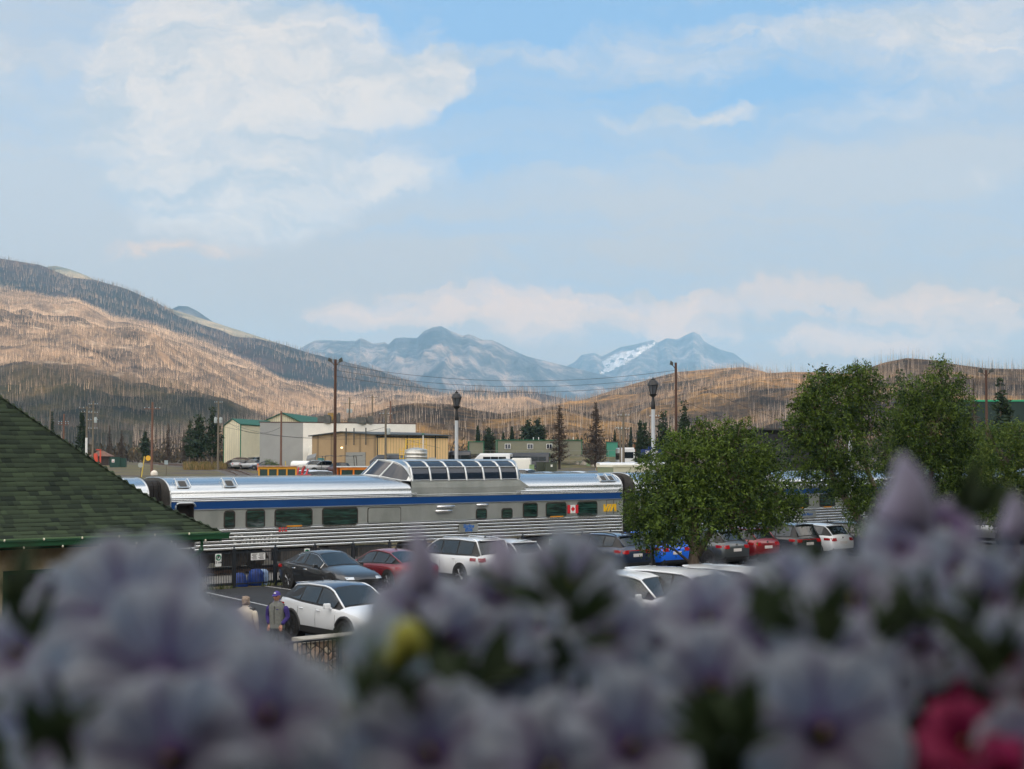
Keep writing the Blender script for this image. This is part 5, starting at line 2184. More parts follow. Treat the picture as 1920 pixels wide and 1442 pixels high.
    for sg in (1, -1):
        wh = sp['st'][-3][5]
        low = decal(bvh, 'rear', sg * (wh - .17), tz - .06, .34, .15 if kind != 'van' else .3, shape=lambda fa, fb, aa, bb: (aa, bb + .03 * abs(fa)))
        low.build('tail_lamp', TAIL, root, smooth=60)
        if detail:
            sdl = decal(bvh, '+y' if sg > 0 else '-y', -L / 2 + .30, tz - .03, .34, .12)
            sdl.build('tail_lamp_side', TAIL, root, smooth=60)
        hd = decal(bvh, 'front', sg * .62, sp['head'], .30, .09)
        hd.build('headlamp', HEADL, root, smooth=60)
    decal(bvh, 'rear', 0, tz - .20, .52, .13, .016).build('licence_plate', PLATE, root)
    if detail:
        decal(bvh, 'front', 0, sp['head'] - .14, 1.1, .16, .012, n=9).build('grille', PLASTIC, root)
        decal(bvh, 'rear', 0, .40, 1.5, .20, .014, n=9).build('rear_bumper_trim', PLASTIC if clad else pm, root)
        if light:
            decal(bvh, 'rear', 0, tz + .0, 1.3, .03, .015, n=9).build('light_bar', TAIL, root)
        m_ = MB()
        X = L / 2 - sp['st'][8][0]
        m_.box((X - .02, 0, sp['st'][8][3] - .01), (.24, 1.1, .035), top=(.9, .95))
        m_.build('roof_spoiler', (roof or pm) if kind != 'sedan' else PLASTIC, root) if kind in ('hatch', 'suv', 'big') else None
        m_ = MB()
        m_.box((X + .38, 0, sp['st'][7][3] + .05), (.14, .035, .07), top=(.3, .5))
        m_.build('roof_fin', PLASTIC, root)
        m_ = MB()
        m_.lathe([(.005, 0), (.05, .004), (.045, .012), (.005, .014)], (0, 0, 0), 14, 0, 'x')
        h_ = bvh.ray_cast(Vector((-6, 0, tz + .03)), Vector((1, 0, 0)))
        if h_[0] is not None:
            o = m_.build('badge', CHROME, root)
            o.location = h_[0] - Vector((.014, 0, 0))
    return root


def row_u(px, d):
    a, b_ = ray(px, 1040)
    ox, oy = -NV.x * (53.2 - d), -NV.y * (53.2 - d)
    return (a * oy - ox) / (TV.x - a * TV.y)


HIN = math.atan2(-NV.y, -NV.x)        # nose towards the fence
HOUT = math.atan2(NV.y, NV.x)         # nose towards the viewer


def park_in(kind, px, pm, label, gap=.6, **kw):
    L = SPEC[kind]['L']
    d_r = FD + gap + L
    u = row_u(px, d_r)
    return make_car(kind, pm, label, kw.pop('cat', 'car'), tp(u, FD + gap + L / 2), HIN, **kw)


RG = 'cars parked along the platform fence'
# black sedan, backed in
u_s = row_u(541, FD + .55 + .94) + .925
make_car('sedan', P_CHAR, 'near black sedan backed up to the fence, nose towards the viewer', 'car', tp(u_s, FD + .5 + 2.43), HOUT, group=RG, chrome_line=True, clad=False)
park_in('sedan', 792, P_RED, 'dark red sedan next to the near black sedan, mostly hidden by a flower', group=RG, clad=False)
park_in('big', 932, P_WHITE, 'white boxy large suv with roof rails under the dome carriage', group=RG, rails=2)
park_in('suv', 1000, P_WHITE, 'white suv just right of the white boxy suv, mostly behind flowers', group=RG, gap=1.2)
park_in('suv', 1196, P_NAVY, 'navy blue suv with full width light bar, left of the round tree', group=RG, rails=1, light=1)
park_in('suv', 1270, P_BLUE, 'bright blue suv half hidden behind the trunk of the round tree', group=RG, arch_clad=True)
park_in('suv', 1383, P_GREY, 'gunmetal grey suv just right of the round tree trunk', group=RG, rim=RIM_B, rails=1, gap=1.0)
park_in('suv', 1441, P_RED, 'dark red suv between the grey suv and the black suv', group=RG, gap=.5)
park_in('big', 1519, P_BLACK, 'black suv between the dark red suv and the white suv', group=RG, light=1, gap=.3)
park_in('suv', 1582, P_WHITE, 'white suv beside the leaning tree, dark rear window', group=RG, gap=.5)
park_in('suv', 1650, P_CHAR, 'charcoal suv behind the bottom of the leaning tree trunk', group=RG, rim=RIM_B)
park_in('suv', 1925, P_SILV, 'silver car at the far right edge of the photo by the fence', group=RG)

# white hatchback with black roof
w0 = gp(545, 1198)
w0 = Vector((w0.x, w0.y, 0))
ctr = w0 + TV * .91 - NV * 0
hx = SPEC['hatch']
off = hx['wx'][1] - hx['L'] / 2          # rear wheel behind centre
ctr = ctr + NV * off
kona = make_car('hatch', P_WHITE, 'white hatchback with black roof and black wheel arch cladding, nose right', 'car', (ctr.x, ctr.y, 0), HOUT, rim=RIM_B, roof=P_NAVY, arch_clad=True, wing=True)
m1 = MB()
for sg in (-1, 1):
    m1.box((0, sg * .90, .36), (2.0, .06, .16))
m1.build('sill_cladding', PLASTIC, kona)
GW = 'white cars in the near row'
for px, py, lab, kind in ((1212, 1074, 'white suv with large windscreen left of the round tree trunk, near row', 'suv'),
                          (1303, 1068, 'long white suv whose roof shows behind the base of the round tree', 'big'),
                          (1412, 1064, 'white car roof right of the round tree base, near row', 'big')):
    p = ray_at_z(px, py, SPEC[kind]['st'][7][3])
    make_car(kind, P_WHITE, lab, 'car', (p.x, p.y, 0), HOUT, group=GW)
for k, (px, py, pm, lab) in enumerate(()):
    pass
# ------------------------------------------------------------------ yard and sheds beyond the train
rg = random.Random(99)


def gz(p):
    return Vector((p.x, p.y, ground(p.x, p.y)))


def far_pt(px, py, z=None, Y=None):
    """point on the rising yard seen at px, py"""
    a, b_ = ray(px, py)
    if Y:
        return Vector((a * Y, Y, ground(a * Y, Y)))
    y = 90.0
    while y < 600:
        if EYE + b_ * y <= ground(a * y, y):
            break
        y += 1.0
    return Vector((a * y, y, ground(a * y, y)))


def wall_mat(name, col, col2=None, ribs=True, pitch=3.0):
    m, t, b = node_mat(name)
    co = t.nodes.new('ShaderNodeTexCoord')
    sp = t.nodes.new('ShaderNodeSeparateXYZ')
    t.links.new(co.outputs['Object'], sp.inputs[0])
    ad = t.nodes.new('ShaderNodeMath')
    ad.operation = 'ADD'
    t.links.new(sp.outputs[0], ad.inputs[0])
    t.links.new(sp.outputs[1], ad.inputs[1])
    ml = t.nodes.new('ShaderNodeMath')
    ml.operation = 'MULTIPLY'
    ml.inputs[1].default_value = pitch
    t.links.new(ad.outputs[0], ml.inputs[0])
    fr = t.nodes.new('ShaderNodeMath')
    fr.operation = 'FRACT'
    t.links.new(ml.outputs[0], fr.inputs[0])
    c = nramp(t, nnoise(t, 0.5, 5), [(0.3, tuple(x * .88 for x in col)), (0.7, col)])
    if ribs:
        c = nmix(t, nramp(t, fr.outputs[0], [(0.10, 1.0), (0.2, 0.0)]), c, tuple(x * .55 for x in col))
    t.links.new(c, b.inputs['Base Color'])
    b.inputs['Roughness'].default_value = 0.7
    return m


W_CREAM = wall_mat('cream metal cladding', (0.82, 0.74, 0.52), pitch=1.6)
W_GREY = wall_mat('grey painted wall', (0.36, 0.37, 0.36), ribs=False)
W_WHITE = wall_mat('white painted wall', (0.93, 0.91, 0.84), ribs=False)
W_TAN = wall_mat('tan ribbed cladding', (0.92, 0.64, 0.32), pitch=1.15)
W_SHADE_BROWN = wall_mat('brown shaded shed end', (0.42, 0.29, 0.155), pitch=2.2)  # shade on the tan shed's end wall is put into this colour
W_OLIVE = wall_mat('olive site office wall', (0.22, 0.22, 0.16), ribs=False)
R_GREEN = wall_mat('green metal roof', (0.012, 0.11, 0.065), pitch=2.0)
R_DARK = mat('dark roof sheet', (0.05, 0.055, 0.05), 0.6)
T_GREEN = mat('green trim', (0.01, 0.13, 0.06), 0.6)


def shed(name, label, C, A, B, h, rise, mA, mB_, mR, trim=None, extra=0.3, zc=None):
    """C near corner, A end of the gable face, B end of the eave face (world xy)"""
    z0 = zc if zc is not None else ground(C.x, C.y) - 0.5
    root = thing(name, (C.x, C.y, z0), 0, label, 'building')
    c = Vector((0, 0, 0))
    a = Vector((A.x - C.x, A.y - C.y, 0))
    b_ = Vector((B.x - C.x, B.y - C.y, 0))
    d = a + b_
    H = Vector((0, 0, h + 0.5))
    R = Vector((0, 0, h + 0.5 + rise))
    m_ = MB()
    ma = a * 0.5
    if rise > 0:
        m_.add([c, a, a + H, ma + R, c + H], [(0, 1, 2, 3, 4)])
        m_.build('end_wall', mA, root)
        m_ = MB()
        m_.add([b_, d, d + H, b_ + ma + R, b_ + H], [(0, 1, 2, 3, 4)])
    else:
        m_.add([c, a, a + H, c + H], [(0, 1, 2, 3)])
        m_.build('end_wall', mA, root)
        m_ = MB()
        m_.add([b_, d, d + H, b_ + H], [(0, 1, 2, 3)])
    m_.build('end_wall', mA, root)
    m_ = MB()
    m_.add([c, b_, b_ + H, c + H], [(0, 1, 2, 3)])
    m_.build('side_wall', mB_, root)
    m_ = MB()
    m_.add([a, d, d + H, a + H], [(0, 1, 2, 3)])
    m_.build('side_wall', mB_, root)
    m_ = MB()
    ov = b_.normalized() * extra
    oa = a.normalized() * extra
    up = Vector((0, 0, 0.12))
    dn = Vector((0, 0, -extra * rise / max(0.1, a.length / 2)))
    if rise > 0:
        for (e0, e1, sg) in ((c, b_, -1), (a, d, 1)):
            p = [e0 + H - ov + oa * sg + dn, e1 + H + ov + oa * sg + dn, e1 + (ma * (1 if sg < 0 else -1)) + R + ov, e0 + (ma * (1 if sg < 0 else -1)) + R - ov]
            m_.add([q + up * .2 for q in p] + [q + up * 1.6 for q in p], [(3, 2, 1, 0), (4, 5, 6, 7), (0, 1, 5, 4), (1, 2, 6, 5), (2, 3, 7, 6), (3, 0, 4, 7)])
    else:
        p = [c + H - ov * .3 - oa * .3, b_ + H + ov * .3 - oa * .3, d + H + ov * .3 + oa * .3, a + H - ov * .3 + oa * .3]
        m_.add(p + [q + up * 1.5 for q in p], [(3, 2, 1, 0), (4, 5, 6, 7), (0, 1, 5, 4), (1, 2, 6, 5), (2, 3, 7, 6), (3, 0, 4, 7)])
    m_.build('roof', mR, root)
    if trim:
        for q in (c, a, b_):
            m_ = MB()
            qq = q * 1.0
            m_.tube([qq + Vector((0, -.06, 0)), qq + H + Vector((0, -.06, 0))], 0.11, 6)
            m_.build('corner_trim', trim, root)
    return root, c, a, b_, h + 0.5


def P(px, Y):
    a, _ = ray(px, 850)
    return Vector((a * Y, Y, 0))


def hz_h(px, py, Y, z0):
    return EYE + ray(px, py)[1] * Y - z0


GB = 'sheds beyond the railway yard'
g0 = ground(*P(451, 268).xy)
s1, *_ = shed('cream_shed', 'cream metal shed with green roof at the left end of the sheds', P(451, 262), P(420, 272), P(520, 280), hz_h(451, 796, 262, g0), 1.1, W_CREAM, W_CREAM, R_GREEN, T_GREEN)
m1 = MB()
m1.tube([(-7.0, 2.0, 3.1), (0.05, -.12, 3.1)], 0.07, 4)
m1.tube([(0.1, -.1, 3.1), (7.0, 1.4, 3.1)], 0.07, 4)
s2, *_ = shed('cream_warehouse', 'taller cream warehouse with green gable roof behind the grey wall', P(574, 290), P(484, 285), P(640, 330), hz_h(574, 797, 290, ground(*P(574, 290).xy)), 2.3, W_CREAM, W_CREAM, R_GREEN, T_GREEN, .5)
C = P(568, 242)
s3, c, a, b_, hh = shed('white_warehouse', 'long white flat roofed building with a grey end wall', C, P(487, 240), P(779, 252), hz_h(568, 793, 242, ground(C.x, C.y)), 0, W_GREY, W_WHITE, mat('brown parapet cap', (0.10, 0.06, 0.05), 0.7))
for k, (f, w, h2) in enumerate(((.33, 2.2, 1.2), (.45, .6, 1.6), (.62, 3.2, .9), (.72, 1.6, 1.1))):
    m1 = MB()
    p = a * 0.4 + b_ * f + Vector((0, 0, hh))
    m1.box((p.x, p.y, p.z + h2 / 2), (w, 1.5, h2))
    m1.box((p.x + w * .2, p.y, p.z + h2 + .12), (w * .5, .9, .24))
    m1.build('roof_unit', mat('grey roof unit', (0.07, 0.075, 0.07), 0.6, 0.2, (0.14, 0.14, 0.13), 2), s3)
m1 = MB()
p = b_ * .10
m1.lathe([(0.1, 0), (1.15, 0), (1.15, 3.6), (0.9, 4.2), (0.1, 4.4)], (p.x + .4, p.y - 2.2, 0.4), 20)
o = m1.build('storage_silo', mat('cream silo paint', (0.74, 0.72, 0.64), 0.5), None, smooth=50)
o.location = s3.location
setp(o, 'round cream storage tank against the white building beside the brown shaded shed end', 'storage tank')
m1 = MB()
m1.lathe([(0.1, 0), (1.2, 0), (1.2, 1.3), (.1, 1.3)], (0, 0, 0), 12)
m1.box((0.3, 0, 1.8), (1.1, 1.0, 1.0))
p = P(617, 300)
o = m1.build('rooftop_blower', mat('yellow machine paint', (0.45, 0.26, 0.03), 0.6, 0, (0.10, 0.09, 0.07), 0.8))
o.location = (p.x, p.y, EYE + ray(617, 795)[1] * 300)
setp(o, 'yellow blower with grey box showing over the white building', 'machine')
C = P(705, 222)
s4, c, a, b_, hh = shed('tan_shed', 'tan ribbed metal shed with shaded brown end wall and dark eaves', C, P(585, 236), P(840, 234), hz_h(705, 816, 222, ground(C.x, C.y)), .55, W_SHADE_BROWN, W_TAN, R_DARK, None, .5)
for f in (.02, .42, .82):
    m1 = MB()
    q = b_ * f
    m1.tube([q + Vector((0, -.12, 0)), q + Vector((0, -.12, hh))], .09, 6)
    m1.build('downpipe', R_DARK, s4)
m1 = MB()
q = a * .52
m1.box((q.x, q.y - .15, hh - 1.9), (.25, .2, .2))
m1.build('wall_lamp', mat('lit wall lamp', (1, .8, .5), .5, emit=((1.0, .75, .4), 3.0)), s4)
m1 = MB()
for f in (.12, .3, .42):
    q = a * f
    m1 = MB()
    m1.tube([q + Vector((-.3, -.25, hh - 1.5)), q + Vector((-.3, -.25, hh + 1.2))], .1, 6)
    m1.build('flue_pipe', R_DARK, s4)
def wall_panel(root, p0_, p1_, f0, f1, z0_, z1_, m_, nm, out=.08):
    """door or window standing proud on the wall running p0 -> p1"""
    d_ = (p1_ - p0_)
    L_ = d_.length
    d_ = d_.normalized()
    nrm_ = Vector((d_.y, -d_.x, 0))
    if nrm_.y > 0:
        nrm_ = -nrm_
    q_ = MB()
    q_.slab([(L_ * f0, z0_), (L_ * f1, z0_), (L_ * f1, z1_), (L_ * f0, z1_)], p0_, d_, (0, 0, 1), nrm_, out)
    return q_.build(nm, m_, root)


DOORM = mat('grey roller door', (0.30, 0.30, 0.28), 0.6, 0, (0.24, 0.24, 0.22), 3, stretch=(.1, .1, 8))
O0 = Vector((0, 0, 0))
wall_panel(s4, a, O0, .10, .20, .5, 2.7, mat('teal door', (.06, .20, .20), .6), 'door')
wall_panel(s4, a, O0, .55, .85, .5, 3.6, DOORM, 'roller_door')
wall_panel(s4, O0, b_, .12, .30, .5, 3.4, DOORM, 'roller_door')
wall_panel(s4, O0, b_, .55, .63, .5, 2.6, R_DARK, 'door')
wall_panel(s4, O0, b_, 0, 1, hh - .32, hh - .12, R_DARK, 'eave_strip', .12)
# site offices on the right
for (pl, pr, Y, yt, lab) in ((932, 1090, 300, 823, 'long olive site office with green trim and two white framed windows'), (877, 887, 310, 828, '')):
    if not lab:
        continue
C = P(932, 296)
z0 = EYE + ray(932, 851)[1] * 296 - .2
s5, c, a, b_, hh = shed('site_office', 'long olive site office with green trim and white framed windows', C, P(930, 300), P(1091, 296), hz_h(932, 826, 296, z0) - .5, 0, W_OLIVE, W_OLIVE, T_GREEN, T_GREEN, .6, z0)
for px in (952, 994, 1030):
    m1 = MB()
    x = (px - 932) / 159 * b_.length
    m1.box((x, -.08, 1.75), (1.25, .1, 1.1))
    wf = m1.build('window', WHITEP, s5)
    m1 = MB()
    for dx in (-.28, .28):
        m1.box((x + dx, -.15, 1.75), (.46, .04, .9))
    m1.build('pane', DGLASS, wf)
for px in (1000, 1010, 1075, 1046):
    m1 = MB()
    x = (px - 932) / 159 * b_.length
    m1.tube([(x, .4, hh), (x, .4, hh + .7)], .09, 6)
    m1.build('vent_pipe', WHITEP, s5)
C = P(879, 305)
z0 = EYE + ray(879, 850)[1] * 305 - .2
shed('site_cabin', 'small olive cabin with green corners left of the long site office', C, P(878, 308), P(907, 305), hz_h(879, 829, 305, z0) - .5, 0, W_OLIVE, W_OLIVE, T_GREEN, T_GREEN, .6, z0)
C = P(1138, 318)
z0 = EYE + ray(1138, 862)[1] * 318 - .2
shed('teal_hut', 'teal green hut beside the white coach', C, P(1136, 322), P(1158, 318), 3.6, 0, T_GREEN, mat('teal paint', (0.05, 0.26, 0.18), 0.6), R_DARK, None, .5, z0)
C = P(1188, 330)
shed('brown_hut', 'brown hut behind the white coach near the blue town sign', C, P(1186, 334), P(1205, 330), 3.4, 0, W_SHADE_BROWN, mat('rust brown boards', (0.20, 0.08, 0.04), 0.8), R_DARK, None, .5, EYE + ray(1188, 862)[1] * 330 - .2)
# cream low container in front, dark grey flat roofed building, dark green shed on the right
C = P(1128, 128)
z0 = ground(C.x, C.y)
shed('cream_container', 'low cream container just beyond the train, right end of the dome carriage', P(1150, 126), P(1120, 128), P(1260, 132), hz_h(1150, 876, 126, ground(*P(1150, 126).xy)), 0, mat('sage container end', (0.22, 0.25, 0.16), 0.7), mat('cream container', (0.66, 0.64, 0.50), 0.7), mat('cream lid', (0.7, 0.68, 0.55), 0.7), None, .2)
C = P(1425, 165)
shed('dark_building', 'dark grey flat roofed building between the round tree and the leaning tree', C, P(1380, 170), P(1560, 178), hz_h(1425, 806, 165, ground(C.x, C.y)), 0, mat('charcoal cladding', (0.035, 0.033, 0.034), 0.7), MATS['charcoal cladding'], mat('charcoal fascia', (0.06, 0.055, 0.055), 0.6), None, 2.0)
C = P(1800, 150)
s6, c, a, b_, hh = shed('dark_green_shed', 'very dark green shed with light green roof edge at the right edge', C, P(1790, 190), P(2080, 150), hz_h(1800, 753, 150, ground(C.x, C.y)), 0, mat('dark green cladding', (0.010, 0.028, 0.024), 0.7, 0, (0.014, 0.036, 0.028), 1, stretch=(4, 1, .2)), MATS['dark green cladding'], mat('bright green edge', (0.03, 0.36, 0.18), 0.5), None, .3)
# hut on the left with orange machine
C = P(178, 300)
z0 = ground(C.x, C.y)
hut = thing('brown_roofed_hut', (P(190, 300).x, 300, ground(*P(190, 300).xy)), 0.1, 'small dark hut with brown hip roof left of the tall brown pole', 'hut')
m1 = MB()
m1.box((0, 0, 1.0), (3.6, 3, 2.0))
m1.build('wall', mat('dark brown boards', (0.05, 0.035, 0.03), 0.8), hut)
m1 = MB()
m1.box((0, 0, 2.5), (5.0, 4.2, 1.2), top=(.12, .12))
m1.build('roof', mat('brown shingles', (0.13, 0.07, 0.05), 0.9, 0, (0.20, 0.11, 0.08), 3), hut)
m1 = MB()
m1.box((-.3, -2.6, 1.3), (1.0, .6, 2.4), top=(.7, 1))
m1.box((.7, -2.7, 1.8), (.25, .25, 3.2))
m1.box((.3, -2.7, 3.3), (1.0, .25, .2))
m1.box((-.9, -2.7, 2.6), (.3, .3, .8))
p = P(184, 296)
o = m1.build('snow_plough', mat('orange red machine paint', (0.62, 0.07, 0.03), 0.5))
o.location = (p.x, p.y + 2, ground(p.x, p.y))
setp(o, 'upright orange red machine in front of the brown roofed hut', 'machine')
bn = thing('dark_green_skip', gz(P(217, 270)), 0.1, 'dark green metal skip with white notice at the roof edge', 'skip')
m1 = MB()
m1.box((0, 0, .95), (1.9, 1.6, 1.9))
m1.box((1.45, .1, .85), (1.0, 1.4, 1.7))
m1.build('bin_body', mat('skip green', (0.01, 0.05, 0.035), 0.6), bn)
m1 = MB()
m1.box((-.3, -.82, 1.2), (.5, .03, .6))
m1.build('notice', WHITEP, bn)
m1 = MB()
m1.box((-.3, -.84, 1.1), (.2, .02, .2))
m1.build('red_mark', REDP, bn)

# tracks curving away on the left ------------------------------------
def curve_rail(pts, nm, label):
    root = thing(nm, (0, 0, 0), 0, label, 'railway track')
    C_ = [far_pt(*q) for q in pts]
    # resample
    dense = []
    for i in range(len(C_) - 1):
        for k in range(8):
            t_ = k / 8
            p0_, p1_, p2_, p3_ = C_[max(0, i - 1)], C_[i], C_[i + 1], C_[min(len(C_) - 1, i + 2)]
            q = 0.5 * ((2 * p1_) + (p2_ - p0_) * t_ + (2 * p0_ - 5 * p1_ + 4 * p2_ - p3_) * t_ ** 2 + (3 * p1_ - p0_ - 3 * p2_ + p3_) * t_ ** 3)
            dense.append(q)
    for off_, mm, wd, zz, nm2 in ((0, BALL, 2.0, 0.03, 'ballast_bed'), (-.75, RAILM, .06, .22, 'rail'), (.75, RAILM, .06, .22, 'rail')):
        m_ = MB()
        vs_, fs_ = [], []
        for i, q in enumerate(dense):
            t_ = (dense[min(i + 1, len(dense) - 1)] - dense[max(i - 1, 0)])
            t_.z = 0
            t_.normalize()
            s_ = Vector((-t_.y, t_.x, 0))
            for w_ in (-wd, wd):
                pt = q + s_ * (off_ + w_)
                vs_.append((pt.x, pt.y, ground(pt.x, pt.y) + zz))
            for w_ in (-wd, wd):
                pt = q + s_ * (off_ + w_ * (1 if zz > .1 else 1.3))
                vs_.append((pt.x, pt.y, ground(pt.x, pt.y) - .1))
        for i in range(len(dense) - 1):
            a_ = i * 4
            fs_ += [(a_, a_ + 1, a_ + 5, a_ + 4), (a_, a_ + 4, a_ + 6, a_ + 2), (a_ + 1, a_ + 3, a_ + 7, a_ + 5)]
        m_.add(vs_, fs_)
        m_.build(nm2, mm, root)
    return root


curve_rail([(470, 899), (458, 893), (445, 887), (420, 881), (380, 876), (330, 872), (290, 869.5), (262, 866.5), (248, 864), (256, 862.2), (290, 861), (340, 860.3)], 'curved_track', 'curved railway track sweeping left beyond the train')
curve_rail([(640, 893), (560, 884), (500, 880), (430, 877.5), (360, 874.5), (300, 871.8)], 'yard_track', 'straight yard track in front of the parked cars')

# poles ----------------------------------------------------------------
POLE_B = mat('dark creosoted pole', (0.045, 0.022, 0.015), 0.85, 0, (0.10, 0.05, 0.035), 2, stretch=(4, 4, .3))
POLE_G = mat('weathered grey pole', (0.13, 0.11, 0.08), 0.9, 0, (0.20, 0.17, 0.13), 2, stretch=(4, 4, .3))
POLE_R = mat('reddish timber pole', (0.14, 0.07, 0.045), 0.9, 0, (0.20, 0.11, 0.08), 2, stretch=(4, 4, .3))
TRANS = mat('grey transformer paint', (0.32, 0.36, 0.36), 0.5)
INSUL = mat('glass insulator', (0.45, 0.55, 0.60), 0.2)


def pole(px, ytop, Y, label, m_, r=.15, arms=(), trans=0, flood=False, name='utility_pole', white_base=False, lean=0.0, ins=True):
    p = P(px, Y)
    z0 = ground(p.x, p.y)
    H = EYE + ray(px, ytop)[1] * Y - z0
    root = thing(name, (p.x, p.y, z0), 0, label, 'pole')
    b1 = MB()
    b1.tube([(lean, 0, -.5), (0, 0, H)], [r * 1.15, r * .8], 10)
    b1.build('post', m_, root, smooth=60)
    if white_base:
        b1 = MB()
        b1.tube([(0, 0, 0), (0, 0, H * .5)], r * 1.25, 8)
        b1.build('white_sleeve', WHITEP, root)
    for (dz, w_, ang_) in arms:
        b1 = MB()
        ca, sa = math.cos(ang_), math.sin(ang_)
        b1.tube([(-w_ / 2 * ca, -.12 - w_ / 2 * sa, H - dz), (w_ / 2 * ca, -.12 + w_ / 2 * sa, H - dz)], .06, 4)
        b1.build('crossarm', m_, root)
        if ins:
            for k in (-.46, -.2, .2, .46):
                b1 = MB()
                b1.lathe([(.02, 0), (.05, .04), (.06, .1), (.03, .18)], (w_ * k * ca, -.12 + w_ * k * sa, H - dz + .05), 6)
                b1.build('insulator', INSUL, root)
    for k in range(trans):
        b1 = MB()
        b1.lathe([(.05, 0), (.26, .02), (.27, .8), (.18, .92), (.04, .95)], ((-.42, .42)[k % 2] if trans > 1 else .42, -.1, H - 3.6), 12)
        b1.build('transformer', TRANS, root, smooth=50)
    if flood:
        for sg in flood:
            b1 = MB()
            b1.tube([(0, 0, H - .5), (sg * .2, 0, H - .25), (sg * .35, 0, H - .15)], .03, 6)
            b1.build('lamp_bracket', POLE_B, root)
            b1 = MB()
            b1.add([(sg * .25, -.14, H - .22), (sg * .25, .14, H - .22), (sg * .25, .14, H + .0), (sg * .25, -.14, H + .0), (sg * .52, -.16, H - .12), (sg * .52, .16, H - .12), (sg * .46, .16, H + .14), (sg * .46, -.16, H + .14)],
                   [(0, 1, 2, 3), (4, 5, 6, 7), (0, 1, 5, 4), (1, 2, 6, 5), (2, 3, 7, 6), (3, 0, 4, 7)])
            b1.build('floodlight', R_DARK, root)
    return root, Vector((p.x, p.y, z0 + H))


_, t1 = pole(628, 674, 100, 'tall dark brown floodlight pole beyond the dome carriage, two lamps', POLE_B, .115, flood=(-1, 1), name='floodlight_pole')
_, t2 = pole(1268, 680, 100, 'tall dark brown floodlight pole beside the right street lamp', POLE_B, .105, flood=(-.8,), name='floodlight_pole')
_, t3 = pole(1851, 694, 104, 'tall dark brown pole with lamps in front of the dark green shed', POLE_B, .105, flood=(-1, 1), name='floodlight_pole')
_, t4 = pole(285, 754, 190, 'reddish utility pole with one crossarm left of the curved track', POLE_R, .16, arms=((.9, 2.2, 0),))
_, t5 = pole(409, 752, 232, 'utility pole with transformer box left of the cream shed', POLE_G, .16, arms=((.3, 1.3, .3),), trans=2)
_, t6 = pole(527, 771, 225, 'slim brown pole in front of the grey wall', POLE_R, .17, ins=False)
pole(655, 745, 330, 'far utility pole with two grey transformers behind the white building', POLE_G, .2, arms=((1.5, 2.4, 0),), trans=2)
pole(698, 742, 340, 'far utility pole with broad crossarm behind the white building', POLE_G, .2, arms=((.4, 2.6, 0),))
pole(732, 752, 330, 'far utility pole behind the right end of the white building', POLE_R, .2, arms=((1.2, 1.8, .2),))
_, t7 = pole(723, 768, 205, 'utility pole with transformer in front of the tan shed', POLE_G, .17, arms=((.7, 1.8, 0),), trans=1)
_, t8 = pole(1169, 773, 190, 'grey utility pole beside the white bus, left of the right street lamp', POLE_G, .17, arms=((.5, 1.6, 0), (2.3, 1.4, .1)))
pole(162, 762, 240, 'utility pole with white sleeve behind the roof slope', POLE_G, .16, arms=((.3, 2.6, .1), (1.0, 2.0, -.1)), white_base=True)
pole(174, 752, 235, 'many armed signal pole with glass insulators behind the roof slope', POLE_G, .16, arms=((.6, 1.5, 0), (2.0, 1.5, 0), (3.2, 1.7, 0), (4.6, 1.5, 0)), trans=1)
pole(119, 776, 225, 'short pole with rows of insulators at the roof edge', POLE_R, .15, arms=((1.4, 1.6, 0), (1.7, 1.6, .2)))
pole(93, 768, 225, 'greyish pole close to the roof edge at the left', POLE_G, .13, arms=())
pole(1227, 775, 150, 'short brown pole just right of the blue town sign', POLE_R, .12, arms=((.4, 1.0, 0),))
pole(1364, 772, 230, 'thin pole on the golden hill behind the round tree', POLE_G, .16, arms=())
pole(1845, 780, 260, 'far thin pole near the dark green shed', POLE_G, .14, arms=())
pole(1163, 800, 210, 'slender grey pole just left of the grey utility pole', POLE_G, .12, arms=((.3, 1.2, 0),))


def wire(a_, b_, sag, label=None, r=.012, cat='wire'):
    m_ = MB()
    pts = []
    for k in range(25):
        t_ = k / 24
        q = a_.lerp(b_, t_)
        q.z -= sag * 4 * t_ * (1 - t_)
        pts.append(q)
    m_.tube(pts, r, 4)
    o_ = m_.build('overhead_wire', BLACKP)
    return setp(o_, label, cat, 'overhead wires')


for k, lab in enumerate(('upper overhead wire between the two tall floodlight poles', 'middle overhead wire between the two tall floodlight poles', 'lower overhead wire between the two tall floodlight poles')):
    wire(t1 + Vector((.1, 0, -.35 - .42 * k)), t2 + Vector((-.1, 0, -.55 - .38 * k)), .95, lab)
for k, lab in enumerate(('upper wire running right from the right floodlight pole', 'lower wire running right from the right floodlight pole')):
    wire(t2 + Vector((.1, 0, -.9 - 1.6 * k)), Vector((26, 108, 6.2 - k)), .5, lab)
wire(t5 + Vector((0, 0, -2)), t6 + Vector((0, 0, -2.5)), 2.0, 'upper wire across the cream shed to the brown pole', .02)
wire(t5 + Vector((0, 0, -3)), t7 + Vector((0, 0, -2.5)), 2.2, 'long wire across the grey wall to the pole by the tan shed', .02)
wire(t5 + Vector((0, 0, -4)), t7 + Vector((0, 0, -4)), 1.0, 'lowest wire across the grey wall and brown shaded shed end', .02)
wire(t7 + Vector((0, 0, -3.4)), P(905, 260) + Vector((0, 0, 5.4)), .5, 'wire running right from the pole across the tan shed', .02)
wire(t3 + Vector((0, 0, -4.4)), Vector((41, 100, 8.6)), .3, 'pale wire rising to the right edge from the right pole', .02)

# street lamps ----------------------------------------------------------
LAMPW = mat('pale grey lamp post', (0.50, 0.53, 0.56), 0.45)
LGLASS = mat('lantern glass', (0.25, 0.27, 0.30), 0.15, transl=0.6)


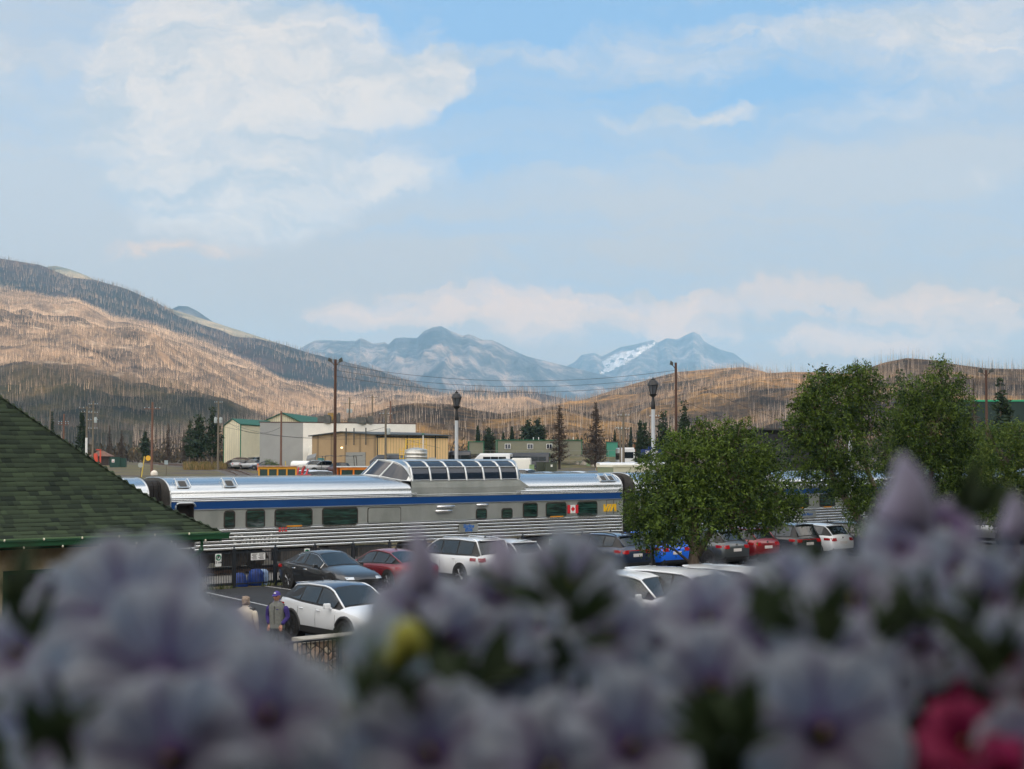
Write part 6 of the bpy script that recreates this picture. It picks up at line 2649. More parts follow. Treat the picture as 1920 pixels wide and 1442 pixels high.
def street_lamp(px, ytop, Y, label):
    p = P(px, Y)
    z0 = ground(p.x, p.y)
    H = EYE + ray(px, ytop)[1] * Y - z0
    root = thing('street_lamp', (p.x, p.y, z0), .3, label, 'street lamp', 'street lamps with black lanterns')
    b1 = MB()
    b1.tube([(0, 0, -.3), (0, 0, H - 1.75)], [.125, .105], 12)
    b1.build('post', LAMPW, root, smooth=60)
    b1 = MB()
    b1.lathe([(.10, H - 1.8), (.13, H - 1.75), (.11, H - 1.4), (.07, H - 1.25), (.08, H - 1.1), (.20, H - 1.0), (.22, H - .93), (.04, H - .9)], (0, 0, 0), 12)
    b1.build('lantern_base', BLACKP, root, smooth=40)
    b1 = MB()
    b1.lathe([(.12, H - .93), (.27, H - .42), (.02, H - .42)], (0, 0, 0), 6)
    b1.build('lantern_glass', LGLASS, root)
    b1 = MB()
    for k in range(6):
        an = 2 * math.pi * k / 6
        b1.tube([(.15 * math.cos(an), .15 * math.sin(an), H - .95), (.285 * math.cos(an), .285 * math.sin(an), H - .42)], .018, 4)
    b1.tube([(0, 0, H - .9), (0, 0, H - .45)], .04, 6)
    b1.build('lantern_frame', BLACKP, root)
    b1 = MB()
    b1.lathe([(.02, H - .44), (.33, H - .43), (.31, H - .34), (.20, H - .17), (.11, H - .15), (.11, H - .08), (.05, H - .05), (.04, H), (.005, H + .02)], (0, 0, 0), 12)
    b1.build('lantern_cap', BLACKP, root, smooth=35)
    return root


street_lamp(856, 733, 86, 'street lamp with black lantern behind the dome, left one of two')
street_lamp(1225, 708, 80, 'street lamp with black lantern above the round tree, right one of two')
street_lamp(1594, 738, 84, 'street lamp post showing white through the leaning tree')
# town sign on the platform
p = P(1222, 84)
z0 = ground(p.x, p.y)
zs = EYE + ray(1222, 848)[1] * 84
sg_ = thing('town_sign', (p.x, p.y, z0), 0.12, 'dark blue town sign lettered JASPER above the round tree', 'sign')
m1 = MB()
m1.box((0, 0, zs - z0), (1.30, .08, .36))
m1.build('sign_board', mat('deep blue sign', (0.008, 0.03, 0.15), 0.5), sg_)
m1 = MB()
m1.box((.0, .02, zs - z0 + .02), (.42, .05, .62))
m1.tube([(0, .06, 0), (0, .06, zs - z0)], .05, 8)
m1.build('sign_crest', MATS['deep blue sign'], sg_)
text_mesh('lettering', 'JASPER', .26, WHITEP, sg_, (0, -.05, zs - z0), RX, .004, 0, .006)
# black post in the car park
q = gp(1224, 1150)
pp = thing('signpost', (q.x, q.y, 0), 0, 'slim black post in front of the navy suv', 'post')
m1 = MB()
m1.tube([(0, 0, 0), (0, 0, 2.1)], .05, 8)
m1.build('post', BLACKP, pp)
m1 = MB()
m1.lathe([(.05, 0), (.07, .02), (.03, .06), (.005, .08)], (0, 0, 2.1), 8)
m1.build('finial', BLACKP, pp)

# small signs in the yard
def disc_sign(px, py, Y, col, label, rr_=.4, square=False):
    p_ = P(px, Y)
    z_ = ground(p_.x, p_.y)
    h_ = EYE + ray(px, py)[1] * Y - z_
    r0 = thing('track_sign', (p_.x, p_.y, z_), 0, label, 'sign')
    b1 = MB()
    b1.tube([(0, .05, 0), (0, .05, h_)], .05, 6)
    b1.build('post', POLE_G, r0)
    b1 = MB()
    if square:
        b1.box((0, 0, h_), (rr_ * 1.6, .04, rr_ * 1.8))
    else:
        b1.lathe([(.01, -.02), (rr_, -.02), (rr_, .02), (.01, .02)], (0, 0, h_), 16, 0, 'y')
    b1.build('sign_face', mat(col[0], col[1], 0.5), r0)


disc_sign(264, 872, 165, ('dull sign back', (.35, .37, .34)), 'grey round sign back at the bottom left of the yard', .3)
disc_sign(312, 867, 185, ('sign back blue grey', (.28, .34, .36)), 'grey square sign back right of the reddish pole', .3, True)
disc_sign(278, 859, 330, ('yellow sign', (.75, .42, .02)), 'yellow track sign left of the reddish pole', .6)
for k, (px, py, Y, lab) in enumerate(((266, 866, 178, 'leaning yellow marker post by the round grey sign'), (537, 860, 225, 'yellow marker post by the slim brown pole'))):
    p = P(px, Y)
    m1 = MB()
    m1.tube([(0, 0, 0), (.35 if k == 0 else -.15, 0, 2.6 if k == 0 else 1.6)], .07, 6)
    o = m1.build('marker_post', mat('yellow post paint', (.62, .46, .08), .6))
    o.location = (p.x, p.y, ground(p.x, p.y))
    setp(o, lab, 'post')

# mounds and rocks
def mound(px, Y, w, h, label, m_, nm='earth_mound', cat='mound', seed=0, d=None):
    p_ = P(px, Y)
    b1 = MB()
    N1, N2 = 8, 18
    vs_, fs_ = [], []
    for i in range(N1 + 1):
        ph = math.pi / 2 * i / N1
        for k in range(N2):
            th = 2 * math.pi * k / N2
            rr_ = 1 + .35 * mnoise.noise(Vector((math.cos(th) * 1.5 + seed, math.sin(th) * 1.5, i * .4)))
            vs_.append((w / 2 * math.cos(th) * math.cos(ph) * rr_, (d or w) / 2 * math.sin(th) * math.cos(ph) * rr_, -.2 + (h + .2) * math.sin(ph) * (.8 + .2 * rr_)))
    for i in range(N1):
        for k in range(N2):
            a_, b2 = i * N2 + k, i * N2 + (k + 1) % N2
            fs_.append((a_, b2, b2 + N2, a_ + N2))
    b1.add(vs_, fs_)
    o_ = b1.build(nm, m_, smooth=180)
    o_.location = (p_.x, p_.y, ground(p_.x, p_.y))
    return setp(o_, label, cat)


SOIL = mat('dark soil', (0.045, 0.03, 0.022), 0.95, 0, (0.09, 0.06, 0.045), 1.5, bump=.6, bdist=.2)
mound(452, 252, 6.5, 2.0, 'heap of dark soil in front of the cream shed', SOIL, seed=2, d=4)
ROCKM = mat('pale boulder', (0.25, 0.22, 0.18), 0.9, 0, (0.40, 0.36, 0.30), 1.2)
for px, Y, w, h, lab in ((1095, 296, 1.5, .9, 'pale boulder in the dry grass, biggest'), (1082, 298, 1.1, .6, 'small boulder left of the biggest one'), (1118, 292, 2.0, .6, 'flat brown boulder right of the utility box')):
    o = mound(px, Y, w, h, lab, ROCKM, 'boulder', 'boulder', px)

# vehicles in the yard ---------------------------------------------------
def far_car(kind, pm, px, py, Y, rz, label, cat='car', **kw):
    a_, b2 = ray(px, py)
    z_ = EYE + b2 * Y
    p_ = P(px, Y)
    z_ = ground(p_.x, p_.y)
    return make_car(kind, pm, label, cat, (p_.x, p_.y, z_), rz, detail=False, group='vehicles in the railway yard', **kw)


far_car('suv', P_SILV, 440, 878, 246, 1.9, 'silver suv seen from behind at the left end of the yard row')
far_car('suv', P_BLACK, 452, 878, 248, 1.9, 'black suv with red tail lamp next to the silver one')
far_car('suv', P_SILV, 470, 878, 244, 2.6, 'pale silver suv in the middle of the yard row')
far_car('sedan', P_NAVY, 496, 878, 240, 3.0, 'dark low car at the right end of the yard row')
far_car('van', P_WHITE, 478, 858, 262, 2.2, 'white van behind the silver suv by the cream shed', 'van')
far_car('pickup', P_BEIGE, 592, 878, 214, 3.5, 'beige pickup truck in front of the brown shaded shed end', 'truck')
far_car('pickup', P_SILV, 611, 879, 208, 3.4, 'silver pickup truck next to the beige one', 'truck')
far_car('suv', P_MAROON, 634, 878, 204, 2.2, 'brown suv under the dark awning', 'car')
far_car('suv', P_WHITE, 592, 889, 135, 0.3, 'white suv roof just over the train, left of the brown pole')
far_car('suv', P_WHITE, 612, 889, 132, 0.4, 'white suv roof just over the train, at the brown pole')
far_car('pickup', P_WHITE, 983, 886, 133, 2.6, 'white pickup cab just right of the dome', 'truck')
far_car('suv', P_SILV, 1012, 886, 131, 2.4, 'pale grey suv roof right of the white pickup cab')
far_car('suv', P_NAVY, 1048, 888, 133, 2.4, 'dark blue suv roof over the train')
far_car('suv', P_WHITE, 1072, 888, 134, 2.5, 'white suv roof over the train, right of the dark blue one')
far_car('sedan', P_SILV, 1092, 888, 132, 2.4, 'silver car roof over the train')
far_car('suv', P_CHAR, 1112, 888, 137, 2.4, 'dark suv roof beside the cream container')
far_car('van', P_WHITE, 955, 874, 226, 2.9, 'white passenger van left of the white box trailer', 'van')
far_car('suv', P_WHITE, 1019, 866, 300, 3.3, 'white car behind the green skips')
far_car('suv', P_BEIGE, 1136, 873, 232, 1.6, 'beige suv seen from behind, left of the white bus')


def boxy(name, label, cat, px, Y, L, W_, H, rz, m_, rows, gm=None, nose=0.0, wheels=True, stripe=None):
    """bus, trailer or shuttle: rounded box with window band, wheels"""
    p_ = P(px, Y)
    r0 = thing(name, (p_.x, p_.y, ground(p_.x, p_.y)), rz, label, cat)
    b1 = MB()
    z0_ = .35
    sec_ = [(-W_ / 2, z0_), (-W_ / 2, H * .86), (-W_ / 2 + .08, H * .96), (-W_ / 2 + .25, H), (W_ / 2 - .25, H), (W_ / 2 - .08, H * .96), (W_ / 2, H * .86), (W_ / 2, z0_)]
    vs_, fs_ = [], []
    xs_ = [-L / 2, -L / 2 + .12, L / 2 - nose - .2, L / 2 - nose, L / 2]
    sc = [.96, 1, 1, .97, .6 if nose else .96]
    n_ = len(sec_)
    for x_, s_ in zip(xs_, sc):
        vs_ += [(x_, y_ * (.97 if s_ < 1 else 1), z0_ + (z_ - z0_) * s_) for y_, z_ in sec_]
    for i in range(len(xs_) - 1):
        for k in range(n_):
            fs_.append((i * n_ + k, i * n_ + (k + 1) % n_, (i + 1) * n_ + (k + 1) % n_, (i + 1) * n_ + k))
    fs_ += [tuple(range(n_)), tuple(range(4 * n_, 5 * n_))]
    b1.add(vs_, fs_)
    b1.build('body', m_, r0, smooth=30)
    for sg in (-1, 1):
        if rows:
            nwin, z1, z2, xa, xb = rows
            for k in range(nwin):
                w_ = (xb - xa) / nwin
                b1 = MB()
                b1.box((xa + w_ * (k + .5), sg * (W_ / 2 + .012), (z1 + z2) / 2), (w_ - .07, .03, z2 - z1))
                b1.build('window', gm or CARGLASS, r0)
    if rows:
        b1 = MB()
        b1.box((-L / 2 - .0, 0, H * .66), (.06, W_ * .75, H * .28))
        b1.build('rear_window', CARGLASS, r0)
        b1 = MB()
        b1.box((L / 2 - nose + .0, 0, H * .66), (.1, W_ * .82, H * .26))
        b1.build('windscreen', CARGLASS, r0)
    for x_ in ((-L * .28, L * .34) if wheels else ()):
        for sg in (-1, 1):
            wheel(r0, x_, sg * (W_ / 2 - .12), .42, sgn=sg)
    for sg in (-1, 1):
        b1 = MB()
        b1.box((-L / 2 - .03, sg * (W_ / 2 - .18), .9), (.05, .16, .3))
        b1.build('tail_lamp', TAIL, r0)
    return r0


boxy('shuttle_bus', 'white shuttle bus with black windscreen left of the black shuttle', 'bus', 925, 250, 6.5, 2.2, 2.9, 2.9, P_WHITE, (3, 1.5, 2.3, -2.6, 1.6), nose=1.0)
boxy('shuttle_bus', 'long black shuttle bus behind the white van', 'bus', 975, 262, 11, 2.4, 3.0, 3.0, P_BLACK, (6, 1.5, 2.3, -5, 4), nose=1.0)
boxy('box_trailer', 'white box trailer right of the white passenger van', 'trailer', 978, 222, 2.9, 2.0, 2.3, 3.05, mat('white trailer panel', (.72, .71, .66), .5), None)
boxy('coach', 'black bus with domed front by the brown shaded shed end', 'bus', 738, 212, 7.0, 2.4, 2.75, 3.2, P_BLACK, (4, 1.4, 2.2, -3.2, 2.4), nose=1.1)
boxy('coach', 'black coach at the right end of the tan shed, behind the left lamp post', 'bus', 862, 240, 3.6, 2.5, 3.3, 0.1, P_BLACK, (2, 1.2, 2.6, -1.6, 1.6))
boxy('coach', 'white coach seen from behind with two dark windows, beside the teal hut', 'bus', 1172, 262, 9, 2.5, 4.0, 1.62, P_WHITE, (5, 1.8, 3.0, -4, 4))
boxy('minibus', 'long white bus roof below the town sign', 'bus', 1190, 170, 9.0, 2.3, 2.2, 0.15, P_WHITE, (7, 1.25, 1.85, -4.2, 4.2))
# yellow and orange track machines
YM = mat('track machine yellow', (.68, .33, .02), .5)
OM = mat('track machine orange', (.78, .22, .01), .5)


def cab(name, label, px, pyt, Y, w, h, rz, m_, roofm_, nwin, d=1.8):
    p_ = P(px, Y)
    z_ = ground(p_.x, p_.y)
    ztop = EYE + ray(px, pyt)[1] * Y - z_
    r0 = thing(name, (p_.x, p_.y, z_), rz, label, 'track machine')
    b1 = MB()
    zc = ztop - h
    b1.box((0, 0, (zc) / 2 + .25), (w, d, zc - .4))
    for k in range(nwin + 1):
        x_ = -w / 2 + w * k / nwin
        for sg in (-1, 1):
            b1.box((x_, sg * d / 2, zc + h / 2), (.12, .12, h))
    for sg in (-1, 1):
        b1.box((0, sg * d / 2, ztop - .1), (w + .12, .13, .2))
        b1.box((0, sg * d / 2, zc + .05), (w + .12, .14, .12))
    b1.build('cab_frame', m_, r0)
    for k in range(nwin):
        for sg in (-1, 1):
            b1 = MB()
            b1.box((-w / 2 + w * (k + .5) / nwin, sg * d / 2, zc + h / 2), (w / nwin - .14, .03, h - .25))
            b1.build('window', mat('dusty green glass', (.03, .06, .055), .2), r0)
    b1 = MB()
    b1.box((0, 0, ztop + .04), (w + .35, d + .3, .08))
    b1.build('roof', roofm_, r0)
    for sg in (-1, 1):
        for x_ in (-w * .3, w * .3):
            b1 = MB()
            b1.lathe([(.05, -.06), (.38, -.06), (.38, .06), (.05, .06)], (x_, sg * .72, .4), 14, 0, 'y')
            b1.build('wheel', DARK, r0)
    return r0


cab('track_machine', 'yellow track machine cab showing over the carriage roof', 521, 875, 118, 3.0, .95, .15, YM, mat('rusty roof sheet', (.35, .20, .14), .8, 0, (.5, .4, .35), 3), 4)
cab('track_machine', 'orange track machine cab with white roof left of the dome', 672, 876, 112, 3.0, .85, .25, OM, WHITEP, 3)
m1 = MB()
m1.box((0, 0, .9), (2.2, 1.4, .5))
for k in range(5):
    m1.tube([(-.9 + .4 * k, -.2, 1.1), (-.8 + .4 * k, .2, 1.5 + .12 * (k % 3))], .08, 5)
m1.tube([(.3, 0, 1.3), (.5, 0, 1.9)], .12, 6)
o = m1.build('red_equipment', mat('red machine paint', (.45, .02, .02), .5, 0, (.2, .2, .2), 3, lo=.55, hi=.6))
p = P(560, 124)
o.location = (p.x, p.y, ground(p.x, p.y) + .3)
setp(o, 'low red machine with pale fittings between the yellow and orange cabs', 'machine')
# awning over the parked trucks
aw = thing('awning', gz(P(640, 206)), -.05, 'dark corrugated awning on thin legs over the parked trucks', 'awning')
m1 = MB()
for k in range(6):
    m1.box((-2.6 + k * 1.0, 0, 2.55 + .06 * (k % 2)), (1.0, 2.6, .07))
m1.build('canopy', mat('blue grey sheet', (.10, .12, .14), .4, .5), aw)
for x_ in (-2.8, 2.2):
    for y_ in (-1.1, 1.1):
        m1 = MB()
        m1.tube([(x_, y_, 0), (x_ * .9, y_, 2.55)], .05, 5)
        m1.build('leg', R_DARK, aw)
# white cylindrical tank lying on its side and grey ramp
tk = thing('propane_tank', gz(P(566, 216)), 0.05, 'white cylindrical tank lying on cradles in front of the white building', 'tank')
m1 = MB()
m1.lathe([(.05, -1.7), (.5, -1.6), (.66, -1.3), (.66, 1.3), (.5, 1.6), (.05, 1.7)], (0, 0, 1.1), 18, 0, 'x')
m1.build('tank_shell', WHITEP, tk, smooth=50)
for x_ in (-1.0, 1.0):
    m1 = MB()
    m1.box((x_, 0, .35), (.25, 1.0, .7))
    m1.build('cradle', mat('rusty steel', (.16, .07, .04), .8), tk)
m1 = MB()
m1.add([(-.7, -.6, 0), (.7, -.6, 0), (.7, .6, 0), (-.7, .6, 0), (-.7, -.6, 1.9), (.7, -.6, 2.3), (.7, .6, 2.9), (-.7, .6, 2.5)], [(0, 1, 2, 3), (4, 5, 6, 7), (0, 1, 5, 4), (1, 2, 6, 5), (2, 3, 7, 6), (3, 0, 4, 7)])
o = m1.build('slanted_kiosk', mat('grey sheet metal', (.22, .22, .21), .5, .3))
p = P(584, 222)
o.location = (p.x, p.y, ground(p.x, p.y))
setp(o, 'grey kiosk with slanted top right of the white tank', 'kiosk')
# silver tank with yellow rails
p = P(780, 176)
z0 = ground(p.x, p.y)
H = EYE + ray(780, 841)[1] * 176 - z0
st_ = thing('fuel_tank', (p.x, p.y, z0), 0, 'round silver tank with yellow ladder and rails beyond the dome', 'tank')
m1 = MB()
pr_ = [(.1, 0), (1.40, 0)]
for k in range(8):
    z_ = H * .94 * k / 8
    pr_ += [(1.40, z_ + .02), (1.43, z_ + .06), (1.40, z_ + .10)]
pr_ += [(1.40, H * .94), (1.3, H * .97), (.3, H + .12), (.02, H + .12)]
m1.lathe(pr_, (0, 0, 0), 28)
m1.build('tank_shell', mat('galvanised sheet', (.62, .61, .57), .38, .8, (.48, .47, .44), 2, stretch=(1, 1, .2)), st_, smooth=40)
YR = mat('safety yellow', (.80, .50, .02), .5)
m1 = MB()
for k in range(9):
    an = math.pi * (1.0 + k / 8)
    x_, y_ = -.1 + 1.25 * math.cos(an), .8 + 0 * math.sin(an)
for x_ in np.linspace(-1.35, 1.25, 7):
    m1.tube([(x_, .6, H), (x_, .6, H + 1.15)], .035, 5)
for z_ in (.55, 1.15):
    m1.tube([(-1.35, .6, H + z_), (1.25, .6, H + z_)], .035, 5)
m1.build('guard_rail', YR, st_)
m1 = MB()
for x_ in (-1.95, -1.5, -1.2):
    m1.tube([(x_, -.5, 0), (x_, -.5, H + (.1 if x_ > -1.9 else 0))], .04, 5)
k = .4
while k < H:
    m1.tube([(-1.95, -.5, k), (-1.2, -.5, k)], .03, 4)
    k += .42
m1.tube([(-1.2, -.5, H), (-1.2, .6, H + 1.1)], .03, 4)
m1.build('ladder', YR, st_)
m1 = MB()
m1.tube([(.85, .4, H - .2), (.85, .4, H + 1.7)], .07, 6)
m1.build('vent_pipe', WHITEP, st_)
m1 = MB()
m1.lathe([(.05, 0), (.17, .03), (.17, .14), (.05, .18)], (.85, .4, H + 1.7), 8)
m1.build('vent_cap', T_GREEN, st_)
m1 = MB()
m1.box((2.0, .4, H * .35), (.9, .9, H * .7))
m1.build('pump_box', mat('pale grey cabinet', (.45, .45, .43), .5), st_)
# skips, boxes
for px, Y, w, lab in ((1015, 226, 1.5, 'dark green skip with sloped lid, left of the pair'), (1032, 224, 1.9, 'dark green skip with white notice, right of the pair')):
    r0 = thing('rubbish_skip', gz(P(px, Y)), .1, lab, 'skip')
    m1 = MB()
    m1.box((0, 0, .8), (w, 1.3, 1.6), top=(1.0, .8))
    m1.build('bin_body', mat('olive skip paint', (.035, .045, .025), .6), r0)
    m1 = MB()
    m1.box((0, 0, 1.64), (w + .08, 1.1, .08))
    m1.build('lid', R_DARK, r0)
    if px > 1020:
        m1 = MB()
        m1.box((.1, -.64, 1.1), (.3, .03, .35))
        m1.build('notice', WHITEP, r0)
for px, Y, h, lab in ((997, 218, 1.25, 'pale green utility box in front of the white trailer'), (1103, 294, 1.3, 'pale green utility box beside the pale boulder')):
    r0 = thing('utility_box', gz(P(px, Y)), 0, lab, 'utility box')
    m1 = MB()
    m1.box((0, 0, h / 2), (.75, .7, h))
    m1.build('cabinet', mat('pale green cabinet', (.22, .32, .17), .6), r0)
    m1 = MB()
    m1.box((0, 0, h + .03), (.82, .78, .08))
    m1.build('lid', MATS['pale green cabinet'], r0)
# orange cone things, red post
m1 = MB()
m1.tube([(0, 0, 0), (0, 0, 1.1)], .12, 6)
o = m1.build('orange_post', mat('orange post paint', (.7, .15, .05), .6))
p = P(484, 232)
o.location = (p.x, p.y, ground(p.x, p.y))
setp(o, 'short orange red post in front of the dark low car', 'post')
# chain link fence by the site office
cf = thing('chain_link_fence', (P(870, 285).x, 285, EYE + ray(900, 866)[1] * 285), 0, 'faint chain link fence in front of the site office', 'fence')
Lf = P(1190, 285).x - P(870, 285).x
for k in range(14):
    m1 = MB()
    m1.tube([(Lf * k / 13, 0, -.5), (Lf * k / 13, 0, 2.3)], .04, 5)
    m1.build('fence_post', mat('galvanised post', (.25, .25, .24), .5, .5), cf)
m1 = MB()
for z_ in (.2, 1.2, 2.25):
    m1.tube([(0, 0, z_), (Lf, 0, z_)], .025, 4)
m1.build('fence_rail', MATS['galvanised post'], cf)
# ------------------------------------------------------------------ trees
BARK = mat('grey brown bark', (0.10, 0.075, 0.055), 0.95, 0, (0.20, 0.155, 0.115), 9, stretch=(1, 1, .25), bump=.8, bdist=.03)
LEAF_A = mat('fresh green leaves', (0.009, 0.028, 0.005), 0.6, 0, (0.125, 0.19, 0.022), tone=True, lo=0, hi=1, transl=.20, spec=.3)
LEAF_B = mat('bright green leaves', (0.035, 0.075, 0.012), 0.6, 0, (0.15, 0.20, 0.035), tone=True, lo=0, hi=1, transl=.32, spec=.3)
NEEDLE = mat('dark pine needles', (0.010, 0.026, 0.012), 0.8, 0, (0.035, 0.062, 0.022), tone=True, lo=0, hi=1, transl=.1)
NEEDLE_D = mat('brown dead needles', (0.030, 0.021, 0.015), 0.9, 0, (0.105, 0.072, 0.048), tone=True, lo=0, hi=1)


def leaf_cloud(blobs, n, size, rgen, droop=.25, aspect=.36, shell=.5, center=None):
    """blobs: (x,y,z,rx,ry,rz). elongated little leaves in sprays through the volume"""
    vol = np.array([b_[3] * b_[4] * b_[5] for b_ in blobs]) ** .75
    vol /= vol.sum()
    # sprays
    nspray = max(1, n // 9)
    bi = rgen.choice(len(blobs), nspray, p=vol)
    B = np.array(blobs)[bi]
    d = rgen.normal(size=(nspray, 3))
    d /= np.linalg.norm(d, axis=1)[:, None]
    r = (shell + (1 - shell) * rgen.random(nspray)) ** .6
    r = np.minimum(r * (0.82 + .36 * rgen.random(nspray)), 1.22)
    c = B[:, :3] + d * r[:, None] * B[:, 3:]
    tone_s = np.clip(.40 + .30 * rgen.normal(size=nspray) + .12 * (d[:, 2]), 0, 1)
    dirs = d + np.array([0, 0, -droop]) + .5 * rgen.normal(size=(nspray, 3))
    dirs /= np.linalg.norm(dirs, axis=1)[:, None]
    k = 9
    c = np.repeat(c, k, 0)
    dr = np.repeat(dirs, k, 0)
    s_ = np.repeat(size * (.8 + .6 * rgen.random(nspray)), k)
    tt = np.tile(np.linspace(-1, 1, k), nspray)
    pos = c + dr * (tt * s_ * 1.5)[:, None] + rgen.normal(size=c.shape) * (s_ * .35)[:, None]
    ld = dr * .6 + rgen.normal(size=c.shape) * .75 + np.array([0, 0, -droop])
    ld /= np.linalg.norm(ld, axis=1)[:, None]
    sd = np.cross(ld, rgen.normal(size=c.shape))
    sd /= np.linalg.norm(sd, axis=1)[:, None]
    L_ = s_[:, None]
    W_ = L_ * aspect
    V = np.stack([pos - ld * L_ * .5, pos + sd * W_ * .5, pos + ld * L_ * .5, pos - sd * W_ * .5], 1).reshape(-1, 3)
    N_ = len(pos)
    Fq_ = np.arange(N_ * 4).reshape(N_, 4)
    tone_ = np.clip(np.repeat(tone_s, k) + .13 * rgen.normal(size=N_), 0, 1)
    return V, Fq_, tone_


def crown_from_px(cx, cy, Y, list_px, depth=1.0):
    """list of (px, py, rx_px, ry_px, dy) -> blobs in metres relative to the base point"""
    out = []
    s_ = Y / F
    base = P(cx, Y)
    for (px, py, rx, ry, dy) in list_px:
        p_ = at(px, py, Y + dy)
        out.append((p_.x - base.x, p_.y - base.y, p_.z, rx * s_, (rx * s_) * depth, ry * s_))
    return out


def tree(name, label, base, blobs, n, size, leaf, seed, limbs, r0=.22, group=None, cat='tree', bark=None):
    root = thing(name, base, 0, label, cat, group)
    rgen = np.random.default_rng(seed)
    V, Fq_, tn_ = leaf_cloud(blobs, n, size, rgen)
    mesh_np('crown', V, Fq_, leaf, root, attr=tn_)
    m_ = MB()
    for pts, ra, rb in limbs:
        k = len(pts)
        m_.tube(pts, [ra + (rb - ra) * i / (k - 1) for i in range(k)], 8)
    # branches into each blob
    tips = [Vector(p) for pts, _, _ in limbs for p in pts[1:]]
    for b_ in blobs:
        c_ = Vector(b_[:3])
        src = min(tips, key=lambda q: (q - c_).length + (2 if q.z > c_.z else 0))
        mid = src.lerp(c_, .5) + Vector((0, 0, .12))
        m_.tube([src, mid, c_], [.055, .035, .012], 5)
        for q in range(4):
            e_ = c_ + Vector((rgen.normal() * b_[3], rgen.normal() * b_[4], abs(rgen.normal()) * b_[5])) * .5
            m_.tube([mid, e_], [.022, .007], 4)
    m_.build('trunk', bark or BARK, root, smooth=180)
    return root


# round tree in the car park island
YA = 45.0
bA = P(1296, YA)
listA = [(1340, 880, 110, 75, 0), (1290, 870, 75, 60, -.6), (1250, 900, 70, 60, 0), (1215, 940, 52, 62, .3), (1220, 985, 46, 44, 0), (1290, 960, 80, 70, -1.0), (1380, 930, 85, 75, -.3),
         (1440, 920, 62, 70, .3), (1468, 955, 40, 34, 0), (1400, 845, 62, 42, .2), (1340, 825, 60, 34, .3), (1290, 835, 48, 28, .4), (1400, 962, 70, 36, -.3), (1448, 972, 36, 26, -.3),
         (1262, 975, 50, 32, -.5), (1232, 1018, 38, 26, -.3), (1320, 900, 90, 80, 1.3), (1240, 960, 60, 60, 1.2), (1410, 930, 70, 46, 1.3), (1350, 935, 90, 50, .8), (1190, 965, 26, 34, 0), (1480, 935, 30, 34, .2),
         (1425, 865, 40, 36, .0), (1370, 808, 30, 22, .1), (1315, 803, 22, 16, 0), (1405, 803, 22, 20, .1)]
blA = crown_from_px(1296, 1150, YA, listA, .9)
tA = Vector((0, 0, 0))


def rel(px, py, Y, base, dy=0):
    q = at(px, py, Y + dy)
    return (q.x - base.x, q.y - base.y, q.z)


tree('round_tree', 'round leafy green tree with forked trunk in the middle of the car park', (bA.x, bA.y, 0), blA, 60000, .105, LEAF_A, 1,
     [([(-.03, 0, -.1), rel(1300, 1100, YA, bA), rel(1300, 1060, YA, bA), rel(1304, 1010, YA, bA), rel(1300, 960, YA, bA)], .26, .11),
      ([rel(1302, 1050, YA, bA), rel(1325, 1010, YA, bA, -.1), rel(1348, 975, YA, bA, -.2), rel(1380, 920, YA, bA)], .13, .06),
      ([rel(1300, 1030, YA, bA), rel(1280, 980, YA, bA, .2), rel(1260, 930, YA, bA, .2)], .10, .05)])
# leaning tree
YB = 70.0
bB = P(1690, YB)
listB = [(1560, 760, 62, 62, 0), (1520, 800, 46, 62, 0), (1510, 860, 40, 48, .3), (1570, 830, 60, 52, -.5), (1550, 890, 56, 42, 0), (1600, 880, 44, 36, -.2), (1590, 740, 52, 46, .2), (1615, 710, 38, 30, 0),
         (1645, 740, 30, 30, .3), (1640, 790, 30, 26, .2), (1540, 720, 34, 24, .3), (1520, 745, 30, 22, 0), (1600, 930, 40, 30, -.4), (1620, 970, 42, 34, -.4), (1580, 910, 40, 30, .4), (1640, 940, 40, 36, 0),
         (1500, 770, 24, 30, 0), (1480, 815, 18, 40, 0), (1660, 985, 36, 28, 0), (1610, 690, 20, 10, 0), (1605, 800, 34, 30, .6)]
tree('leaning_tree', 'tall loose green tree with trunk leaning left between the parked suvs', (bB.x, bB.y, 0), crown_from_px(1690, 0, YB, listB, .9), 36000, .15, LEAF_A, 2,
     [([(.3, 0, -.1), rel(1650, 1012, YB, bB), rel(1618, 985, YB, bB), rel(1590, 945, YB, bB), rel(1565, 900, YB, bB), rel(1545, 860, YB, bB), rel(1530, 810, YB, bB)], .24, .08),
      ([rel(1632, 990, YB, bB, .4), rel(1650, 940, YB, bB, .4), rel(1634, 900, YB, bB, .4), rel(1614, 850, YB, bB, .3), rel(1612, 780, YB, bB, .3), rel(1608, 720, YB, bB, .2)], .16, .05)])
YC = 78.0
bC = P(1740, YC)
listC = [(1745, 800, 75, 70, 0), (1700, 850, 60, 60, 0), (1780, 760, 50, 44, 0), (1740, 745, 56, 40, 0), (1770, 715, 40, 30, 0), (1765, 690, 22, 18, 0), (1790, 840, 56, 56, .3), (1730, 900, 70, 50, -.3),
         (1800, 880, 50, 40, 0), (1680, 800, 34, 36, .2), (1690, 910, 46, 46, 0), (1820, 830, 34, 24, 0), (1790, 930, 50, 30, 0), (1700, 960, 50, 40, 0), (1755, 860, 70, 70, .8), (1725, 775, 34, 36, .4), (1832, 862, 38, 34, .2), (1818, 905, 48, 40, 0), (1655, 855, 36, 42, .5), (1700, 730, 30, 24, .3), (1800, 800, 24, 22, 0), (1750, 950, 60, 40, .4)]
tree('broad_tree', 'broad dense green tree right of the leaning tree, rising behind the tall flower bud', (bC.x, bC.y, 0), crown_from_px(1740, 0, YC, listC, .9), 50000, .16, LEAF_A, 3,
     [([(0, 0, -.1), rel(1735, 1000, YC, bC), rel(1740, 930, YC, bC), rel(1750, 850, YC, bC), rel(1765, 740, YC, bC)], .26, .07)])
YD = 66.0
bD = P(1905, YD)
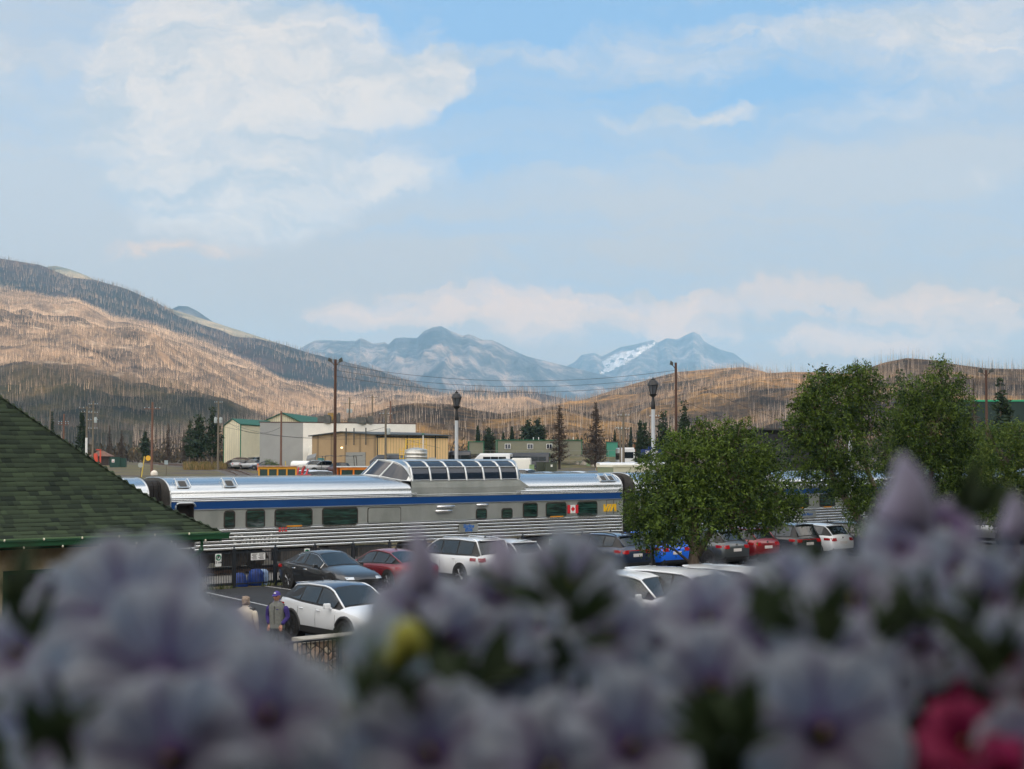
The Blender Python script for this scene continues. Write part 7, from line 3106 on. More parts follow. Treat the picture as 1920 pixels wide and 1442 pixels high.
listD = [(1885, 850, 50, 46, 0), (1860, 900, 46, 42, 0), (1915, 830, 40, 34, 0), (1930, 880, 50, 60, 0), (1890, 930, 60, 40, 0), (1840, 880, 26, 26, 0), (1945, 930, 50, 50, 0), (1870, 960, 46, 30, 0), (1835, 920, 26, 24, 0),
         (1850, 805, 26, 12, .2), (1905, 805, 30, 14, 0), (1965, 850, 40, 60, 0), (1900, 985, 36, 26, 0)]
tree('bright_tree', 'lighter yellow green tree at the right edge of the photo', (bD.x, bD.y, 0), crown_from_px(1905, 0, YD, listD, .9), 30000, .13, LEAF_B, 4,
     [([(0, 0, -.1), rel(1900, 990, YD, bD), rel(1890, 940, YD, bD), rel(1885, 880, YD, bD)], .18, .06),
      ([rel(1898, 960, YD, bD), rel(1850, 925, YD, bD), rel(1840, 895, YD, bD)], .08, .03)])


# conifers -------------------------------------------------------------
def conifer(name, label, px, ytop, Y, w_px, dead=False, kind='spruce', group=None, n=2600, seed=0, bare=.12, ybase=None, twist=0.0):
    p_ = P(px, Y)
    z0_ = ground(p_.x, p_.y) if ybase is None else EYE + ray(px, ybase)[1] * Y
    H_ = EYE + ray(px, ytop)[1] * Y - z0_
    R_w = w_px * Y / F / 2
    root = thing(name, (p_.x, p_.y, z0_), 0, label, 'tree', group)
    rr_ = random.Random(seed)
    tm, bm_ = MB(), MB()
    tm.tube([(0, 0, -.3), (rr_.uniform(-.1, .1), 0, H_ * .5), (rr_.uniform(-.15, .15), 0, H_)], [.02 * H_, .012 * H_, .003 * H_], 7)
    Vs_, Fs_, T_ = [], [], []
    z = H_ * bare
    while z < H_ * .985:
        f = (z / H_ - bare) / (1 - bare)
        if kind == 'spruce':
            R = R_w * (1 - f) ** .85 * (1.0 if f > .06 else .8)
        else:
            R = R_w * (math.sin(min(1, f * 1.15 + .12) * math.pi) ** .6)
        nb = 7 if kind == 'spruce' else 5
        for k in range(nb):
            an = rr_.uniform(0, 6.28)
            L_ = R * rr_.uniform(.55, 1.15)
            if kind == 'spruce':
                tip = Vector((math.cos(an) * L_, math.sin(an) * L_, z - L_ * (.25 if not dead else .18) + (L_ * .12)))
                mid = Vector((math.cos(an) * L_ * .55, math.sin(an) * L_ * .55, z - L_ * .22))
            else:
                tip = Vector((math.cos(an) * L_, math.sin(an) * L_, z + L_ * .25))
                mid = Vector((math.cos(an) * L_ * .55, math.sin(an) * L_ * .55, z + L_ * .02))
            o_ = Vector((0, 0, z))
            tm.tube([o_, mid, tip], [.0035 * H_, .0025 * H_, .001 * H_], 3, caps=False)
            ns = int(max(4, n / 260 * (L_ / max(.2, R_w)) * 3 + 3))
            if dead:
                ns = int(ns * .75)
            tb = rr_.random()
            for q in range(ns):
                t_ = rr_.uniform(.18, 1.0)
                c_ = (o_.lerp(mid, t_ / .55) if t_ < .55 else mid.lerp(tip, (t_ - .55) / .45))
                sl = (.055 if dead else .075) * R_w * rr_.uniform(.8, 2.0) + .05
                if kind != 'spruce':
                    sl *= 1.3
                dv = Vector((rr_.gauss(0, 1), rr_.gauss(0, 1), rr_.gauss(-.5 if kind == 'spruce' else .3, .6))).normalized()
                sv = dv.cross(Vector((rr_.gauss(0, 1), rr_.gauss(0, 1), rr_.gauss(0, 1)))).normalized()
                c_ = c_ + Vector((rr_.gauss(0, 1), rr_.gauss(0, 1), rr_.gauss(0, .7))) * sl * (.5 if kind == 'spruce' else .9)
                wd = sl * (.16 if dead else .42)
                b0 = len(Vs_)
                Vs_ += [c_ - dv * sl, c_ + sv * wd, c_ + dv * sl, c_ - sv * wd]
                Fs_.append((b0, b0 + 1, b0 + 2, b0 + 3))
                T_.append(min(1, max(0, tb * .6 + rr_.uniform(0, .4))))
        z += H_ * (.028 if kind == 'spruce' else .045) * rr_.uniform(.7, 1.3)
    mesh_np('crown', Vs_, Fs_, NEEDLE_D if dead else NEEDLE, root, attr=T_)
    tm.build('trunk', BARK if not dead else mat('dead conifer bark', (.06, .042, .032), .9), root)
    return root


conifer('dead_spruce', 'brown dead spruce in front of the long olive site office', 1049, 757, 262, 50, True, seed=1, n=3800, bare=.16)
conifer('dead_spruce', 'brown dead spruce right of the long olive site office', 1117, 753, 285, 58, True, seed=2, n=3800, bare=.06)
GT = 'conifers at the foot of the hills'
for k, (px, yt, Y, w, kd, lab) in enumerate((
        (990, 786, 330, 34, 'pine', 'dark green pine behind the site office, left of the pair'), (1008, 784, 335, 34, 'pine', 'dark green pine behind the site office, right of the pair'),
        (960, 799, 335, 20, 'spruce', 'small green spruce left of the pair of pines'), (916, 802, 315, 28, 'pine', 'dark pine beside the small olive cabin'),
        (896, 798, 325, 20, 'spruce', 'dark spruce above the small olive cabin'), (944, 810, 340, 16, 'spruce', 'small dark spruce left of the site office roof'),
        (1200, 788, 200, 30, 'spruce', 'dark spruce behind the town sign'), (1284, 748, 180, 34, 'pine', 'dark green pine just right of the right floodlight pole'),
        (1245, 770, 190, 40, 'pine', 'bushy green pine between the street lamp and the floodlight pole'), (1208, 792, 230, 30, 'pine', 'dark pine left of the right street lamp'),
        (398, 762, 245, 34, 'pine', 'dark green tree just left of the cream shed'), (374, 775, 262, 40, 'pine', 'yellow green tree left of the dark tree by the cream shed'),
        (356, 788, 275, 26, 'pine', 'small green tree at the left end of the trees by the cream shed'), (272, 808, 340, 24, 'pine', 'small round green tree by the reddish pole'),
        (153, 768, 262, 34, 'spruce', 'dark green spruce above the roof slope at the left'), (97, 770, 250, 18, 'spruce', 'narrow dark spruce touching the roof slope at far left'),
        (1545, 686, 130, 46, 'pine', 'dark pine top poking above the leaning tree'), (1690, 690, 120, 46, 'pine', 'dark pine between the leaning tree and the broad tree'),
        (1722, 702, 122, 44, 'pine', 'dark pine touching the broad tree on its left'), (1878, 706, 118, 44, 'pine', 'scraggly pine in front of the dark green shed'),
        (1153, 805, 330, 12, 'spruce', 'tiny dark spruce beside the teal hut'), (1183, 800, 340, 14, 'spruce', 'narrow dark spruce above the brown hut'))):
    conifer('pine_tree' if kd == 'pine' else 'spruce_tree', lab, px, yt, Y, w, False, kd, GT, seed=20 + k, n=2400, bare=.1 if kd == 'spruce' else (.5 if px in (1878,) else .22))
conifer('dead_pine', 'reddish dead pine in front of the dark green shed', 1827, 712, 118, 34, True, 'pine', seed=71, n=3000, bare=.3)
for k, (px, yt, Y, w, lab) in enumerate(((315, 792, 340, 22, 'bare grey dead spruce right of the reddish pole'), (345, 806, 345, 18, 'small bare dead spruce by the trees near the cream shed'),
                                         (228, 806, 350, 22, 'brown dead spruce right of the red hut'), (205, 796, 345, 18, 'thin brown dead spruce behind the red hut'), (1195, 812, 350, 16, 'brown dead spruce right of the town sign'))):
    conifer('dead_spruce', lab, px, yt, Y, w, True, seed=90 + k, n=2200, bare=.05)

# brown thicket of scorched shrubs and small dead trees at the foot of the hills: one mass
rg = np.random.default_rng(8)
N_ = 42000
Yc = 350 + 420 * rg.random(N_) ** 1.3
ax = -.42 + .84 * rg.random(N_)
Xc = ax * Yc
keepm = np.array([mnoise.fractal(Vector((x_ / 45, y_ / 45, 4)), 1, 2, 4) > -.25 for x_, y_ in zip(Xc, Yc)])
Xc, Yc = Xc[keepm], Yc[keepm]
N_ = len(Xc)
Zc = np.array([ground(x_, y_) for x_, y_ in zip(Xc, Yc)])
hh_ = 1.0 + 5.0 * rg.random(N_) ** 2
hgt = rg.random(N_)
cz = Zc + hh_ * hgt
ang_ = rg.random(N_) * 6.28
sz = .35 + .5 * rg.random(N_)
dv = np.stack([np.cos(ang_), np.sin(ang_), .4 * rg.normal(size=N_)], 1)
up_ = np.stack([.3 * rg.normal(size=N_), .3 * rg.normal(size=N_), np.ones(N_)], 1)
c_ = np.stack([Xc, Yc, cz], 1)
V = np.stack([c_ - dv * sz[:, None] * .5, c_ - up_ * sz[:, None] * .7, c_ + dv * sz[:, None] * .5, c_ + up_ * sz[:, None] * .9], 1).reshape(-1, 3)
THK = mat('scorched shrubs', (0.025, 0.019, 0.014), 0.95, 0, (0.085, 0.065, 0.035), tone=True, lo=0, hi=1)
setp(mesh_np('thicket', V, np.arange(N_ * 4).reshape(N_, 4), THK, attr=rg.random(N_)), 'brown scorched brush along the foot of the hills', 'brush', kind='stuff')
# grassy verge by the soil heap
N_ = 16000
pxs_ = 345 + 250 * rg.random(N_)
Yg = 236 + 60 * rg.random(N_)
V, T_ = [], []
for px_, y_ in zip(pxs_, Yg):
    p_ = P(float(px_), float(y_))
    if px_ > 425 and y_ < 250:
        continue
    z_ = ground(p_.x, p_.y)
    h_ = rg.uniform(.3, 1.1)
    an = rg.uniform(0, 3.14)
    dx, dy = .07 * math.cos(an), .07 * math.sin(an)
    lx = rg.normal() * .15
    V += [(p_.x - dx, p_.y - dy, z_), (p_.x + dx, p_.y + dy, z_), (p_.x + dx * .3 + lx, p_.y + dy * .3, z_ + h_), (p_.x - dx * .3 + lx, p_.y - dy * .3, z_ + h_)]
    T_.append(rg.random())
GRS = mat('dry tall grass', (0.06, 0.075, 0.02), 0.9, 0, (0.30, 0.19, 0.075), tone=True, lo=0, hi=1)
setp(mesh_np('tall_grass', V, np.arange(len(V)).reshape(-1, 4), GRS, attr=T_), 'dry orange and green grass bank left of the soil heap', 'grass', kind='stuff')
for k, (px, Y, w, h, lab) in enumerate(((505, 232, 2.4, 1.9, 'green bush in front of the grey wall, left of the slim pole'), (521, 230, 1.6, 1.1, 'small green bush at the foot of the slim pole'),
                                        (559, 230, 1.0, 1.0, 'little green bush in front of the white building'))):
    p_ = P(px, Y)
    r_ = thing('bush', (p_.x, p_.y, ground(p_.x, p_.y)), 0, lab, 'bush')
    V_, F_, T2 = leaf_cloud([(0, 0, h * .45, w * .5, w * .4, h * .5), (w * .3, 0, h * .3, w * .35, w * .3, h * .3)], 1400, .16, np.random.default_rng(k + 5))
    mesh_np('foliage', V_, F_, LEAF_A, r_, attr=T2)
# ------------------------------------------------------------------ people
SKIN = mat('tanned skin', (0.42, 0.20, 0.13), 0.6)
FLEECE = mat('grey fleece', (0.12, 0.125, 0.115), 0.95, 0, (0.17, 0.175, 0.16), 20)
PURPLE = mat('purple sleeves', (0.035, 0.022, 0.14), 0.9)
TROUS = mat('grey trousers', (0.055, 0.058, 0.062), 0.9, 0, (0.075, 0.078, 0.082), 8)
CREAMJ = mat('cream jacket', (0.50, 0.45, 0.37), 0.9, 0, (0.58, 0.52, 0.43), 6)
HAIRG = mat('grey blond hair', (0.17, 0.125, 0.095), 0.9, 0, (0.33, 0.26, 0.20), 30)
DARKJ = mat('dark jacket', (0.02, 0.022, 0.028), 0.9)
SHOE = mat('dark shoe', (0.02, 0.018, 0.016), 0.7)


def skinned(name, verts, edges, radii, m_, parent, sub=2, rootv=0):
    me_ = bpy.data.meshes.new(name)
    me_.from_pydata([tuple(v) for v in verts], edges, [])
    o_ = bpy.data.objects.new(name, me_)
    COL.objects.link(o_)
    md = o_.modifiers.new('skin', 'SKIN')
    md.use_smooth_shade = True
    if not me_.skin_vertices:
        me_.skin_vertices.new()
    for i, r_ in enumerate(radii):
        me_.skin_vertices[0].data[i].radius = r_ if isinstance(r_, tuple) else (r_, r_)
        me_.skin_vertices[0].data[i].use_root = (i == rootv)
    s_ = o_.modifiers.new('sub', 'SUBSURF')
    s_.levels = sub
    s_.render_levels = sub
    if parent:
        o_.parent = parent
    me_.materials.append(m_)
    return o_


def ellip(mb, c, r, n1=10, n2=14, mi=0, zmin=-1):
    vs_, fs_ = [], []
    for i in range(n1 + 1):
        ph = -math.pi / 2 + math.pi * i / n1
        if math.sin(ph) < zmin:
            ph = math.asin(zmin)
        for k in range(n2):
            th = 2 * math.pi * k / n2
            vs_.append((c[0] + r[0] * math.cos(ph) * math.cos(th), c[1] + r[1] * math.cos(ph) * math.sin(th), c[2] + r[2] * math.sin(ph)))
    for i in range(n1):
        for k in range(n2):
            a_, b2 = i * n2 + k, i * n2 + (k + 1) % n2
            fs_.append((a_, b2, b2 + n2, a_ + n2))
    return mb.add(vs_, fs_, mi)


def person(label, loc, rz, H_, top_m, sleeve_m, leg_m, hair_m, pose, cap=None, collar=None, hair=True, build=1.0):
    """stands facing local +x; y is its left"""
    root = thing('person', loc, rz, label, 'person')
    k = H_ / 1.75
    z = lambda v: v * k
    b_ = build
    # one continuous body
    V_ = [(0, 0, z(.95)), (0, 0, z(1.12)), (.01, 0, z(1.32)), (0, 0, z(1.45)), (.015, 0, z(1.53)),
          (0, .20 * b_, z(1.41)), (0, -.20 * b_, z(1.41)),
          (0, .10, z(.86)), (0, -.10, z(.86)), (.01, .115, z(.50)), (.01, -.115, z(.50)), (-.01, .12, z(.09)), (-.01, -.12, z(.09)), (.12, .14, z(.04)), (.12, -.14, z(.04))]
    E_ = [(0, 1), (1, 2), (2, 3), (3, 4), (3, 5), (3, 6), (0, 7), (0, 8), (7, 9), (8, 10), (9, 11), (10, 12), (11, 13), (12, 14)]
    R_ = [.12, .11, .11, .08, .05, .05, .05, .095, .095, .065, .065, .045, .045, .04, .04]
    skinned('body', V_, E_, R_, leg_m, root)
    # jacket over the trunk
    jm = MB()
    rings_ = [(.86, .188, .145), (.90, .192, .150), (1.02, .182, .145), (1.15, .180, .145), (1.28, .192, .146), (1.37, .202, .138), (1.43, .185, .118), (1.475, .125, .088), (1.51, .074, .066), (1.535, .070, .064)]
    jv, jf = [], []
    nn = 22
    for iz, (zz, hy, hx) in enumerate(rings_):
        for q in range(nn):
            th = 2 * math.pi * q / nn
            wob = 1 + .03 * mnoise.noise(Vector((math.cos(th) * 2, math.sin(th) * 2, zz * 9)))
            sq = (abs(math.cos(th)) ** .85 * (1 if math.cos(th) > 0 else -1), abs(math.sin(th)) ** .85 * (1 if math.sin(th) > 0 else -1))
            jv.append((.008 + hx * sq[0] * wob, hy * b_ * sq[1] * wob, z(zz)))
    for iz in range(len(rings_) - 1):
        for q in range(nn):
            a_, b2 = iz * nn + q, iz * nn + (q + 1) % nn
            jf.append((a_, b2, b2 + nn, a_ + nn))
    jf.append(tuple(range(nn)))
    jm.add(jv, jf)
    jm.build('jacket', top_m, root, smooth=180)
    for sg in (1, -1):
        if pose == 'pockets':
            A = [(0, sg * .20 * b_, z(1.415)), (-.04, sg * .275 * b_, z(1.14)), (.085, sg * .165 * b_, z(.97))]
        else:
            A = [(0, sg * .20 * b_, z(1.415)), (-.02, sg * .26 * b_, z(1.13)), (.06, sg * .25 * b_, z(.88))]
        skinned('sleeve', A, [(0, 1), (1, 2)], [.085, .062, .052], sleeve_m, root)
        hw = A[2]
        hv = [(hw[0], hw[1], hw[2]), (hw[0] + .03, hw[1], hw[2] - .06)]
        he = [(0, 1)]
        hr = [.026, .03]
        for q in range(4):
            i0 = len(hv)
            yy = hw[1] + (q - 1.5) * .019
            ln = (.062, .072, .068, .055)[q]
            hv += [(hw[0] + .045, yy, hw[2] - .09), (hw[0] + .05, yy, hw[2] - .09 - ln * .5), (hw[0] + .035, yy, hw[2] - .09 - ln)]
            he += [(1, i0), (i0, i0 + 1), (i0 + 1, i0 + 2)]
            hr += [.011, .0095, .008]
        i0 = len(hv)
        hv += [(hw[0] + .055, hw[1] - sg * .035, hw[2] - .055), (hw[0] + .07, hw[1] - sg * .042, hw[2] - .09)]
        he += [(0, i0), (i0, i0 + 1)]
        hr += [.012, .009]
        skinned('hand', hv, he, hr, SKIN, root, 1)
        mb_ = MB()
        ellip(mb_, (.05, sg * .13, .05), (.14, .05, .055), zmin=-.6)
        mb_.build('shoe', SHOE, root, smooth=180)
    # head
    hc = Vector((.03, 0, z(1.625)))
    hm_ = MB()
    n1, n2 = 16, 20
    vs_, fs_ = [], []
    for i in range(n1 + 1):
        ph = -math.pi / 2 + math.pi * i / n1
        for q in range(n2):
            th = 2 * math.pi * q / n2
            x_, y_, zz = math.cos(ph) * math.cos(th), math.cos(ph) * math.sin(th), math.sin(ph)
            jaw = 1 - .28 * max(0, -zz) ** 1.2
            X_, Y_, Z_ = .098 * x_ * (1 if x_ > 0 else 1.05), .076 * y_ * jaw, .118 * zz
            if x_ > 0.5:
                if abs(y_) < .22 and -.35 < zz < .15:
                    X_ += .022 * (1 - abs(y_) / .22) * (1 - abs(zz + .12) / .3 if abs(zz + .12) < .3 else 0)
                if .12 < abs(y_) < .6 and .02 < zz < .22:
                    X_ -= .008
                if abs(y_) < .4 and -.62 < zz < -.45:
                    X_ += .006
            vs_.append((hc.x + X_, Y_, hc.z + Z_))
    for i in range(n1):
        for q in range(n2):
            a_, b2 = i * n2 + q, i * n2 + (q + 1) % n2
            fs_.append((a_, b2, b2 + n2, a_ + n2))
    hm_.add(vs_, fs_)
    for sg in (-1, 1):
        ellip(hm_, (hc.x - .005, sg * .078, hc.z - .005), (.018, .010, .03), 6, 8)
    hd = hm_.build('head', SKIN, root, smooth=180)
    mb_ = MB()
    for sg in (-1, 1):
        ellip(mb_, (hc.x + .083, sg * .03, hc.z + .012), (.008, .012, .008), 5, 8)
    mb_.build('eyes', BLACKP, hd)
    mb_ = MB()
    mb_.box((hc.x + .087, 0, hc.z - .062), (.008, .042, .008))
    mb_.build('mouth', mat('lips', (.28, .09, .07), .6), hd)
    nk = MB()
    nk.tube([(.005, 0, z(1.46)), (.02, 0, z(1.56))], [.058, .052], 12)
    nk.build('neck', SKIN, root, smooth=60)
    if cap:
        mb_ = MB()
        ellip(mb_, (hc.x - .005, 0, hc.z + .03), (.110, .090, .105), zmin=0)
        mb_.build('cap', cap, root, smooth=180)
        mb_ = MB()
        pts = []
        for q in range(9):
            an = -1.1 + 2.2 * q / 8
            pts += [(hc.x + .085 * math.cos(an), .083 * math.sin(an), hc.z + .045), (hc.x + .06 + .125 * math.cos(an), .078 * math.sin(an), hc.z + .03)]
        mb_.add([(a_, b2, c2) for a_, b2, c2 in pts] + [(a_, b2, c2 - .008) for a_, b2, c2 in pts], [(2 * q, 2 * q + 2, 2 * q + 3, 2 * q + 1) for q in range(8)] + [(18 + 2 * q, 18 + 2 * q + 1, 18 + 2 * q + 3, 18 + 2 * q + 2) for q in range(8)] + [(2 * q + 1, 2 * q + 3, 21 + 2 * q, 19 + 2 * q) for q in range(8)])
        mb_.build('cap_peak', cap, root)
        mb_ = MB()
        ellip(mb_, (hc.x + .095, 0, hc.z + .085), (.014, .03, .018), 6, 8)
        mb_.build('cap_emblem', WHITEP, root)
        mb_ = MB()
        ellip(mb_, (hc.x - .035, 0, hc.z - .005), (.078, .083, .07))
        mb_.build('hair', hair_m, root, smooth=180)
    elif hair:
        mb_ = MB()
        ellip(mb_, (hc.x - .022, 0, hc.z + .022), (.105, .096, .118))
        for q in range(26):
            an = rg3.uniform(0, 6.28)
            ellip(mb_, (hc.x - .03 + .07 * math.cos(an), .075 * math.sin(an), hc.z + rg3.uniform(-.06, .11)), (.035, .03, .035), 5, 7)
        mb_.build('hair', hair_m, root, smooth=180)
    if collar:
        mb_ = MB()
        for sg in (-1, 1):
            mb_.add([(.02, sg * .03, z(1.52)), (.07, sg * .07, z(1.50)), (.135, sg * .055, z(1.40)), (.13, sg * .005, z(1.34)), (.06, sg * .01, z(1.50))], [(0, 1, 2, 3, 4)])
            mb_.add([(.01, sg * .03, z(1.53)), (.06, sg * .08, z(1.51)), (-.06, sg * .06, z(1.55)), (-.06, 0, z(1.55))], [(0, 1, 2, 3)])
        mb_.build('shirt_collar', collar, root)
    return root


rg3 = random.Random(4)
pm = gp(519, 1247)
man = person('man in purple cap and grey purple fleece, hands in pockets, beside the white hatchback', (pm.x, pm.y, 0), math.radians(-108), 1.76, FLEECE, PURPLE, TROUS,
             HAIRG, 'pockets', cap=mat('purple cap cloth', (.06, .04, .22), .85), collar=mat('purple shirt', (.16, .08, .36), .8))
m1 = MB()
m1.tube([(.150, 0, .95), (.158, 0, 1.10), (.164, 0, 1.30), (.145, 0, 1.42)], .006, 5)
m1.build('zip', BLACKP, man)
m1 = MB()
for k in range(3):
    m1.box((.165, .085 + .02 * k - .02, 1.34 + .008 * (k % 2)), (.008, .016, .018))
m1.build('chest_emblem', PURPLE, man)
pw = ray_at_z(461, 1119, 1.62)
person('person with fluffy grey blond hair in a cream jacket, seen from behind', (pw.x, pw.y, 0), math.radians(75), 1.62, CREAMJ, CREAMJ, TROUS, HAIRG, 'down', build=1.1)
pd = ray_at_z(381, 1093, 1.74)
person('person in dark jacket with short grey hair, seen behind the left flower cluster', (pd.x, pd.y, 0), math.radians(95), 1.74, DARKJ, DARKJ, TROUS, mat('short grey hair', (.25, .22, .20), .9), 'down')
# ------------------------------------------------------------------ petunias in the window box, a forearm's length from the viewer
def petal_mat(name, edge, mid, throat, vein, transl=.6):
    m, t, b = node_mat(name)
    at_ = t.nodes.new('ShaderNodeAttribute')
    at_.attribute_name = 'rad'
    an_ = t.nodes.new('ShaderNodeAttribute')
    an_.attribute_name = 'ang'
    c = nramp(t, at_.outputs['Fac'], [(0.0, throat), (0.2, throat), (0.42, mid), (0.8, edge)])
    sn = t.nodes.new('ShaderNodeMath')
    sn.operation = 'SINE'
    ml = t.nodes.new('ShaderNodeMath')
    ml.operation = 'MULTIPLY'
    ml.inputs[1].default_value = 25.0
    t.links.new(an_.outputs['Fac'], ml.inputs[0])
    t.links.new(ml.outputs[0], sn.inputs[0])
    v = nramp(t, sn.outputs[0], [(0.55, 0.0), (0.95, 1.0)])
    s5 = t.nodes.new('ShaderNodeMath')
    s5.operation = 'SINE'
    m5 = t.nodes.new('ShaderNodeMath')
    m5.operation = 'MULTIPLY'
    m5.inputs[1].default_value = 5.0
    t.links.new(an_.outputs['Fac'], m5.inputs[0])
    t.links.new(m5.outputs[0], s5.inputs[0])
    v5 = nramp(t, s5.outputs[0], [(0.62, 0.0), (1.0, 1.0)])
    fall = nramp(t, at_.outputs['Fac'], [(0.2, 0.75), (1.0, 0.10)])
    f1 = t.nodes.new('ShaderNodeMath')
    f1.operation = 'MULTIPLY'
    t.links.new(v, f1.inputs[0])
    t.links.new(fall, f1.inputs[1])
    c = nmix(t, f1.outputs[0], c, vein)
    f2 = t.nodes.new('ShaderNodeMath')
    f2.operation = 'MULTIPLY'
    t.links.new(v5, f2.inputs[0])
    t.links.new(nramp(t, at_.outputs['Fac'], [(0.2, 1.0), (0.95, 0.25)]), f2.inputs[1])
    c = nmix(t, f2.outputs[0], c, vein)
    t.links.new(c, b.inputs['Base Color'])
    b.inputs['Roughness'].default_value = 0.75
    b.inputs['Specular IOR Level'].default_value = 0.15
    tr = t.nodes.new('ShaderNodeBsdfTranslucent')
    t.links.new(c, tr.inputs[0])
    mx = t.nodes.new('ShaderNodeMixShader')
    mx.inputs[0].default_value = transl
    t.links.new(b.outputs[0], mx.inputs[1])
    t.links.new(tr.outputs[0], mx.inputs[2])
    t.links.new(mx.outputs[0], t.nodes['Material Output'].inputs['Surface'])
    return m


PT_W = petal_mat('lilac white petals', (0.60, 0.64, 0.70), (0.47, 0.46, 0.55), (0.10, 0.035, 0.12), (0.20, 0.11, 0.25))
PT_G = petal_mat('grey white petals', (0.60, 0.65, 0.67), (0.52, 0.56, 0.50), (0.32, 0.34, 0.10), (0.36, 0.34, 0.42))
PT_P = petal_mat('purple tinged petals', (0.52, 0.48, 0.58), (0.32, 0.23, 0.38), (0.08, 0.025, 0.10), (0.15, 0.07, 0.20))
PT_R = petal_mat('crimson petals', (0.72, 0.10, 0.24), (0.52, 0.04, 0.14), (0.12, 0.008, 0.03), (0.30, 0.01, 0.06))
FGREEN = mat('petunia leaf green', (0.020, 0.042, 0.014), 0.7, 0, (0.055, 0.085, 0.028), 25, transl=.25)
FYEL = mat('yellow green bud', (0.42, 0.40, 0.05), 0.7)


def petunia_mesh(name, m_, seed, cup=.5, ruffle=.12, closed=0.0):
    rr_ = random.Random(seed)
    nr, na = 12, 60
    vs_, fs_, rad_, ang2 = [], [], [], []
    phs = [rr_.uniform(0, 6.28) for _ in range(4)]
    for i in range(nr + 1):
        t_ = i / nr
        for k in range(na):
            th = 2 * math.pi * k / na
            lobe = 1 + .14 * abs(math.sin(2.5 * th + .0)) ** .55 * (t_ ** 2) - .10 * t_ ** 2
            if t_ < .3:
                r = .10 + .10 * (t_ / .3)
                z = -.95 + .75 * (t_ / .3)
            else:
                q = (t_ - .3) / .7
                r = (.20 + .80 * q ** .85) * lobe
                z = -.20 + .20 * (1 - (1 - q) ** 2) * (1 + cup) - .22 * q ** 3
                z += ruffle * q ** 2 * (math.sin(5 * th + phs[0]) * .5 + math.sin(11 * th + phs[1]) * .35 + math.sin(3 * th + phs[2]) * .6)
                z -= .05 * (math.cos(5 * th) ** 8) * q
                if closed:
                    r = r * (1 - closed * q ** .6 * .78)
                    z += closed * q * 1.1
            vs_.append((r * math.cos(th), r * math.sin(th), z))
            rad_.append(t_)
            ang2.append(th)
    for i in range(nr):
        for k in range(na):
            a_, b2 = i * na + k, i * na + (k + 1) % na
            fs_.append((a_, b2, b2 + na, a_ + na))
    me_ = bpy.data.meshes.new(name)
    me_.from_pydata(vs_, [], fs_)
    me_.materials.append(m_)
    for nm_, dat in (('rad', rad_), ('ang', ang2)):
        a_ = me_.attributes.new(nm_, 'FLOAT', 'POINT')
        a_.data.foreach_set('value', np.array(dat, dtype=np.float32))
    me_.polygons.foreach_set('use_smooth', [True] * len(me_.polygons))
    me_.update()
    return me_


FM = {}
for key, mm in (('w', PT_W), ('g', PT_G), ('p', PT_P), ('r', PT_R)):
    FM[key] = [petunia_mesh('petals', mm, 10 + k, .3 + .2 * k, .13 + .05 * k) for k in range(4)]
FM['c'] = [petunia_mesh('petals', PT_W, 31, .4, .06, .95)]
FM['d'] = [petunia_mesh('petals', PT_P, 32, .4, .06, .7)]
cal = MB()
for k in range(5):
    an = 2 * math.pi * k / 5
    ca, sa = math.cos(an), math.sin(an)
    cal.add([(0.05 * ca, .05 * sa, -1.05), (.15 * ca - .07 * sa, .15 * sa + .07 * ca, -.85), (.26 * ca, .26 * sa, -.50), (.15 * ca + .07 * sa, .15 * sa - .07 * ca, -.85)], [(0, 1, 2, 3)])
cal.lathe([(.03, -1.12), (.11, -1.02), (.11, -.9), (.04, -.85)], (0, 0, 0), 8)
cal_o = cal.build('calyx', FGREEN)
CAL = cal_o.data
bpy.data.objects.remove(cal_o)
st_m = MB()
st_m.lathe([(.005, -.6), (.035, -.3), (.05, -.12), (.04, -.06), (.005, -.04)], (0, 0, 0), 8)
so_ = st_m.build('stamens', FYEL)
STM = so_.data
bpy.data.objects.remove(so_)


def bloom(parent, kind, px, py, Y, r_px, fx, fy, roll=0.0, var=0, r_m=None):
    """flower centre seen at px, py at the distance Y, facing (fx right, fy up) tilted away from the viewer"""
    p_ = at(px, py, Y)
    R = (r_px * Y / F) if r_m is None else r_m
    e = bpy.data.objects.new('bloom', None)
    COL.objects.link(e)
    e.parent = parent
    nrm = Vector((fx, -1.0, fy)).normalized()
    q = nrm.to_track_quat('Z', 'Y')
    e.rotation_mode = 'QUATERNION'
    from mathutils import Quaternion
    e.rotation_quaternion = q @ Quaternion((0, 0, 1), roll)
    e.scale = (R, R, R)
    e.location = p_ - parent.location
    for nm_, me_ in (('petals', FM[kind][var % len(FM[kind])]), ('calyx', CAL), ('stamens', STM)):
        if nm_ == 'stamens' and kind in 'cd':
            continue
        o_ = bpy.data.objects.new(nm_, me_)
        COL.objects.link(o_)
        o_.parent = e
    return p_, nrm, R


rgf = random.Random(77)
PL = []
defs = [(-.165, 'pale lilac petunia plant at the left edge with the largest blooms', 'w'), (-.075, 'pale lilac petunia plant in front of the people', 'w'),
        (0.0, 'petunia plant with grey white and yellow throated blooms below the dome carriage', 'g'), (.075, 'lilac petunia plant with dark green shoots just right of centre', 'w'),
        (.15, 'lilac petunia plant on the right with the tall pointed bud', 'w'), (.215, 'crimson petunia plant in the lower right corner', 'r')]
for x_, lab, kd in defs:
    r_ = thing('petunia_plant', (x_ * 1.0, .62, EYE - .34), 0, lab, 'plant', 'petunia plants in the window box')
    PL.append(r_)


def owner(px, Y):
    x_ = (px - 960) / F * Y
    return min(PL[:5], key=lambda o_: abs(o_.location.x - x_))


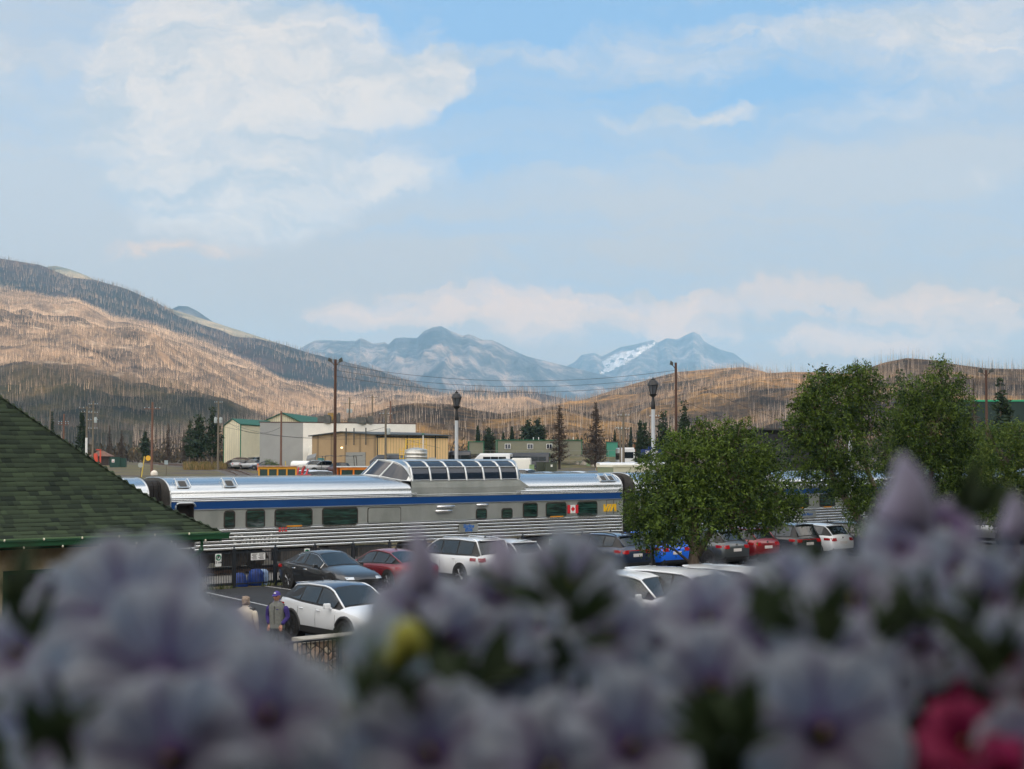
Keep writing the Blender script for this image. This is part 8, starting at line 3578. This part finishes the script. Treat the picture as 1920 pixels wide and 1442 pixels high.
# px, py, depth, radius px, facing x, facing up, kind, roll, var
BL = [(232, 1140, .50, 150, -.1, .5, 'w', .3, 0), (300, 1262, .47, 165, .1, .35, 'w', 1.1, 1), (425, 1236, .52, 100, .6, .5, 'p', .4, 2), (20, 1215, .55, 95, -.4, .6, 'w', 0, 1),
      (95, 1120, .66, 62, -.3, .8, 'w', .9, 2), (110, 1350, .50, 120, -.2, .3, 'w', 1.7, 3), (505, 1330, .45, 135, .4, .5, 'w', 2.2, 0), (310, 1420, .44, 150, 0, .2, 'w', .2, 2),
      (365, 1150, .62, 58, .5, .9, 'w', .3, 0), (150, 1250, .60, 80, -.8, .2, 'p', .5, 1), (505, 1300, .56, 66, .9, .4, 'w', 1.9, 1), (560, 1410, .48, 110, .3, .1, 'w', 2.9, 3),
      # middle
      (768, 1128, .58, 84, -.3, 1.1, 'w', 1.1, 0), (712, 1232, .50, 84, -.5, .3, 'g', .3, 1), (770, 1212, .60, 78, .5, .2, 'p', .9, 0), (850, 1195, .58, 84, .2, .4, 'w', 1.3, 3),
      (935, 1100, .60, 84, -.1, 1.0, 'w', .3, 2), (1075, 1085, .55, 104, .2, .8, 'w', .7, 1), (1150, 1180, .54, 92, .5, .3, 'w', 2.3, 0), (935, 1180, .62, 60, -.2, .2, 'w', 1.3, 1),
      (960, 1262, .58, 66, .3, -.2, 'w', .4, 2), (1020, 1290, .62, 70, .4, .3, 'w', .9, 1), (800, 1400, .46, 135, -.1, .5, 'w', 1.4, 3), (1040, 1432, .45, 150, .55, .9, 'w', .2, 1),
      (690, 1330, .60, 64, -.4, -.1, 'w', .2, 2), (1190, 1390, .46, 130, .2, .5, 'w', 2.1, 2), (640, 1335, .55, 60, -.6, .0, 'g', .1, 3), (1135, 1255, .6, 60, .2, .0, 'w', .1, 3),
      (905, 1330, .62, 54, 0, .4, 'w', 0, 1), (1090, 1330, .60, 58, -.3, .6, 'p', 2, 1), (735, 1190, .64, 60, .1, .6, 'w', 2.6, 2), (1010, 1160, .64, 58, -.2, .9, 'w', 1.6, 1),
      # right of centre
      (1325, 1150, .54, 92, -.2, .9, 'w', .4, 2), (1240, 1190, .56, 66, -.5, .6, 'w', 1.4, 1), (1420, 1120, .56, 92, -.3, 1.0, 'w', 1.8, 0), (1500, 1110, .54, 84, .3, .9, 'w', .2, 3),
      (1330, 1280, .50, 104, -.3, .3, 'w', .8, 0), (1440, 1240, .52, 96, .1, .5, 'p', .5, 3), (1560, 1250, .48, 118, .3, .4, 'w', 1.6, 1), (1600, 1110, .53, 98, -.1, 1.1, 'w', .9, 2),
      (1690, 1130, .56, 86, .3, .8, 'w', 2.7, 0), (1550, 1370, .43, 150, .1, .3, 'w', .1, 0), 
      (1690, 1015, .56, 74, -.4, .6, 'w', .4, 1), (1775, 975, .60, 66, .3, 1.2, 'p', 1.2, 2), (1800, 1060, .58, 74, .4, .6, 'w', 2.2, 0), (1870, 1110, .56, 72, .2, .7, 'w', .3, 3), (1905, 1040, .6, 44, .9, .9, 'w', .3, 0),
      (1730, 1200, .54, 84, .0, .4, 'w', 1.8, 2), (1840, 1200, .52, 78, .4, .5, 'w', 1.0, 1), (1650, 1290, .50, 96, .6, .1, 'w', .4, 2), (1900, 1230, .5, 80, .3, .3, 'w', 2.4, 0), (1760, 1090, .62, 56, -.6, .3, 'p', .4, 1),
      (1915, 1400, .46, 80, .2, .3, 'w', 2.4, 2)]
TOPX = [0, 60, 130, 250, 380, 400, 520, 560, 620, 660, 700, 780, 850, 900, 980, 1060, 1150, 1190, 1240, 1290, 1350, 1420, 1520, 1620, 1660, 1700, 1760, 1830, 1870, 1920]
TOPY = [1090, 1100, 1080, 1080, 1120, 1150, 1215, 1290, 1290, 1230, 1180, 1120, 1120, 1110, 1090, 1080, 1120, 1200, 1180, 1150, 1130, 1110, 1090, 1080, 1040, 1000, 960, 1010, 1040, 1000]


stems = {id(o_): MB() for o_ in PL}
for (px, py, Y, r, fx, fy, kd, ro, va) in BL:
    o_ = owner(px, Y)
    p_, nrm, R = bloom(o_, kd, px, py, Y, r * 1.07, fx + rgf.uniform(-.15, .15), fy + rgf.uniform(-.1, .1), ro, va)
    b0 = p_ - nrm * R * 1.1 - o_.location
    root_ = Vector((rgf.uniform(-.03, .03), rgf.uniform(-.02, .02), 0))
    mid = b0.lerp(root_, .5) + Vector((rgf.uniform(-.02, .02), .03, rgf.uniform(-.0, .03)))
    stems[id(o_)].tube([root_, mid, b0], [.0028, .0022, .0016], 5)
# smaller blooms further back fill the gaps between the large ones
for k in range(30):
    px = 20 + 1880 * ((k * .6180339) % 1)
    ty = float(np.interp(px, TOPX, TOPY))
    py = ty + 55 + rgf.random() * (1400 - ty) * .8
    if 520 < px < 720 and py < 1330:
        continue
    if (630 < px < 920 and 1270 < py < 1420) or (1220 < px < 1460 and py > 1290) or (1640 < px < 1900 and py > 1270):
        continue
    Y = rgf.uniform(.60, .70)
    o_ = owner(px, Y)
    p_, nrm, R = bloom(o_, 'p' if k % 6 == 0 else 'w', px, py, Y, rgf.uniform(55, 78), rgf.uniform(-.6, .6), rgf.uniform(0, .9), rgf.uniform(0, 6), k)
    b0 = p_ - nrm * R * 1.1 - o_.location
    stems[id(o_)].tube([Vector((0, 0, 0)), b0.lerp(Vector((0, 0, 0)), .5) + Vector((0, .02, .01)), b0], [.0026, .002, .0015], 5)
# crimson blooms
for (px, py, Y, r, fx, fy, ro, va) in ((1812, 1385, .47, 82, .0, .5, .3, 0), (1915, 1290, .50, 70, .3, .4, .9, 1), (1765, 1310, .56, 56, -.5, .3, 1.9, 2), (1880, 1440, .45, 66, .4, -.2, .2, 3), (1740, 1420, .5, 50, -.6, -.1, .2, 1)):
    p_, nrm, R = bloom(PL[5], 'r', px, py, Y, r, fx, fy, ro, va)
    b0 = p_ - nrm * R * 1.1 - PL[5].location
    stems[id(PL[5])].tube([Vector((0, 0, 0)), b0.lerp(Vector((0, 0, 0)), .5) + Vector((0, .02, .02)), b0], [.0028, .002, .0016], 5)
# wilted, pointed blooms standing up: a tube closed to a tip
for (px, pb, pt, Y, w, kd, o_) in ((782, 1110, 985, .56, 34, 'c', PL[2]), (935, 1090, 1002, .60, 36, 'c', PL[3]), (1690, 990, 850, .54, 52, 'c', PL[4]), (1893, 1010, 915, .60, 26, 'c', PL[4]), (1228, 1170, 1120, .56, 20, 'd', PL[3])):
    a_, b_ = at(px, pb, Y), at(px + (8 if px > 1500 else 0), pt, Y)
    m_ = MB()
    L_ = (b_ - a_).length
    R = w * Y / F
    pts, rs = [], []
    for k in range(9):
        t_ = k / 8
        pts.append(a_.lerp(b_, t_) - o_.location + Vector((.002 * math.sin(4 * t_), 0, 0)))
        rs.append(R * (1.0 - t_) ** .75 * (1 + .25 * math.sin(3 * t_)) + .0008)
    m_.tube(pts, rs, 10)
    wb = m_.build('folded_bloom', mat('folded lilac petal', (.50, .48, .58), .8, 0, (.38, .33, .48), 60, transl=.3), o_, smooth=180)
# yellow green buds
for (px, py, Y, r) in ((764, 1206, .47, 34), (752, 1228, .47, 24), (604, 1322, .47, 30), (622, 1345, .47, 24)):
    p_ = at(px, py, Y)
    m_ = MB()
    ellip(m_, (0, 0, 0), (r * Y / F, r * Y / F, 1.3 * r * Y / F), 8, 10)
    o_ = m_.build('bud', FYEL, PL[2], smooth=180)
    o_.location = p_ - PL[2].location
# leaves: pointed ovals, many through the mass
def leaf_faces(mb_, p_, d_, n_, L_, W_):
    s_ = d_.cross(n_).normalized()
    up2 = s_.cross(d_).normalized()
    pts = []
    N2 = 5
    for k in range(N2 + 1):
        t_ = k / N2
        w_ = W_ * math.sin(math.pi * min(.97, t_ * .92 + .04)) ** .8
        c_ = p_ + d_ * L_ * t_ - up2 * L_ * .25 * t_ * t_
        pts += [c_ - s_ * w_ + up2 * w_ * .3, c_, c_ + s_ * w_ + up2 * w_ * .3]
    mb_.add(pts, [(3 * k + a_, 3 * k + 3 + a_, 3 * k + 4 + a_, 3 * k + 1 + a_) for k in range(N2) for a_ in (0, 1)])


lv = {id(o_): MB() for o_ in PL}
cnt = {id(o_): 0 for o_ in PL}
for k in range(1300):
    px = rgf.uniform(-80, 2000)
    ty = float(np.interp(px, TOPX, TOPY))
    py = rgf.uniform(ty + 60, 1560)
    Y = rgf.uniform(.66, .90)
    if px < 700 and px > 540 and py < 1330:
        continue
    p_ = at(px, py, Y)
    o_ = owner(px, Y) if not (px > 1740 and py > 1290) else PL[5]
    d_ = Vector((rgf.gauss(0, 1), rgf.gauss(-.3, .8), rgf.gauss(.6, .7))).normalized()
    n_ = Vector((rgf.gauss(0, .5), -.6, 1)).normalized()
    leaf_faces(lv[id(o_)], p_ - o_.location, d_, n_, rgf.uniform(.014, .030), rgf.uniform(.0025, .0055))
for (xa, xb, ya, yb, nq) in ((700, 930, 1265, 1450, 130), (600, 700, 1345, 1450, 30), (1210, 1470, 1290, 1460, 190), (1630, 1900, 1270, 1450, 150), (1440, 1600, 1130, 1230, 50), (1010, 1110, 1090, 1260, 40), (0, 130, 1380, 1460, 50)):
    for q in range(nq):
        px, py, Y = rgf.uniform(xa, xb), rgf.uniform(ya, yb), rgf.uniform(.56, .70)
        o_ = owner(px, Y)
        d_ = Vector((rgf.gauss(0, .8), rgf.gauss(-.2, .6), rgf.gauss(.8, .6))).normalized()
        leaf_faces(lv[id(o_)], at(px, py, Y) - o_.location, d_, Vector((rgf.gauss(0, .5), -.8, .8)), rgf.uniform(.018, .034), rgf.uniform(.003, .0065))
for (px, py, Y, dx, dz) in ((40, 1130, .5, -.3, 1), (60, 1180, .5, .2, 1), (1045, 1110, .5, -.5, .8), (1062, 1130, .5, .6, .9), (1090, 1170, .5, -.3, .6), (1500, 1160, .48, -.6, .7), (1530, 1180, .48, .4, .9), (1410, 1140, .5, .5, .8),
                            (1545, 1220, .47, 0, 1), (1850, 1250, .47, -.4, 1), (1870, 1230, .47, .4, 1), (1735, 1150, .5, -.5, .9), (1800, 930, .56, .4, 1), (1825, 950, .56, .7, .8), (1905, 1120, .5, .2, 1), (1830, 1170, .48, -.8, .5),
                            (690, 1300, .47, .2, 1), (720, 1290, .47, .8, .5), (880, 1280, .5, -.3, 1), (1390, 1390, .42, 0, 1), (1360, 1370, .42, -.6, .8), (1330, 1340, .44, .5, .9), (140, 1420, .42, -.4, 1), (60, 1390, .44, .4, 1), (1640, 1190, .5, .5, 1)):
    for q in range(5):
        p_ = at(px + rgf.uniform(-14, 14), py + rgf.uniform(-5, 40), Y)
        o_ = owner(px, Y)
        d_ = Vector((dx + rgf.gauss(0, .4), rgf.gauss(-.1, .3), dz + rgf.gauss(0, .3))).normalized()
        leaf_faces(lv[id(o_)], p_ - o_.location, d_, Vector((rgf.gauss(0, .4), -1, .4)), rgf.uniform(.012, .024), rgf.uniform(.0018, .0036))
for o_ in PL:
    lv[id(o_)].build('leaves', FGREEN, o_, smooth=180)
    stems[id(o_)].build('stems', FGREEN, o_)
# wooden window box
bx = thing('window_box', (.02, .62, EYE - .44), 0, 'dark window box holding the petunias below the frame', 'planter')
m1 = MB()
for y_ in (-.11, .11):
    m1.box((0, y_, 0), (1.1, .015, .2))
for x_ in (-.55, .55):
    m1.box((x_, 0, 0), (.015, .235, .2))
m1.box((0, 0, -.09), (1.1, .22, .015))
m1.build('box_sides', TIM, bx)
m1 = MB()
m1.box((0, 0, .05), (1.08, .205, .06))
m1.build('soil', SOIL, bx)
